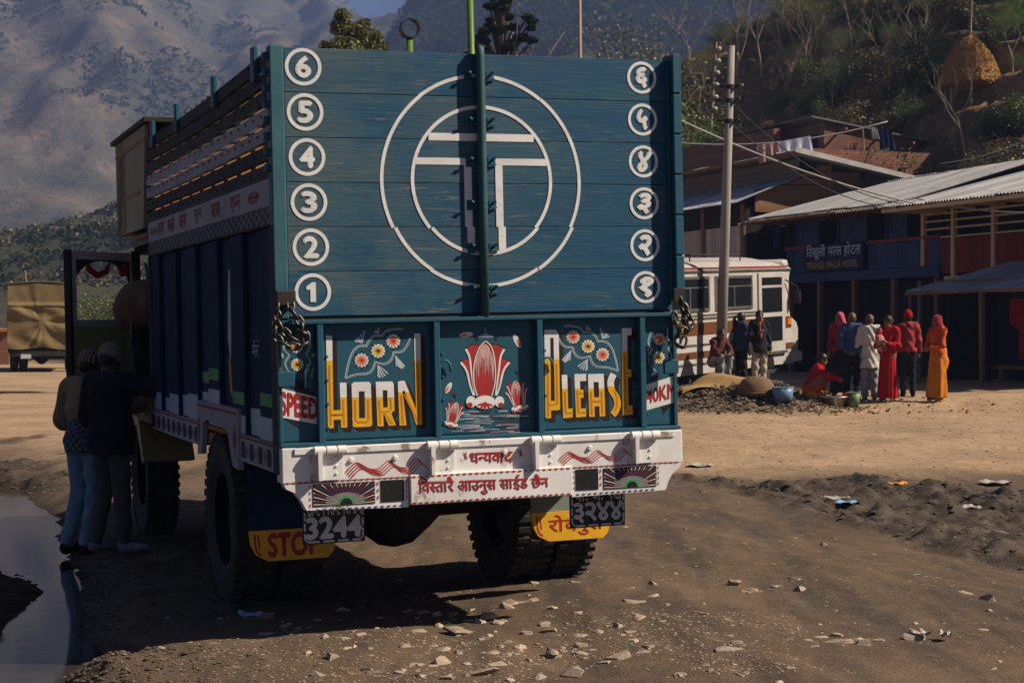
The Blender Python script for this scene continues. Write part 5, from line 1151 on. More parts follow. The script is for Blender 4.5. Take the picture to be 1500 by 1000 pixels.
person('man in a blue shirt seen from behind with his hands clasped at his back', gd(1248, 32.7), R(-8), 1.66, bk, [('trousers', DKC), ('shirt', BLUES, dict(hem=-.04, sleeve=.8, g=.026)), ('hair', HAIRB), ('shoes', DKSHOE)])
person('person in a white tunic and grey trousers seen from behind with light hair', gd(1274, 32.5), R(-12), 1.62, dict(wrL=(-.12, .22, 1.0), hdL=(-.08, .28, 1.0), wrR=(.1, .22, 1.0), hdR=(.06, .28, 1.0), elL=(-.25, .02, 1.07), elR=(.25, .02, 1.07)), [('trousers', PALEG, dict(g=.03)), ('tunic', WHITEC, dict(hem=-.3, flare=.17, g=.03)), ('hair', HAIRB), ('shoes', DKSHOE)])
wr = person('woman in a long red sari carrying a baby on the earth kerb', gd(1301, 32.1), R(150), 1.6,
       dict(elL=(-.24, .04, 1.08), wrL=(-.06, .26, 1.12), hdL=(.0, .29, 1.16), elR=(.24, .06, 1.06), wrR=(.08, .27, 1.06), hdR=(.0, .3, 1.06), face=(.35, .93, -.2)), [('skirt', REDC, dict(r=.22)), ('shirt', REDC, dict(hem=.0)), ('sash', REDC, dict(a=(-.15, -.03, 1.36), b=(.1, .03, .98), r0=.08, r1=.11)), ('hair', HAIR, dict(bun=1))], eyes=True)
person('baby wrapped in a pink blanket held in the arms of the woman in red', wr.matrix_basis @ Vector((.12, .22, .98)), R(150)+R(80), .82,
       dict(pel=(0, 0, .2), chest=(0, 0, .36), neck=(0, 0, .56), head=(0, .03, .72), hipL=(-.08, .02, .2), hipR=(.08, .02, .2), kneeL=(-.1, .16, .18), kneeR=(.1, .16, .18), ankL=(-.08, .2, .06), ankR=(.08, .2, .06), toeL=(-.08, .28, .04), toeR=(.08, .28, .04), shL=(-.15, .02, .5), shR=(.15, .02, .5), elL=(-.18, .1, .36), elR=(.18, .1, .36), wrL=(-.08, .2, .36), wrR=(.08, .2, .36), hdL=(-.04, .25, .36), hdR=(.04, .25, .36)),
       [('shawl', PINKC, dict(back=(0, -.06, -.3))), ('sash', cloth('blanket', (.4, .3, .2), (.5, .12, .14)), dict(a=(0, .05, .4), b=(0, .08, .12), r0=.17, r1=.15))], h=.02)
person('man in red plaid shirt and red cap seen from behind by the shop', gd(1330, 33.6), R(-6), 1.66, None, [('trousers', DKC), ('shirt', PLAID, dict(hem=-.04, g=.028)), ('cap', REDC, dict(r=(.098, .115, .11), z=-.06)), ('hair', HAIR), ('shoes', DKSHOE)], SKIND)
person('woman in saffron sari with a long maroon shawl over her head', gd(1373, 32.1), R(118), 1.6,
       dict(elL=(-.23, .06, 1.07), wrL=(-.1, .24, 1.02), hdL=(-.02, .28, 1.01), elR=(.23, .06, 1.07), wrR=(.1, .24, 1.0), hdR=(.03, .28, 1.0)), [('skirt', SAFF, dict(r=.23)), ('sash', SAFF, dict(a=(.0, -.03, .95), b=(.02, -.06, .72), r0=.17, r1=.2)), ('shirt', OLIVEC, dict(hem=-.02)), ('shawl', MAROON, dict(back=(.1, -.2, -.62), br=.08)), ('hair', HAIR)], eyes=True)
# ================================================================== minibus
BUSW = M('bus_white', (.46, .42, .38), (.34, .31, .28), 2, rough=.45, bmp=.05, wear=(.16, .11, .07), wearamt=.63); BUSO = M('bus_brown_stripe', (.13, .048, .014), (.09, .035, .01), 3, rough=.45); CHROME = M('worn_chrome', (.5, .48, .46), (.3, .29, .28), 6, rough=.3, metal=.85, bmp=.05)
GLASS = glassdark('dark_glass')
bl = gd(1160, 38.4); bus = thing('minibus', 'white minibus with brown stripes parked nose up beyond the concrete pole', 'bus', bl, (0, R(-2.2), R(54))); bus.scale = (1.03,)*3
BL, BW = 7.4, 2.15
def bbox(nm, a, b_, mt, par=bus, bev=.0): mb = MB(); mb.bb(a, b_, bev); return mb.build(nm, mt, par)
mb = MB(); prof = [(-BL, .48), (.12, .48), (.32, .62), (.34, 1.22), (.26, 1.36), (-.02, 1.5), (-.12, 1.75), (-.06, 2.35), (.02, 2.55), (-BL, 2.55)]
mb.prism(prof, lambda u, v, d: (u, d, v), .0, BW); body = mb.build('body', BUSW, bus)
mb = MB(); mb.grid(lambda u, v: (-BL+u*(BL+.02), v*BW, 2.55+.26*math.sin(math.pi*v)**.6*(1-.35*max(0, (u-.93)/.07))), 24, 14); mb.prism([(.02, 2.55), (.12, 2.6), (.06, 2.72), (-.15, 2.74), (-.2, 2.55)], lambda u, v, d: (u, d, v), .1, BW-.1); mb.build('roof', BUSW, bus, True)
bbox('gutter', (-BL, -.03, 2.5), (.0, .0, 2.54), CHROME); bbox('roof_stripe', (-BL, -.006, 2.57), (-.1, .03, 2.6), REDD)
for x0, x1 in ((-3.35, -1.78), (-5.15, -3.6), (-6.9, -5.4)):
    mb = MB()
    for a, b_ in (((x0, 1.72), (x1, 1.78)), ((x0, 2.36), (x1, 2.42)), ((x0, 1.78), (x0+.06, 2.36)), ((x1-.06, 1.78), (x1, 2.36)), ((x0+.06, 2.18), (x1-.06, 2.21)), (((x0+x1)/2-.02, 1.78), ((x0+x1)/2+.02, 2.18))): mb.bb((a[0], -.03, a[1]), (b_[0], .004, b_[1]), .004)
    wf = mb.build('window', CHROME, bus); bbox('pane', (x0+.05, -.008, 1.77), (x1-.05, .002, 2.37), GLASS, wf)
dr = bbox('door', (-1.52, -.035, .75), (-.32, .002, 2.46), BUSW, bus, .015)
for a, b_ in (((-1.38, 2.2), (-.48, 2.36)), ((-1.38, 1.62), (-.48, 2.14)), ((-1.38, 1.0), (-.48, 1.52))): bbox('door_pane', (a[0], -.045, a[1]), (b_[0], -.034, b_[1]), GLASS, dr)
bbox('door_sill', (-1.6, -.07, .72), (-.3, .0, .78), CHROME)
for z0, z1, mt, nm in ((1.56, 1.6, CHROME, 'chrome_strip'), (1.63, 1.66, CHROME, 'chrome_strip'), (1.26, 1.5, BUSO, 'brown_stripe'), (1.04, 1.08, CHROME, 'chrome_strip'), (.8, .93, BUSO, 'brown_stripe'), (.66, .7, CHROME, 'chrome_strip')):
    bbox(nm, (-BL+.02, -.014, z0), (-1.56, .004, z1), mt)
bbox('brown_stripe', (-.3, -.014, 1.26), (.0, .004, 1.5), BUSO); bbox('brown_stripe', (-.9, -.014, .8), (.1, .004, .93), BUSO); bbox('indicator', (-.2, -.03, 1.33), (-.02, -.012, 1.46), M('indicator_orange', (.7, .2, .02), None, 5, rough=.3))
bbox('bumper', (.1, -.05, .5), (.46, BW+.05, .72), BUSW, bus, .03); bbox('windscreen', (-.115, .12, 1.62), (-.03, BW-.12, 2.34), GLASS)
mb = MB(); mb.tube([(-.3, -.02, 2.3), (.0, -.16, 2.15), (.0, -.16, 1.9)], .015, 6); mb.bb((-.03, -.24, 1.78), (.02, -.1, 2.06), .01); mb.build('mirror', DSTEEL, bus)
for x in (-1.35, -5.6):
    mb = MB(); mb.lathe([(.2, -.1), (.4, -.11), (.43, 0), (.4, .11), (.2, .1)], 24, (x, .12, .43), 'y'); wh = mb.build('wheel', RUBBER, bus, True); mb = MB(); mb.lathe([(.21, -.06), (.12, -.02), (.08, -.08), (0, -.09)], 16, (x, .12, .43), 'y'); mb.build('rim', RIM, wh)
    mb = MB(); mb.add([(x+.52*math.cos(a), -.016, .43+.52*math.sin(a)) for a in [math.pi*k/14+.0 for k in range(15)]], [tuple(range(15))]); mb.build('wheel_arch', BLACKP, bus, fix=False)
bbox('underbody', (-BL, .1, .3), (-.2, BW-.1, .5), DSTEEL)
mb = MB(); mb.prism([(-5.4, 2.7), (-4.2, 2.7), (-4.2, 2.85), (-4.3, 3.05), (-4.5, 3.13), (-5.1, 3.13), (-5.4, 3.0)], lambda u, v, d: (u, d, v), .2, .26); mb.build('roof_board', M('lilac_board', (.4, .33, .38), (.32, .26, .3), 3), bus)
mb = MB()
for y in (.25, 1.9): mb.tube([(-3.9, y, 2.72), (-3.9, y, 2.86), (-1.8, y, 2.86), (-1.8, y, 2.72)], .015, 6)
for x in (-3.9, -2.8, -1.8): mb.tube([(x, .25, 2.86), (x, 1.9, 2.86)], .012, 6)
mb.build('roof_rack', DSTEEL, bus)
# ================================================================== tarpaulin truck on the left
TARP = M('tan_tarpaulin', (.21, .145, .06), (.13, .095, .04), 2.5, rough=.9, bmp=.3, bd=.02, wear=(.27, .2, .1), wearamt=.63)
t2 = thing('tarpaulin_truck', 'parked truck covered in a tan tarpaulin, far down the road on the left', 'truck', gd(58, 58.5), (0, 0, R(12)))
mb = MB(); HWd = 1.04
def tf(u, v):      # rear sheet with folds drawn to a knot
    x = -HWd+2*HWd*u; z = .82+2.22*v; kx, kz = .08, 1.72; dx, dz = x-kx, (z-kz)*.8; a = math.atan2(dz, dx); r = math.hypot(dx, dz)
    y = (.055*math.sin(a*4+1.6*math.sin(a*2+.7)+.6)+.03*math.sin(a*9+2.5*r+math.sin(a*3)*2))*min(1, r*1.8)*math.exp(-r*.5)-.08*math.exp(-r*r*16)+.025*math.sin(x*5+z*4+math.sin(z*6))
    if v > .62: y = y*.35-.1*(1-abs(v-.66)/.05 if abs(v-.66) < .05 else 0)+.05
    return (x*(1+.03*(1-v)), y-.02, z-.04*math.sin(u*9)*(1 if v < .02 else 0))
mb.grid(tf, 60, 60)
for sx in (-1, 1): mb.grid(lambda u, v, sx=sx: (sx*(HWd*(1+.03*(1-v))+.03*math.sin(u*26+v*4)*(1-v)), u*4.6, .82+2.22*v), 40, 14)
mb.grid(lambda u, v: (-HWd+2*HWd*u, v*4.6, 3.04+.06*math.sin(u*math.pi)+.03*math.sin(v*17)), 14, 20); mb.build('tarpaulin', TARP, t2, True, fix=False)
mb = MB(); mb.bb((-1.05, .1, .66), (1.05, 4.6, .85)); mb.bb((-1.0, -.02, .55), (1.0, .12, .72)); mb.bb((-.4, .1, .5), (-.3, 6.6, .72)); mb.bb((.3, .1, .5), (.4, 6.6, .72)); mb.build('chassis', DSTEEL, t2)
mb = MB(); mb.bb((-1.0, 4.7, .7), (1.0, 6.4, 2.4), .08); mb.build('cab', KHAKI, t2)
mb = MB(); mb.lathe([(.06, -.9), (.08, -.25), (.24, -.08), (.25, 0), (.24, .08), (.08, .25), (.06, .9)], 16, (0, 1.1, .5), 'x'); mb.build('rear_axle', DSTEEL, t2, True)
for x, y in ((-.92, 1.1), (-.62, 1.1), (.92, 1.1), (-.9, 5.6), (.9, 5.6)):
    mb = MB(); mb.lathe([(.2, -.11), (.45, -.12), (.5, -.06), (.5, .06), (.45, .12), (.2, .11)], 24, (x, y, .5), 'x'); w_ = mb.build('wheel', RUBBER, t2, True); mb = MB(); mb.lathe([(0, -.09), (.12, -.09), (.22, -.05), (.22, .05), (.12, .09), (0, .09)], 14, (x, y, .5), 'x'); mb.build('rim', RIM, w_)
mb = MB(); mb.bb((-.62, -.04, .47), (-.28, -.025, .62)); mb.build('number_plate', PLATE, t2)
mb = MB(); mb.tube([(-.55, 2, 3.0), (-.62, 2, 3.55)], .03, 6); mb.build('pole_stub', RAWWOOD, t2)
# ================================================================== buildings
TIN = MV('corrugated_tin', (.4, .38, .37), (.28, .27, .27), 1.4, rough=.55, bmp=.15, wear=(.17, .09, .05), wearamt=.6, metal=.25); TIND = MV('corrugated_tin_dark', (.36, .38, .42), (.24, .25, .28), 1.4, rough=.55, bmp=.1, wear=(.14, .07, .04), wearamt=.64, metal=.2); TINR = MV('rusty_tin', (.3, .25, .2), (.2, .15, .1), 1.4, rough=.6, wear=(.2, .09, .04), wearamt=.55)
GREYPL = MV('weathered_plank', (.22, .19, .16), (.13, .11, .09), 3, stretch=(3, 3, .5), rough=.9, bmp=.3); BROWNPL = MV('brown_plank', (.26, .13, .055), (.15, .075, .035), 3, stretch=(3, 3, .5), rough=.85, bmp=.3); HBLUE = MV('hotel_blue', (.014, .045, .13), (.01, .03, .085), 2, stretch=(2, 2, .4), rough=.7, bmp=.15); HRED = M('rail_red', (.25, .03, .02), (.16, .02, .015), 4)
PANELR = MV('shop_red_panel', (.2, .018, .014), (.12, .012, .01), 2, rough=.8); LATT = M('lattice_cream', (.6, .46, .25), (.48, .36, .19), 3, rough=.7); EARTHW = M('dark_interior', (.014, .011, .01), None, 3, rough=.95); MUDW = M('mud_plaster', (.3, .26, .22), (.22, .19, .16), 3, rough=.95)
def brickmat():
    m, nt, b = newmat('brickwork'); t = nd(nt, 'ShaderNodeTexCoord'); mp = nd(nt, 'ShaderNodeMapping'); mp.inputs['Rotation'].default_value = (R(90), 0, 0); nt.links.new(t.outputs['Object'], mp.inputs[0])
    br = nd(nt, 'ShaderNodeTexBrick'); br.inputs['Scale'].default_value = 1; br.inputs['Brick Width'].default_value = .23; br.inputs['Row Height'].default_value = .085; br.inputs['Mortar Size'].default_value = .012
    br.inputs['Color1'].default_value = (.32, .1, .045, 1); br.inputs['Color2'].default_value = (.19, .06, .03, 1); br.inputs['Mortar'].default_value = (.12, .085, .06, 1)
    nt.links.new(mp.outputs[0], br.inputs['Vector']); f = noise(nt, t.outputs['Object'], 1.2, 5); c = mixc(nt, ramp(nt, f, [(.4, 0), (.65, .6)]), br.outputs['Color'], (.12, .07, .045)); nt.links.new(c, b.inputs['Base Color']); b.inputs['Roughness'].default_value = .95
    inv = nd(nt, 'ShaderNodeMath', operation='SUBTRACT'); inv.inputs[0].default_value = 1; nt.links.new(br.outputs['Fac'], inv.inputs[1]); bump(nt, inv.outputs[0], b, .6, .02); return m
BRICK = brickmat()
STREET = (0, 0, TH); KB = 1.12      # the shops stand this much larger than first measured
def bthing(name, label, cat, t=22, s=30, z=0): o = thing(name, label, cat, S(t*KB, s*KB, EYE+(z-EYE)*KB), STREET); o.scale = (KB,)*3; return o     # local x = across the street, y = along it
def corr(nm, par, a, b_, c, d, mt, pitch=.11, amp=.022, along=None):
    """corrugated sheets between the eave a-b and the ridge d-c (local points); each sheet is a part"""
    a, b_, c, d = map(Vector, (a, b_, c, d)); L = (b_-a).length; ns = max(1, round(L/.82)); nrm = (b_-a).cross(d-a).normalized(); rn = random.Random(int(L*100))
    for k in range(ns):
        u0, u1 = k/ns, (k+1)/ns; n = max(4, int((L/ns)/pitch*4)); dz = rn.uniform(-.012, .012); ex = rn.uniform(-.05, .03)
        mb = MB()
        def fn(u, v):
            uu = u0+(u1-u0)*u*1.04; p = (a*(1-uu)+b_*uu)*(1-v)+(d*(1-uu)+c*uu)*v; p = p+(a-d).normalized()*ex*(1-v); return tuple(p+nrm*(amp*math.sin(2*math.pi*uu*L/pitch)+dz+.004*k % 2))
        mb.grid(fn, n, 3); mb.build(nm, mt, par, fix=False)
def planks(nm, par, p0, du, dv, n, mt, th=.025, gap=.012, axis=None):
    """n boards side by side along du, each dv long"""
    p0, du, dv = Vector(p0), Vector(du), Vector(dv); nr = du.cross(dv).normalized(); w_ = du/n
    for k in range(n):
        o_ = p0+w_*k+nr*random.uniform(-.006, .006); a = o_+w_.normalized()*gap/2; b_ = o_+w_-w_.normalized()*gap/2
        mb = MB(); mb.add([a, b_, b_+dv, a+dv, a+nr*th, b_+nr*th, b_+dv+nr*th, a+dv+nr*th], [(0, 1, 2, 3), (4, 7, 6, 5), (0, 4, 5, 1), (2, 6, 7, 3), (0, 3, 7, 4), (1, 5, 6, 2)]); mb.build(nm, mt, par)
# ---- the blue hotel: s 31.6 .. 38.6, front t = 22
hs0, hs1 = 31.9, 38.7
ho = bthing('hotel_building', 'two storey blue wooden hotel with a tin roof and a painted name board', 'building', 22, hs0, .25); LN = hs1-hs0
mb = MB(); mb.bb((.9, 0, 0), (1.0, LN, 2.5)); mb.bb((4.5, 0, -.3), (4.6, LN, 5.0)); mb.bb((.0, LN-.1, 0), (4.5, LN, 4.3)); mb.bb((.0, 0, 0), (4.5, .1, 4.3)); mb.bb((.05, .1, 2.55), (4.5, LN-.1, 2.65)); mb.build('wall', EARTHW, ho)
def yl(px, t): dx = (px-750)/F; Dd = t/(dx*CT+ST); return -(dx*Dd)*ST+Dd*CT-hs0
planks('wall_board', ho, (0, 0, 2.75), (0, LN, 0), (0, 0, .58), 16, HBLUE)
mb = MB(); mb.bb((-.06, -.02, 2.5), (.06, LN, 2.74), .01); mb.build('floor_beam', HBLUE, ho)
mb = MB(); mb.bb((-.05, -.02, 3.34), (.03, LN, 3.42), .01); mb.build('balcony_rail', HRED, ho)
edges = sorted([yl(p, 22) for p in (1120, 1140, 1167, 1199, 1228, 1269, 1299, 1328)])
for a, b_ in zip(edges[::2], edges[1::2]):
    planks('shutter_board', ho, (.02, a, 3.43), (0, b_-a, 0), (0, 0, .87), 4, HBLUE)
for y in edges: mb = MB(); mb.bb((-.03, y-.04, 3.42), (.05, y+.04, 4.32), .006); mb.build('post', HBLUE, ho)
for y in (.2, 1.9, 3.6, 5.2, LN-.15): mb = MB(); mb.bb((.0, y-.06, 0), (.12, y+.06, 2.5), .008); mb.build('post', BROWNPL, ho)
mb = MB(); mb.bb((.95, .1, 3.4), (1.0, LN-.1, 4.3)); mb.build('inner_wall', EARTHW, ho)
corr('roof_sheet', ho, (-.95, -.1, 4.14), (-.95, LN+.35, 4.18), (3.1, LN+.35, 5.22), (3.1, -.1, 5.3), TIN)
corr('roof_sheet', ho, (6.2, -.1, 4.2), (6.2, LN+.3, 4.2), (3.1, LN+.35, 5.21), (3.1, -.1, 5.29), TIND)
corr('eave_sheet', ho, (-1.2, -.0, 4.02), (-1.2, LN+.45, 4.05), (.0, LN+.45, 4.36), (.0, -.0, 4.34), TINR)
mb = MB()
for y in np.linspace(0, LN, 8): mb.bb((-1.1, y-.04, 4.0), (.0, y+.04, 4.09))
mb.bb((-1.15, 0, 4.0), (-1.08, LN+.3, 4.06)); split_build(mb, 'rafter', BROWNPL, ho)
ya, yb = yl(1183, 21.9), yl(1262, 21.9)
mb = MB(); mb.bb((-.13, yb-.1, 2.76), (-.08, ya+.1, 3.42), .004); sgn = mb.build('name_board', M('name_board_navy', (.012, .012, .05), None, 4), ho); fsg = lambda u, v, l=0: (-.1325-l, u, v)
BOARDTXT = M('board_pale_blue', (.42, .5, .62), (.3, .38, .48), 12, rough=.8); BOARDYEL = M('board_ochre', (.4, .29, .12), (.3, .2, .08), 12, rough=.8)
text('board_lettering', ['\u093f', 'त', 'शू', 'ली', ' ', 'म', 'ल~', 'ल', ' ', 'हो', 'ट', 'ल'], [(ya, 3.04), (yb, 3.04), (yb, 3.42), (ya, 3.42)], fsg, BOARDTXT, sgn, bold=.02)
mb = MB(); yt = ya-(ya-yb)*.16; mb.add([fsg(yt+.03, 3.1, .001), fsg(yt-.06, 3.19, .001), fsg(yt-.08, 3.17, .001), fsg(yt+.01, 3.08, .001)], [(0, 1, 2, 3)]); mb.build('board_lettering', BOARDTXT, sgn, fix=False)
text('board_lettering', ['TRISHUL', ' ', 'MALLA', ' ', 'HOTEL'], [(ya-.02, 2.83), (yb+.12, 2.83), (yb+.12, 2.99), (ya-.02, 2.99)], fsg, BOARDYEL, sgn, bold=.02)
# ---- the lattice shop, nearer on the right
s0, s1 = 25.5, 31.7
sh = bthing('lattice_shop', 'shop house with cream lattice windows above red panels and a tin roof', 'building', 22, s0, .25); LS = s1-s0
def ys_(px, t): dx = (px-750)/F; Dd = t/(dx*CT+ST); return -(dx*Dd)*ST+Dd*CT-s0
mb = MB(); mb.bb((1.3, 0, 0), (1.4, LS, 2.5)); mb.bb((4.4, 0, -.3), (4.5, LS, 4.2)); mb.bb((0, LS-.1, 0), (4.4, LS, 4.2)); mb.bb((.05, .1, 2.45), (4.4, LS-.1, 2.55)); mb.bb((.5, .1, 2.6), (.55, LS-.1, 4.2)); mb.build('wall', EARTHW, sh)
posts = [ys_(p, 22) for p in (1353, 1397, 1456, 1524)]+[.3]
for y in posts: mb = MB(); mb.bb((-.05, y-.055, 2.5), (.05, y+.055, 4.2), .008); mb.tube([(-.02, y, 3.95), (-.45, y, 4.12)], .03, 6); mb.build('post', LATT, sh)
for i in range(len(posts)-1):
    a, b_ = posts[i+1]+.056, posts[i]-.056
    for z in (3.36, 3.55, 3.72, 3.88, 4.03): mb = MB(); mb.bb((-.02, a, z-.018), (.02, b_, z+.018)); mb.build('lattice_slat', LATT, sh)
    planks('wall_board', sh, (.0, a, 2.56), (0, b_-a, 0), (0, 0, .76), 4, PANELR)
mb = MB(); mb.bb((-.06, 0, 2.38), (.06, LS, 2.5), .008); mb.build('floor_beam', LATT, sh)
for px in (1440, 1348, 1540): y = ys_(px, 21.6); mb = MB(); mb.bb((-.45, y-.04, 0), (-.37, y+.04, 2.4), .006); mb.build('post', GREYPL, sh)
corr('roof_sheet', sh, (-1.5, -.1, 3.95), (-1.5, LS+.35, 4.02), (2.6, LS+.35, 5.0), (2.6, -.1, 5.0), TIN)
mb = MB(); mb.bb((-1.45, .0, 3.86), (-1.38, LS+.3, 3.94)); mb.bb((-1.45, LS+.1, 3.86), (2.4, LS+.17, 3.95))
for y in np.linspace(0, LS, 7): mb.bb((-1.4, y-.035, 3.9), (.0, y+.035, 3.97))
split_build(mb, 'rafter', LATT, sh)
mb = MB(); mb.bb((.3, .2, .55), (1.2, 2.6, .62)); mb.bb((.3, 2.8, .5), (1.2, 4.9, .57)); mb.bb((.35, .3, 0), (.45, .4, .55)); mb.bb((.35, 4.7, 0), (.45, 4.8, .5)); mb.build('counter', BROWNPL, sh)
aw = bthing('tin_awning', 'low sagging corrugated tin awning in front of the lattice shop', 'awning', 22, s0, .25)
AE = ys_(1326, 20.25); corr('awning_sheet', aw, (-1.75, -.1, 2.12), (-1.75, AE, 2.12), (-.05, AE-1.3, 2.72), (-.05, -.1, 2.72), TIND, amp=.03)
mb = MB(); mb.tube([(-1.72, -.1, 2.08), (-1.72, AE*.5, 2.1), (-1.7, AE+.05, 2.08)], .035, 7); mb.tube([(-1.2, AE-.5, 2.33), (-1.25, 0, 2.3)], .03, 7); mb.build('awning_pole', BROWNPL, aw)
for y in (.3, 2.6, AE-.1): mb = MB(); mb.tube([(-1.68, y, -.05), (-1.7, y, 2.08)], .035, 7); mb.build('awning_post', BROWNPL, aw)
cl = MB(); cl.grid(lambda u, v: (-.1+.05*math.sin(u*11), 2.35+u*.75, 1.95-v*.45-.25*math.sin(u*math.pi)*v), 14, 6); cl.grid(lambda u, v: (-.06+.04*math.sin(u*9+v*3), 2.6+u*.26, 1.6-v*.85), 8, 8)
o = cl.build('red_cloth', REDC, None, True, fix=False); o.location = S(21.5*KB, s0*KB, .08); o.scale = (KB,)*3; o.rotation_euler = STREET; tag(o, 'red cloth hanging in the dark shop front under the awning', 'cloth')
fr = random.Random(4)
for k in range(12):
    mb = MB(); mb.lathe([(0, -.05), (.045, -.03), (.055, .0), (.045, .035), (0, .05)], 8); o = mb.build('orange', [M('orange_fruit', (.6, .22, .04), None, 5)] if k == 0 else [bpy.data.materials['orange_fruit']], None, True)
    o.location = S((22.45+fr.random()*.6)*KB, (s0+.4+fr.random()*2.0)*KB, .08+.67*KB); tag(o, 'orange on the shadowy shop counter at the far right', 'fruit', 'oranges on the shop counter')
# ---- plank shed left of the hotel
q0, q1 = 39.4, 55.5
sd_ = bthing('plank_shed', 'grey plank shed with two stepped tin roofs behind the minibus', 'building', 21.2, q0, .25); LQ = q1-q0
PALEPL = MV('pale_plank', (.5, .44, .38), (.34, .29, .25), 3, stretch=(3, 3, .5), rough=.9, bmp=.3)
planks('wall_board', sd_, (0, 0, 0), (0, LQ, 0), (0, 0, 2.2), 58, PALEPL); planks('wall_board', sd_, (0, 0, 2.28), (0, LQ, 0), (0, 0, 1.75), 58, PALEPL)
for y in np.linspace(.1, LQ-.1, 8): mb = MB(); mb.bb((-.05, y-.09, 0), (-.002, y+.09, 4.6), .006); mb.build('post', BROWNPL, sd_)
mb = MB(); mb.bb((-.04, 0, 2.2), (.03, LQ, 2.28)); mb.bb((-.02, 0, 4.04), (.04, LQ, 4.6)); mb.build('cross_beam', EARTHW, sd_)
corr('roof_sheet', sd_, (-.5, -.5, 4.58), (-.5, LQ, 4.58), (1.7, LQ, 5.4), (1.7, -.1, 5.4), TIND)
mb = MB(); mb.bb((.02, .0, 2.3), (5.2, .06, 4.5)); mb.bb((1.65, .06, 4.5), (1.75, LQ, 5.85)); mb.bb((5.2, 0, 0), (5.3, LQ, 5.1)); mb.build('wall', EARTHW, sd_)
for k in range(9):
    z0 = 4.3+k*.17; xa = max(.25, (z0-4.58)/.82*2.2-.35); xb = 4.9-(max(0, z0-5.05))*5.5
    if xb-xa > .2: mb = MB(); mb.box(((xa+xb)/2, -.03-random.random()*.02, z0+.08), (xb-xa, .03, .16), .003, Matrix.Rotation(R(random.uniform(-2, 2)), 3, 'Y')); mb.build('gable_board', BROWNPL, sd_)
for x in (2.4, 3.6): mb = MB(); mb.bb((x, -.08, 4.3), (x+.12, -.045, 5.7)); mb.build('gable_post', BROWNPL, sd_)
planks('upper_board', sd_, (1.6, 0, 5.1), (0, 0, .72), (0, LQ, 0), 4, GREYPL)
corr('roof_sheet', sd_, (1.15, -.6, 5.98), (1.15, LQ, 5.9), (5.6, LQ, 5.35), (5.6, -.6, 5.2), TIND)
mb = MB(); mb.bb((1.1, -.62, 5.84), (1.2, LQ, 5.93)); mb.build('fascia', BROWNPL, sd_)
mb = MB(); mb.add([(1.1, -.66, 5.9), (5.6, -.66, 5.12), (5.6, -.66, 5.24), (1.1, -.66, 6.04), (1.1, -.6, 5.9), (5.6, -.6, 5.12), (5.6, -.6, 5.24), (1.1, -.6, 6.04)], [(0, 1, 2, 3), (4, 7, 6, 5), (0, 4, 5, 1), (3, 2, 6, 7), (1, 5, 6, 2), (0, 3, 7, 4)]); mb.build('verge_board', M('verge_pale', (.5, .46, .42), None, 3), sd_)
# ---- brick house and brick wall up the slope
bh = bthing('brick_house', 'small brick house with a sloping plank roof above the tin roofs', 'house', 27, 45.2, 0)
mb = MB(); mb.prism([(0, 3.4), (3.2, 3.4), (3.2, 7.45), (0, 7.85)], lambda u, v, d: (u, d, v), 0, 5); mb.build('wall', BRICK, bh)
mb = MB(); mb.bb((-1.4, -1.5, 3.4), (5.2, -1.3, 6.85)); mb.build('terrace_wall', BRICK, bh)
for k in range(6):
    mb = MB(); x = .75+k*.27; mb.lathe([(0, -.01), (.085, -.01), (.085, .03), (0, .03)], 10, (x, -.004, 6.98), 'y'); mb.build('vent_hole', BLACKP, bh)
mb = MB(); mb.bb((-.03, .35, 6.5), (.02, 1.0, 7.5)); mb.build('door_opening', BLACKP, bh)
mb = MB(); mb.bb((2.95, -.1, 3.4), (3.25, .0, 7.35)); mb.build('pier', BRICK, bh)
planks('roof_plank', bh, (-.5, -.14, 8.0), (0, 5.5, 0), (4.4, 0, -.62), 9, GREYPL, .05)
for x in (.6, 1.9, 3.0): mb = MB(); mb.tube([(x, -.3, 7.72-x*.14), (x, 1, 7.76-x*.14)], .04, 6); mb.build('rafter', RAWWOOD, bh)
mb = MB(); mb.tube([(1.15, -.45, 6.4), (1.1, -.4, 7.7)], .03, 6); mb.build('prop_stick', BARK, bh)
bw = bthing('brick_wall', 'long low brick wall with a concrete base behind the plank shed', 'wall', 26, 46.5, 0)
mb = MB(); mb.bb((0, 0, 6.55), (.25, 13, 7.75)); mb.build('brick_course', BRICK, bw)
mb = MB(); mb.bb((-.12, 0, 3.2), (.3, 13, 6.55), .02); mb.build('concrete_base', MUDW, bw)
# low far walls on the left roadside
lw = thing('roadside_hut', 'small brown roadside hut beyond the tarpaulin truck', 'hut', gd(2, 70), (0, 0, R(10))); mb = MB(); mb.bb((-1.5, 0, 0), (.3, 2, 1.35)); mb.build('wall', BRICK, lw); mb = MB(); mb.bb((-1.7, -.3, 1.35), (.45, 2.3, 1.5), .02); mb.build('roof', RAWWOOD, lw)
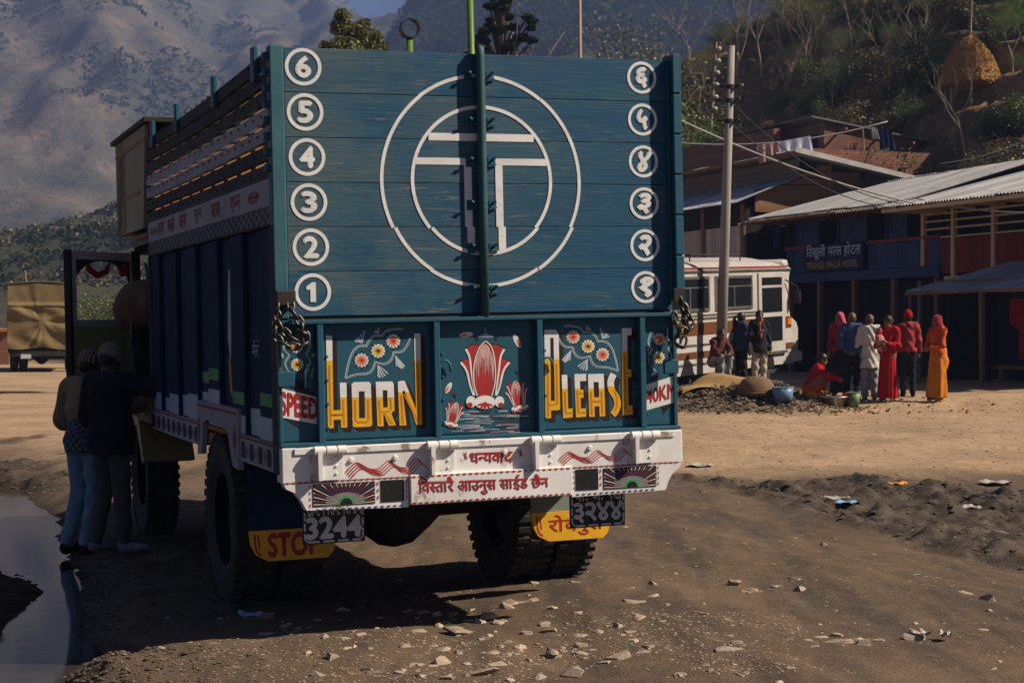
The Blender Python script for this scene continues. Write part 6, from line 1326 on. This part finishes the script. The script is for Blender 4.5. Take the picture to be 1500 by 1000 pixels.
# ---- poles and wires
CONC = M('pole_concrete', (.29, .262, .23), (.2, .18, .155), 3, stretch=(1, 1, .4), rough=.85, bmp=.2)
pb = gd(1054, 35.0); pole = thing('utility_pole', 'leaning grey concrete utility pole between the seated man and the minibus', 'pole', pb)
ptop = np.array([(1071-750)/F*35.0, 35.0, EYE+(478-68)/F*35.0])-np.array(pb)
mb = MB(); mb.tube([(0, 0, -.2), tuple(ptop*.5), tuple(ptop)], [.118, .098, .072], 16); mb.build('shaft', CONC, pole, True)
mb = MB()
for k in (.78, .84, .88): c = ptop*k; mb.lathe([(.09, -.05), (.103, -.04), (.103, .04), (.09, .05)], 14, tuple(c)); mb.tube([c+np.array((-.13, 0, 0)), c+np.array((-.28, -.05, .02))], .02, 6); mb.tube([c+np.array((.1, 0, .02)), c+np.array((.2, -.1, .04))], .03, 6)
mb.build('band', DSTEEL, pole)
WIRE = M('wire_pale', (.3, .27, .24), None, 3, rough=.6); WIRED = M('wire_dark', (.03, .03, .03), None, 3)
def wire(a, b_, sag, r, mat, label, nm='wire'):
    a, b_ = Vector(a), Vector(b_); mb = MB(); mb.tube([a.lerp(b_, k/16)-Vector((0, 0, sag*4*(k/16)*(1-k/16))) for k in range(17)], r, 5); o = mb.build(nm, mat, None, True); tag(o, label, 'wire'); return o
def at(px, py, D): d = ray(px, py); return Vector(CAMP+d*(D/d[1]))
wire(at(900, 128, 36), at(1340, 298, 40), .25, .022, WIRE, 'thick pale cable sloping down from the truck corner past the pole to the hotel eave')
wire(at(1340, 290, 41), at(1530, 312, 34.5), .1, .018, WIRE, 'cable running along the front of the lattice shop roof')
wire(pb+Vector(ptop*.84), at(1345, 300, 41.5), .5, .012, WIRED, 'upper thin dark wire from the concrete pole to the hotel roof', 'thin_wire')
wire(pb+Vector(ptop*.78), at(1345, 305, 41.7), .5, .012, WIRED, 'lower thin dark wire from the concrete pole to the hotel roof', 'thin_wire')
wire(at(1505, 205, 49), at(1375, 240, 44), .1, .012, WIRED, 'dark wire crossing the tin roof at the upper right', 'thin_wire')
wire(at(1500, 215, 42.5), at(1380, 245, 42.5), .1, .012, WIRED, 'second dark wire just below it above the tin roofs', 'thin_wire')
tp = at(853, 160, 60); mb = MB(); mb.tube([tp-Vector((0, 0, 9.3)), at(849, -12, 60)], [.09, .06], 8); o = mb.build('thin_pole', M('thin_pole_pink', (.3, .2, .16), None, 4), None, True); tag(o, 'thin pinkish wooden pole standing behind the truck among the bare trees', 'pole')
bpb = hp(1036, 32); btop = at(1049, 62, bpb.y); bp = thing('insulator_pole', 'slim wooden pole with a stack of pale insulators left of the concrete pole', 'pole', bpb); mb = MB(); vv_ = btop-bpb; mb.tube([(0, 0, -.3), tuple(vv_)], [.07, .05], 8); mb.build('shaft', BARK, bp)
for k in range(6): c = vv_*(.5+k*.09)+Vector((.12, -.1, 0)); mb = MB(); mb.lathe([(0, -.09), (.1, -.07), (.12, 0), (.08, .06), (0, .09)], 8, tuple(c)); mb.build('insulator', M('insulator_cream', (.5, .42, .33), None, 5) if k == 0 else bpy.data.materials['insulator_cream'], bp)
# ---- washing
lineo = wire(at(960, 206, 50.4), at(1300, 178, 51.5), .35, .022, WIRE, 'washing line above the shed roof', 'washing_line')
def hung(px0, px1, py0, py1, D0, mt, label, nm, bot=None, fr_=9):
    a, b_ = at(px0, py0[0], D0), at(px1, py0[1], D0); c, d = at(px0+3, py1[0], D0), at(px1+6, py1[1], D0); mb = MB()
    mb.grid(lambda u, v: tuple((a*(1-u)+b_*u)*(1-v)+(c*(1-u)+d*u)*v+Vector((0, .05*math.sin(u*fr_*2+v)*v, 0))), 24, 8)
    mb.grid(lambda u, v: tuple(((a*(1-u)+b_*u)*(1-v)+(c*(1-u)+d*u)*v)*(1)+Vector((0, .06+.05*math.sin(u*fr_*2+v)*v, 0))), 24, 8)
    o = mb.build(nm, mt, None, True, fix=False); tag(o, label, 'laundry'); return o
hung(1109, 1140, (212, 208), (240, 232), 50.7, cloth('pink_towel', (.5, .32, .26), (.4, .24, .2), 20), 'pinkish towel hung on the washing line above the shed', 'towel')
hung(1139, 1187, (208, 199), (231, 234), 50.9, cloth('white_sheet', (.72, .7, .74), (.6, .58, .64), 12), 'white sheet hung on the washing line above the shed', 'sheet')
hung(1275, 1283, (187, 187), (204, 204), 58.3, WHITEC, 'small white cloth hanging at the brick house eave', 'cloth'); hung(1287, 1306, (189, 192), (219, 218), 58.3, NAVY, 'dark blue trousers and shirt hanging at the brick house eave', 'clothes')
# ---- washing tubs, basket, sacks on the kerb
def pot(nm, label, cat, loc, prof, mt, n=24, extra=None):
    t = thing(nm, label, cat, loc); mb = MB(); mb.lathe(prof, n); mb.build('bowl' if cat != 'basket' else 'wicker_shell', mt, t, True)
    if extra: extra(t)
    return t
BUCK = M('tub_blue', (.08, .17, .3), (.16, .22, .3), 4, rough=.45); ALU = M('aluminium', (.55, .53, .5), (.4, .38, .36), 8, rough=.35, metal=.7); BGRN = M('bucket_green', (.13, .2, .09), (.1, .16, .07), 4, rough=.5)
def rimr(r, z, mt, rr=.012):
    def f(t): mb = MB(); mb.tube([(r*math.cos(a), r*math.sin(a), z) for a in [2*math.pi*k/24 for k in range(25)]], rr, 6, False); mb.build('rim', mt, t, True)
    return f
def bail(r, z):
    def f(t): rimr(r, z, BGRN)(t); mb = MB(); mb.tube([(r*math.cos(a), .02, z-.0+r*.25*math.sin(a)) for a in [math.pi*k/12 for k in range(13)]], .006, 5); mb.build('handle', DSTEEL, t)
    return f
pot('washing_tub', 'blue plastic washing tub with a grey base on the kerb', 'tub', gd(1147, 31.9), [(0, 0), (.17, 0), (.2, .26), (.185, .26), (.16, .02), (0, .02)], BUCK, extra=rimr(.195, .26, BUCK))
pot('basin', 'wide aluminium basin in front of the squatting woman', 'basin', gd(1223, 31.9), [(0, 0), (.17, 0), (.225, .16), (.25, .165), (.215, .16), (.16, .015), (0, .015)], ALU, extra=rimr(.245, .165, ALU))
pot('bucket', 'green bucket with a red cloth over its rim beside the basin', 'bucket', gd(1250, 31.9), [(0, 0), (.105, 0), (.135, .25), (.125, .25), (.1, .015), (0, .015)], BGRN, extra=bail(.132, .25))
mb = MB(); mb.grid(lambda u, v: (-.2+.22*u, -.1+.15*v, .255+.03*math.sin(u*5)*math.sin(v*3)-.1*(1-u)**3), 10, 6); o = mb.build('red_rag', REDC, None, True, fix=False); o.location = gd(1247, 31.88); tag(o, 'crumpled red rag lying across the green bucket rim', 'rag')
WICK = M('wicker', (.2, .12, .06), (.12, .07, .035), 18, stretch=(1, 1, 3), rough=.9, bmp=.6, bd=.02)
def wick(t):
    mb = MB()
    for k in range(7): z = .05+k*.045; r = .37-.02*k-(.002*k**3); mb.tube([(r*math.cos(a), r*math.sin(a), z+.008*math.sin(a*12+k*3.14)) for a in [2*math.pi*j/48 for j in range(49)]], .014, 5, False)
    mb.build('wicker_band', WICK, t, True)
pot('basket', 'brown wicker basket turned upside down on the rubbish heap', 'basket', gd(1108, 32.3)+Vector((0, 0, -.02)), [(.37, 0), (.36, .1), (.33, .2), (.26, .3), (.12, .355), (0, .36)], WICK, extra=wick)
mb = MB(); bl0 = gd(1042, 33.2)
mb.grid(lambda u, v: (-.62+1.25*u+.1*v, -.55+.85*v*(1-.3*abs(u-.45)), .03+.14*math.sin(u*3.1)*v+.05*math.sin(u*7+v*5)+float(gh(bl0.x-.62+1.25*u, bl0.y-.55+.85*v))-bl0.z+.05), 20, 10)
o = mb.build('burlap_sack', M('burlap', (.42, .26, .1), (.3, .18, .07), 20, rough=.95, bmp=.5), None, True, fix=False); o.location = bl0; tag(o, 'tan burlap sacking spread over the rubbish heap by the seated man', 'sacking')
# rubbish heap, peel, stones, gravel
def chips(n, seed, ctr, sx, sy, smin_, smax, mt, nm, zoff=0, flat_=.5):
    rr = np.random.default_rng(seed); mb = MB()
    for i in range(n):
        x, y = ctr[0]+rr.normal()*sx, ctr[1]+rr.normal()*sy; s_ = rr.uniform(smin_, smax); z = float(gh(x, y))+zoff*rr.random(); q = Matrix.Rotation(rr.uniform(0, 6.3), 3, 'Z') @ Matrix.Rotation(rr.normal()*.35, 3, 'X')
        P = [q @ Vector((s_*a*rr.uniform(.6, 1), s_*b_*rr.uniform(.5, 1), s_*c_*flat_*rr.uniform(.5, 1))) for a, b_, c_ in ((1, 0, 0), (-1, 0, 0), (0, 1, 0), (0, -1, 0), (0, 0, 1), (0, 0, -1))]
        mb.add([(x+p.x, y+p.y, z+p.z+s_*.2) for p in P], [(0, 2, 4), (2, 1, 4), (1, 3, 4), (3, 0, 4), (2, 0, 5), (1, 2, 5), (3, 1, 5), (0, 3, 5)])
    o = mb.build(nm, mt, None, fix=False); o['kind'] = 'stuff'; return o
LITM = M('rubbish_mixed', (.04, .03, .018), (.2, .15, .095), 5, rough=.9, bmp=.2); GRAVM = M('gravel_brown', (.3, .22, .155), (.15, .11, .075), 40, rough=.9); STM = MV('pale_slate', (.43, .33, .245), (.22, .165, .115), 7, rough=.75, bmp=.25, bd=.005); STD = MV('dark_clod', (.05, .036, .024), (.09, .065, .042), 6, rough=.95, bmp=.4)
PEEL = M('orange_peel', (.75, .33, .05), (.6, .22, .03), 6, rough=.6)
chips(3200, 1, (4.1, 33.1), 1.0, 1.1, .02, .075, LITM, 'rubbish_debris', .05, .45); chips(420, 2, (5.6, 31.9), .9, .5, .015, .06, LITM, 'rubbish_debris', .02)
chips(60, 3, (5.9, 31.5), 1.1, .5, .02, .05, PEEL, 'peel_litter', .02, .4); chips(30, 33, (8.2, 31.8), .6, .4, .02, .06, PEEL, 'peel_litter', .02, .4)
def rock(seed, fl):
    rr = random.Random(seed); bm = bmesh.new()
    for i in range(19):
        a = rr.uniform(0, 6.28); z = rr.uniform(-1, 1); r = math.sqrt(1-z*z)*rr.uniform(.65, 1); bm.verts.new((r*math.cos(a)*rr.uniform(.7, 1.2), r*math.sin(a)*rr.uniform(.45, .9), z*fl))
    ch = bmesh.ops.convex_hull(bm, input=bm.verts[:]); bmesh.ops.delete(bm, geom=[e for e in ch['geom_interior'] if isinstance(e, bmesh.types.BMVert)], context='VERTS'); me = bpy.data.meshes.new('stone'); bm.to_mesh(me); bm.free(); return me
RK = [rock(i, (.26, .36, .46, .6)[i % 4]) for i in range(10)]
for m_ in RK: m_.materials.append(STM)
rs = random.Random(11); n_ = 0; SLAB = [(665, 922, .14), (748, 884, .13), (716, 902, .1), (640, 972, .12), (700, 985, .14), (590, 985, .1), (840, 985, .12), (905, 960, .09), (1040, 985, .14), (1090, 988, .12), (1232, 938, .11), (1340, 930, .1), (1075, 853, .09), (520, 950, .06), (365, 905, .07), (438, 920, .05), (810, 955, .07), (640, 898, .05)]
SLABEL = {0: 'broad pale stone slab below the tip of the truck shadow', 1: 'pale broken stone slab behind the right rear wheels', 5: 'pale slab at the bottom edge below the left number plate', 6: 'pale slab at the bottom edge below the right number plate', 8: 'left one of two pale slabs at the bottom right of the road', 9: 'right one of two pale slabs at the bottom right of the road', 10: 'long flat pale slab left of the crumpled plastic wrapper', 12: 'small pale stone alone on the road right of the rear wheels'}
def stone(p, r_, k, lab=None):
    o = bpy.data.objects.new('stone', RK[k % 10]); COL.objects.link(o); o.location = p-Vector((0, 0, r_*.08)); o.scale = (r_, r_, r_*.8); o.rotation_euler = (rs.gauss(0, .12), rs.gauss(0, .12), rs.uniform(0, 6.28))
    tag(o, lab or 'pale flat stone chip lying on the dirt road among many like it', 'stone', 'pale stone chips scattered over the dirt road')
for i, (px, py, r_) in enumerate(SLAB):
    stone(gp(px, py), r_*.85, i, SLABEL.get(i))
    for j in range(6): p = gp(px, py); x, y = p.x+rs.gauss(0, .18), p.y+rs.gauss(0, .16); stone(Vector((x, y, float(gh(x, y, True)))), rs.uniform(.02, .075), i+j)
while n_ < 190:
    k = rs.random()
    if k < .6: x, y = rs.gauss(.0, .75), 8.5+abs(rs.gauss(0, .8))
    elif k < .85: x, y = rs.uniform(-1, 4.4), rs.uniform(8, 13)
    else: x, y = rs.uniform(.8, 6), rs.uniform(11, 19)
    if x > .3*y+.3: continue
    stone(Vector((x, y, float(gh(x, y, True)))), rs.choice((.016, .02, .026, .035, .05, .07))*rs.uniform(.8, 1.5), n_); n_ += 1
def gravel(n, seed, fn, smin_, smax, mt, nm):
    rr = np.random.default_rng(seed); X, Y = fn(rr, n); Z = gh(X, Y, True); s_ = rr.uniform(smin_, smax, len(X))*rr.uniform(.5, 1, len(X)); th = rr.uniform(0, 6.28, len(X)); el = rr.uniform(.5, 1, len(X)); V = []
    for a, b_, c_ in ((1, 0, .1), (0, 1, .1), (-1, 0, .1), (0, -1, .1), (.1, .1, .55)): u, v = a*s_, b_*s_*el; V.append(np.stack([X+u*np.cos(th)-v*np.sin(th), Y+u*np.sin(th)+v*np.cos(th), Z+c_*s_-.0], 1))
    V = np.stack(V, 1).reshape(-1, 3); T = (np.arange(len(X))*5)[:, None, None]+np.array([[0, 1, 4], [1, 2, 4], [2, 3, 4], [3, 0, 4]])[None]; me = np_mesh(nm, V, T.reshape(-1, 3)); o = link(nm, me, mt); o['kind'] = 'stuff'; return o
def clumped(r, n): X, Y = r.normal(.3, 1.5, n*3), 7.9+np.abs(r.normal(0, 1.9, n*3)); k = fbm(X*1.6, Y*1.6, 3, 55) > r.uniform(.42, .62, n*3); return X[k], Y[k]
gravel(3000, 21, clumped, .004, .016, GRAVM, 'gravel'); gravel(900, 22, lambda r, n: (r.uniform(1, 9, n), r.uniform(9, 30, n)), .008, .026, GRAVM, 'gravel')
def inmud(r, n): X, Y = r.uniform(-7, 8, n*4), r.uniform(8, 24, n*4); m_, d_ = zones(X, Y); k = m_ > r.uniform(.2, 1, n*4); return X[k], Y[k]
gravel(5000, 23, inmud, .012, .05, STD, 'mud_clods'); gravel(2500, 24, lambda r, n: (r.uniform(-6, 12, n), r.uniform(17, 34, n)), .012, .03, STD, 'mud_clods')
gravel(900, 26, lambda r, n: (lambda Y: (shore(Y)+np.abs(r.normal(0, .14, n))+.02, Y))(r.uniform(7.6, 15, n)), .008, .03, STD, 'mud_clods'); gravel(500, 27, lambda r, n: (r.normal(-3.4, .25, n), r.normal(10.4, .9, n)), .015, .05, STD, 'mud_clods')
gravel(900, 25, lambda r, n: (r.normal(-1.75, .28, n), r.normal(8.3, .28, n)), .006, .026, STD, 'mud_clods')
def scrap(px, py, w_, h_, mt, label, nm='litter_scrap'):
    p = gp(px, py); mb = MB(); mb.grid(lambda u, v: ((u-.5)*w_*(1+.3*math.sin(v*5)), (v-.5)*h_, .015+.02*math.sin(u*7+v*4)*math.sin(v*6)), 8, 6); o = mb.build(nm, mt, None, fix=False); o.location = p; o.rotation_euler = (0, 0, random.uniform(0, 6)); tag(o, label, 'litter')
PLW = M('plastic_white', (.45, .41, .36), (.32, .28, .24), 9, rough=.5); PLB = M('plastic_blue', (.12, .3, .55), (.3, .42, .55), 9, rough=.4)
scrap(1242, 738, .2, .2, PLB, 'blue plastic scrap in the dark mud on the right'); scrap(1222, 731, .2, .22, PLW, 'pale paper scrap beside the blue plastic scrap'); scrap(1418, 745, .2, .22, PLW, 'white paper scrap at the right edge of the mud strip')
scrap(1350, 930, .1, .08, PLW, 'crumpled clear plastic wrapper at the lower right of the road'); scrap(1385, 932, .08, .06, PLW, 'smaller white wrapper right of the crumpled one'); scrap(1025, 683, .3, .3, PLW, 'dusty white scrap beside the truck bumper corner'); scrap(365, 903, .12, .12, PLB, 'pale blue plastic scrap in the truck shadow'); scrap(1312, 710, .2, .2, PEEL, 'orange peel heap in the mud strip on the right'); scrap(1460, 708, .3, .3, PLW, 'grey cardboard scrap at the right edge')
# ---- haystack on stilts
hs = hill_at(1420, 128)-Vector((0, 0, .75)); hay = thing('haystack', 'golden haystack on wooden stilts at the upper right of the terraces', 'haystack', hs)
HAY = M('hay', (.42, .22, .055), (.28, .13, .03), 8, stretch=(3, 3, .5), rough=.95, bmp=.9, bd=.05)
def hf(P):
    r_ = np.hypot(P[:, 0], P[:, 1]); z = P[:, 2]-.75; prof = np.interp(z, [-.02, .1, .5, 1.0, 1.4, 1.7, 1.85], [1.05, 1.12, 1.0, .8, .52, .22, 0.0]); return (r_-prof)*.7+.03*np.sin(P[:, 0]*13)*np.sin(P[:, 1]*15+P[:, 2]*3)*np.sin(P[:, 2]*9)+np.maximum(0, -z)*2
k_ = hs.y/50.0
link('hay', np_mesh('hay', *surfnet(hf, (-1.4, -1.4, .5), (1.4, 1.4, 2.8), .05)), HAY, hay, True)
rr = np.random.default_rng(2); C = []
for i in range(7000): a = rr.uniform(0, 6.28); z = rr.uniform(0, 1.75); pr = np.interp(z, [-.02, .1, .5, 1.0, 1.4, 1.7, 1.85], [1.05, 1.12, 1.0, .8, .52, .22, 0.0]); C.append((pr*math.cos(a), pr*math.sin(a), .75+z))
V, Q = cards(np.array(C), .075, 8); hm = np_mesh('straw', V, Q); hm.materials.append(leafmat('straw', [(.25, .12, .03), (.42, .23, .06), (.52, .32, .1)], .1)); link('straw', hm, None, hay)
for a in range(7):
    mb = MB(); q = (math.cos(a*.9)*.85, math.sin(a*.9)*.85); mb.tube([(q[0], q[1], -.6), (q[0], q[1], .8)], .05, 6); mb.build('stilt', BARK, hay)
mb = MB(); mb.tube([(0, 0, 2.2), (.05, 0, 3.9)], .035, 6); mb.build('center_stake', BARK, hay)
hay.scale = (k_*.82,)*3
# ---- trees
bare = [make_tree(100+i, 1, .015, 3, .5, 700, .005, LEAF_O, BARK, 3, .15) for i in range(3)]
sparse = [make_tree(200+i, 1, .014, 3, .5, 5000, .0085, LEAF_O if i % 2 else LEAF_Y, BARK, 3, .12, .06) for i in range(3)]
leafy = [make_tree(300+i, 1, .016, 4, .55, 13000, .0092, (LEAF_G, LEAF_Y, LEAF_B)[i], BARK, 3, .08, .07) for i in range(3)]
dark = make_tree(400, 1, .018, 4, .5, 11000, .014, LEAF_D, BARKD, 3, .05, .05, 1)
cropped = make_tree(500, 1, .028, 4, .42, 2200, .006, LEAF_O, BARK, 3, .1, .03)
big = make_tree(600, 1, .02, 4, .5, 9000, .014, LEAF_Y, BARKD, 3, .06, .045)
def ft(px, D, top, base=None):
    p = at(px, 478, D); p.z = float(gh(p.x, p.y)) if base is None else base; return p, EYE+(478-top)/F*D-p.z
def blob_tree(nm, label, blobs, D, n, leaf, mat, squash=1.0, seed=1):
    """a crown of leafy boughs (photo column, row, radius) at depth D on a trunk with limbs"""
    rr = np.random.default_rng(seed); px0 = sum(b_[0] for b_ in blobs)/len(blobs); base = gd(px0, D); t = thing(nm, label, 'tree', base); C = []; mb = MB(); wt = sum(b_[2]**2 for b_ in blobs)
    top = max(at(b_[0], b_[1], D).z for b_ in blobs)-base.z; mb.tube([(0, 0, -.2), (.1, 0, top*.45), (0, .05, top*.8)], [.2, .15, .07], 9)
    for bx, by, br in blobs:
        r = br/F*D; c = at(bx, by, D)-base+Vector((0, rr.normal()*r*1.2, 0)); k = int(n*br*br/wt); q = rr.normal(size=(k, 3)); q /= np.linalg.norm(q, axis=1)[:, None]; q *= (rr.random(k)**.4)[:, None]*r; q[:, 2] *= squash; C.append(q+np.array(c))
        z0 = max(top*.3, c.z-1.5*r-1); mb.tube([(0, 0, z0), tuple(Vector((c.x*.5, c.y*.5, (z0+c.z)/2))), tuple(c)], [.09, .06, .02], 6)
    V, Q = cards(np.concatenate(C), leaf, seed); link('crown', np_mesh('crown', V, Q), mat, t); mb.build('trunk', BARKD, t, True, fix=False); return t
blob_tree('broadleaf_tree', 'rounded sunlit leafy tree showing above the left half of the truck tail', [(503, 26, 13), (497, 42, 14), (510, 40, 12), (515, 58, 16), (533, 40, 12), (530, 55, 15), (548, 55, 13), (557, 68, 12), (492, 68, 14), (478, 72, 10), (540, 72, 16), (510, 90, 30), (545, 110, 40), (485, 120, 40)], 40, 16000, .075, LEAF_Y, 1, 4)
rb = random.Random(8); BL_ = []
for k in range(46): y = -30+k*3.4; hw = 14+(y+30)*.42; BL_.append((744+rb.uniform(-1, 1)*hw, y, rb.uniform(6, 12)))
blob_tree('dark_tree', 'dark dense tree rising just right of the green mast', BL_, 58, 20000, .1, LEAF_D, .55, 5)
p, H_ = ft(812, 58, 20); put_tree('pollarded_tree', cropped, p, 'pollarded tree with stubby pale limbs left of the thin pink pole', scale=H_)
p, H_ = ft(786, 60, 55); put_tree('small_tree', sparse[1], p, 'small olive tree between the dark tree and the pollarded tree', scale=H_)
p, H_ = ft(875, 70, 60); put_tree('bushy_tree', leafy[1], p, 'brownish bushy tree low behind the truck top right of the pink pole', scale=H_)
def hill_tree(px, base, top, proto, label):
    p = hill_at(px, base); put_tree('hill_tree', proto, p-Vector((0, 0, .1)), label, scale=max(1.2, (base-top)/F*p.y))
for px, by, top, pr, lab in ((1142, 142, 5, sparse[0], 'forked pale trunk tree with thin leaves in the middle of the terraces'), (1180, 120, -40, leafy[1], 'tall leafy tree above the brick house with sunlit yellow green leaves'), (1118, 110, -35, leafy[0], 'tall dark green tree behind the forked pale tree'), (1288, 112, -15, bare[0], 'tall bare pale tree left of the haystack'), (1338, 150, -5, bare[1], 'bare twisted tree close left of the haystack'), (1416, 212, 85, bare[2], 'forked bare tree standing in front of the haystack'), (1072, 120, -30, bare[1], 'bare branching tree behind the concrete pole top'), (1012, 110, -20, bare[0], 'bare leaning tree above the truck right corner'), (1482, 115, 12, leafy[2], 'bright green tree right of the haystack'), (1217, 166, 80, sparse[2], 'thin sapling directly above the brick house roof'), (1250, 60, -50, sparse[1], 'thin leafed tree high on the terraces left of the bare tree')):
    hill_tree(px, by, top, pr, lab)
rt = random.Random(12)
for k in range(22):
    px = rt.uniform(990, 1530); by = rt.uniform(40, 165); p = hill_at(px, by)
    if 1370 < px < 1480 and by > 90: continue
    put_tree('terrace_tree', (leafy[0], leafy[1], sparse[0], leafy[0], sparse[1])[k % 5], p-Vector((0, 0, .1)), 'scrubby tree among many on the dry terraces behind the shops', group='scrubby trees on the terraces', scale=rt.uniform(45, 95)/F*p.y)
shr = [make_shrub(20+i, .8, 1.1, 6500, .05, (LEAF_G, LEAF_B, LEAF_O, LEAF_G, LEAF_D)[i]) for i in range(5)]
rs2 = random.Random(3)
for k in range(110):
    px = rs2.uniform(960, 1540) if k % 3 else rs2.uniform(1180, 1540); t = rs2.uniform(30, 62)
    p = hp(px, t)
    put_shrub('hill_shrub', shr[rs2.choice((0, 0, 1, 2, 2, 3, 4))], p-Vector((0, 0, .1)), 'wild shrub growing on the dry terraces behind the shops', 'shrubs on the terraced hillside', rs2.uniform(.6, 1.7))
for px, t, sc_, i, lab in ((1275, 31.6, 1.6, 0, 'rounded green shrub right above the brick house roof'), (1318, 31.2, 1.0, 1, 'small bright shrub right of the brick house'), (1030, 31.5, 1.8, 1, 'bright green shrub between the truck corner and the concrete pole'), (1225, 36.5, 1.7, 0, 'broad green shrub left of the tall bare tree')):
    put_shrub('green_shrub', shr[i], hp(px, t), lab, None, sc_)
p = at(165, 478, 75); put_shrub('roadside_bush', shr[0], Vector((p.x, p.y, 0)), 'dark roadside bush seen through the window of the open truck door', None, 2.3)
p = at(205, 478, 78); put_shrub('roadside_bush', shr[2], Vector((p.x, p.y, 0)), 'olive roadside bush beyond the open truck door', None, 2.2)
p = at(135, 478, 80); put_shrub('roadside_bush', shr[3], Vector((p.x, p.y, 0)), 'low roadside bush right of the tarpaulin truck', None, 2.0)
# ground cover of the terraces: leaf-sized faces in clumps
rr = np.random.default_rng(31); N = 125000; t_ = 29+rr.random(N)**1.4*48; s_ = rr.uniform(20, 118, N); keep = fbm(t_*.45, s_*.3, 4, 91) > rr.uniform(.5, .66, N); t_, s_ = t_[keep], s_[keep]; zz = hill(t_, s_)+np.abs(rr.normal(0, .16, len(t_)))
V, Q = cards(np.stack([t_*CT-s_*ST, t_*ST+s_*CT, zz], 1), .085, 32); o = link('undergrowth', np_mesh('undergrowth', V, Q), GRASSY); o['kind'] = 'stuff'
def scatter(nm, seed, n, x0, x1, y0, y1, fn, size, lm, thr, per=7, fr_=.012):
    rr = np.random.default_rng(seed); X, Y = rr.uniform(x0, x1, n), rr.uniform(y0, y1, n); k = fbm(X*fr_, Y*fr_, 4, seed) > thr+rr.uniform(-.06, .06, n); X, Y = X[k], Y[k]; Z = fn(X, Y); sz = size*rr.uniform(.5, 1.3, len(X))
    C = np.repeat(np.stack([X, Y, Z], 1), per, 0)+rr.normal(size=(len(X)*per, 3))*np.repeat(sz, per)[:, None]*np.array([.45, .45, .3])+np.array([0, 0, 1])*np.repeat(sz, per)[:, None]*.35
    V, Q = cards(C, size*.85, seed+1); o = link(nm, np_mesh(nm, V, Q), lm); o['kind'] = 'stuff'
scatter('mountain_trees', 41, 60000, -480, 40, 560, 1480, f_mount, 1.9, SCRUB, .6, 6, .03)
scatter('forest_cover', 42, 60000, -110, 200, 380, 800, f_blue, 1.7, SCRUBD, .42)
scatter('scrub_cover', 43, 22000, -150, -20, 180, 420, f_spur, .65, LEAF_O, .47, fr_=.03); scatter('scrub_cover', 44, 26000, -150, -20, 180, 420, f_spur, .8, LEAF_D, .45, fr_=.03)
# ================================================================== haze
mb = MB(); mb.bb((-1450, -380, -6), (1450, 1500, 360)); hz = mb.build('haze', None); hz['kind'] = 'stuff'
m = bpy.data.materials.new('air_haze'); m.use_nodes = True; nt = m.node_tree; nt.nodes.remove(nt.nodes['Principled BSDF']); pv = nd(nt, 'ShaderNodeVolumePrincipled')
pv.inputs['Color'].default_value = (.38, .53, 1, 1); pv.inputs['Density'].default_value = .00036; pv.inputs['Anisotropy'].default_value = .2; nt.links.new(pv.outputs[0], nt.nodes['Material Output'].inputs['Volume']); hz.data.materials.append(m)
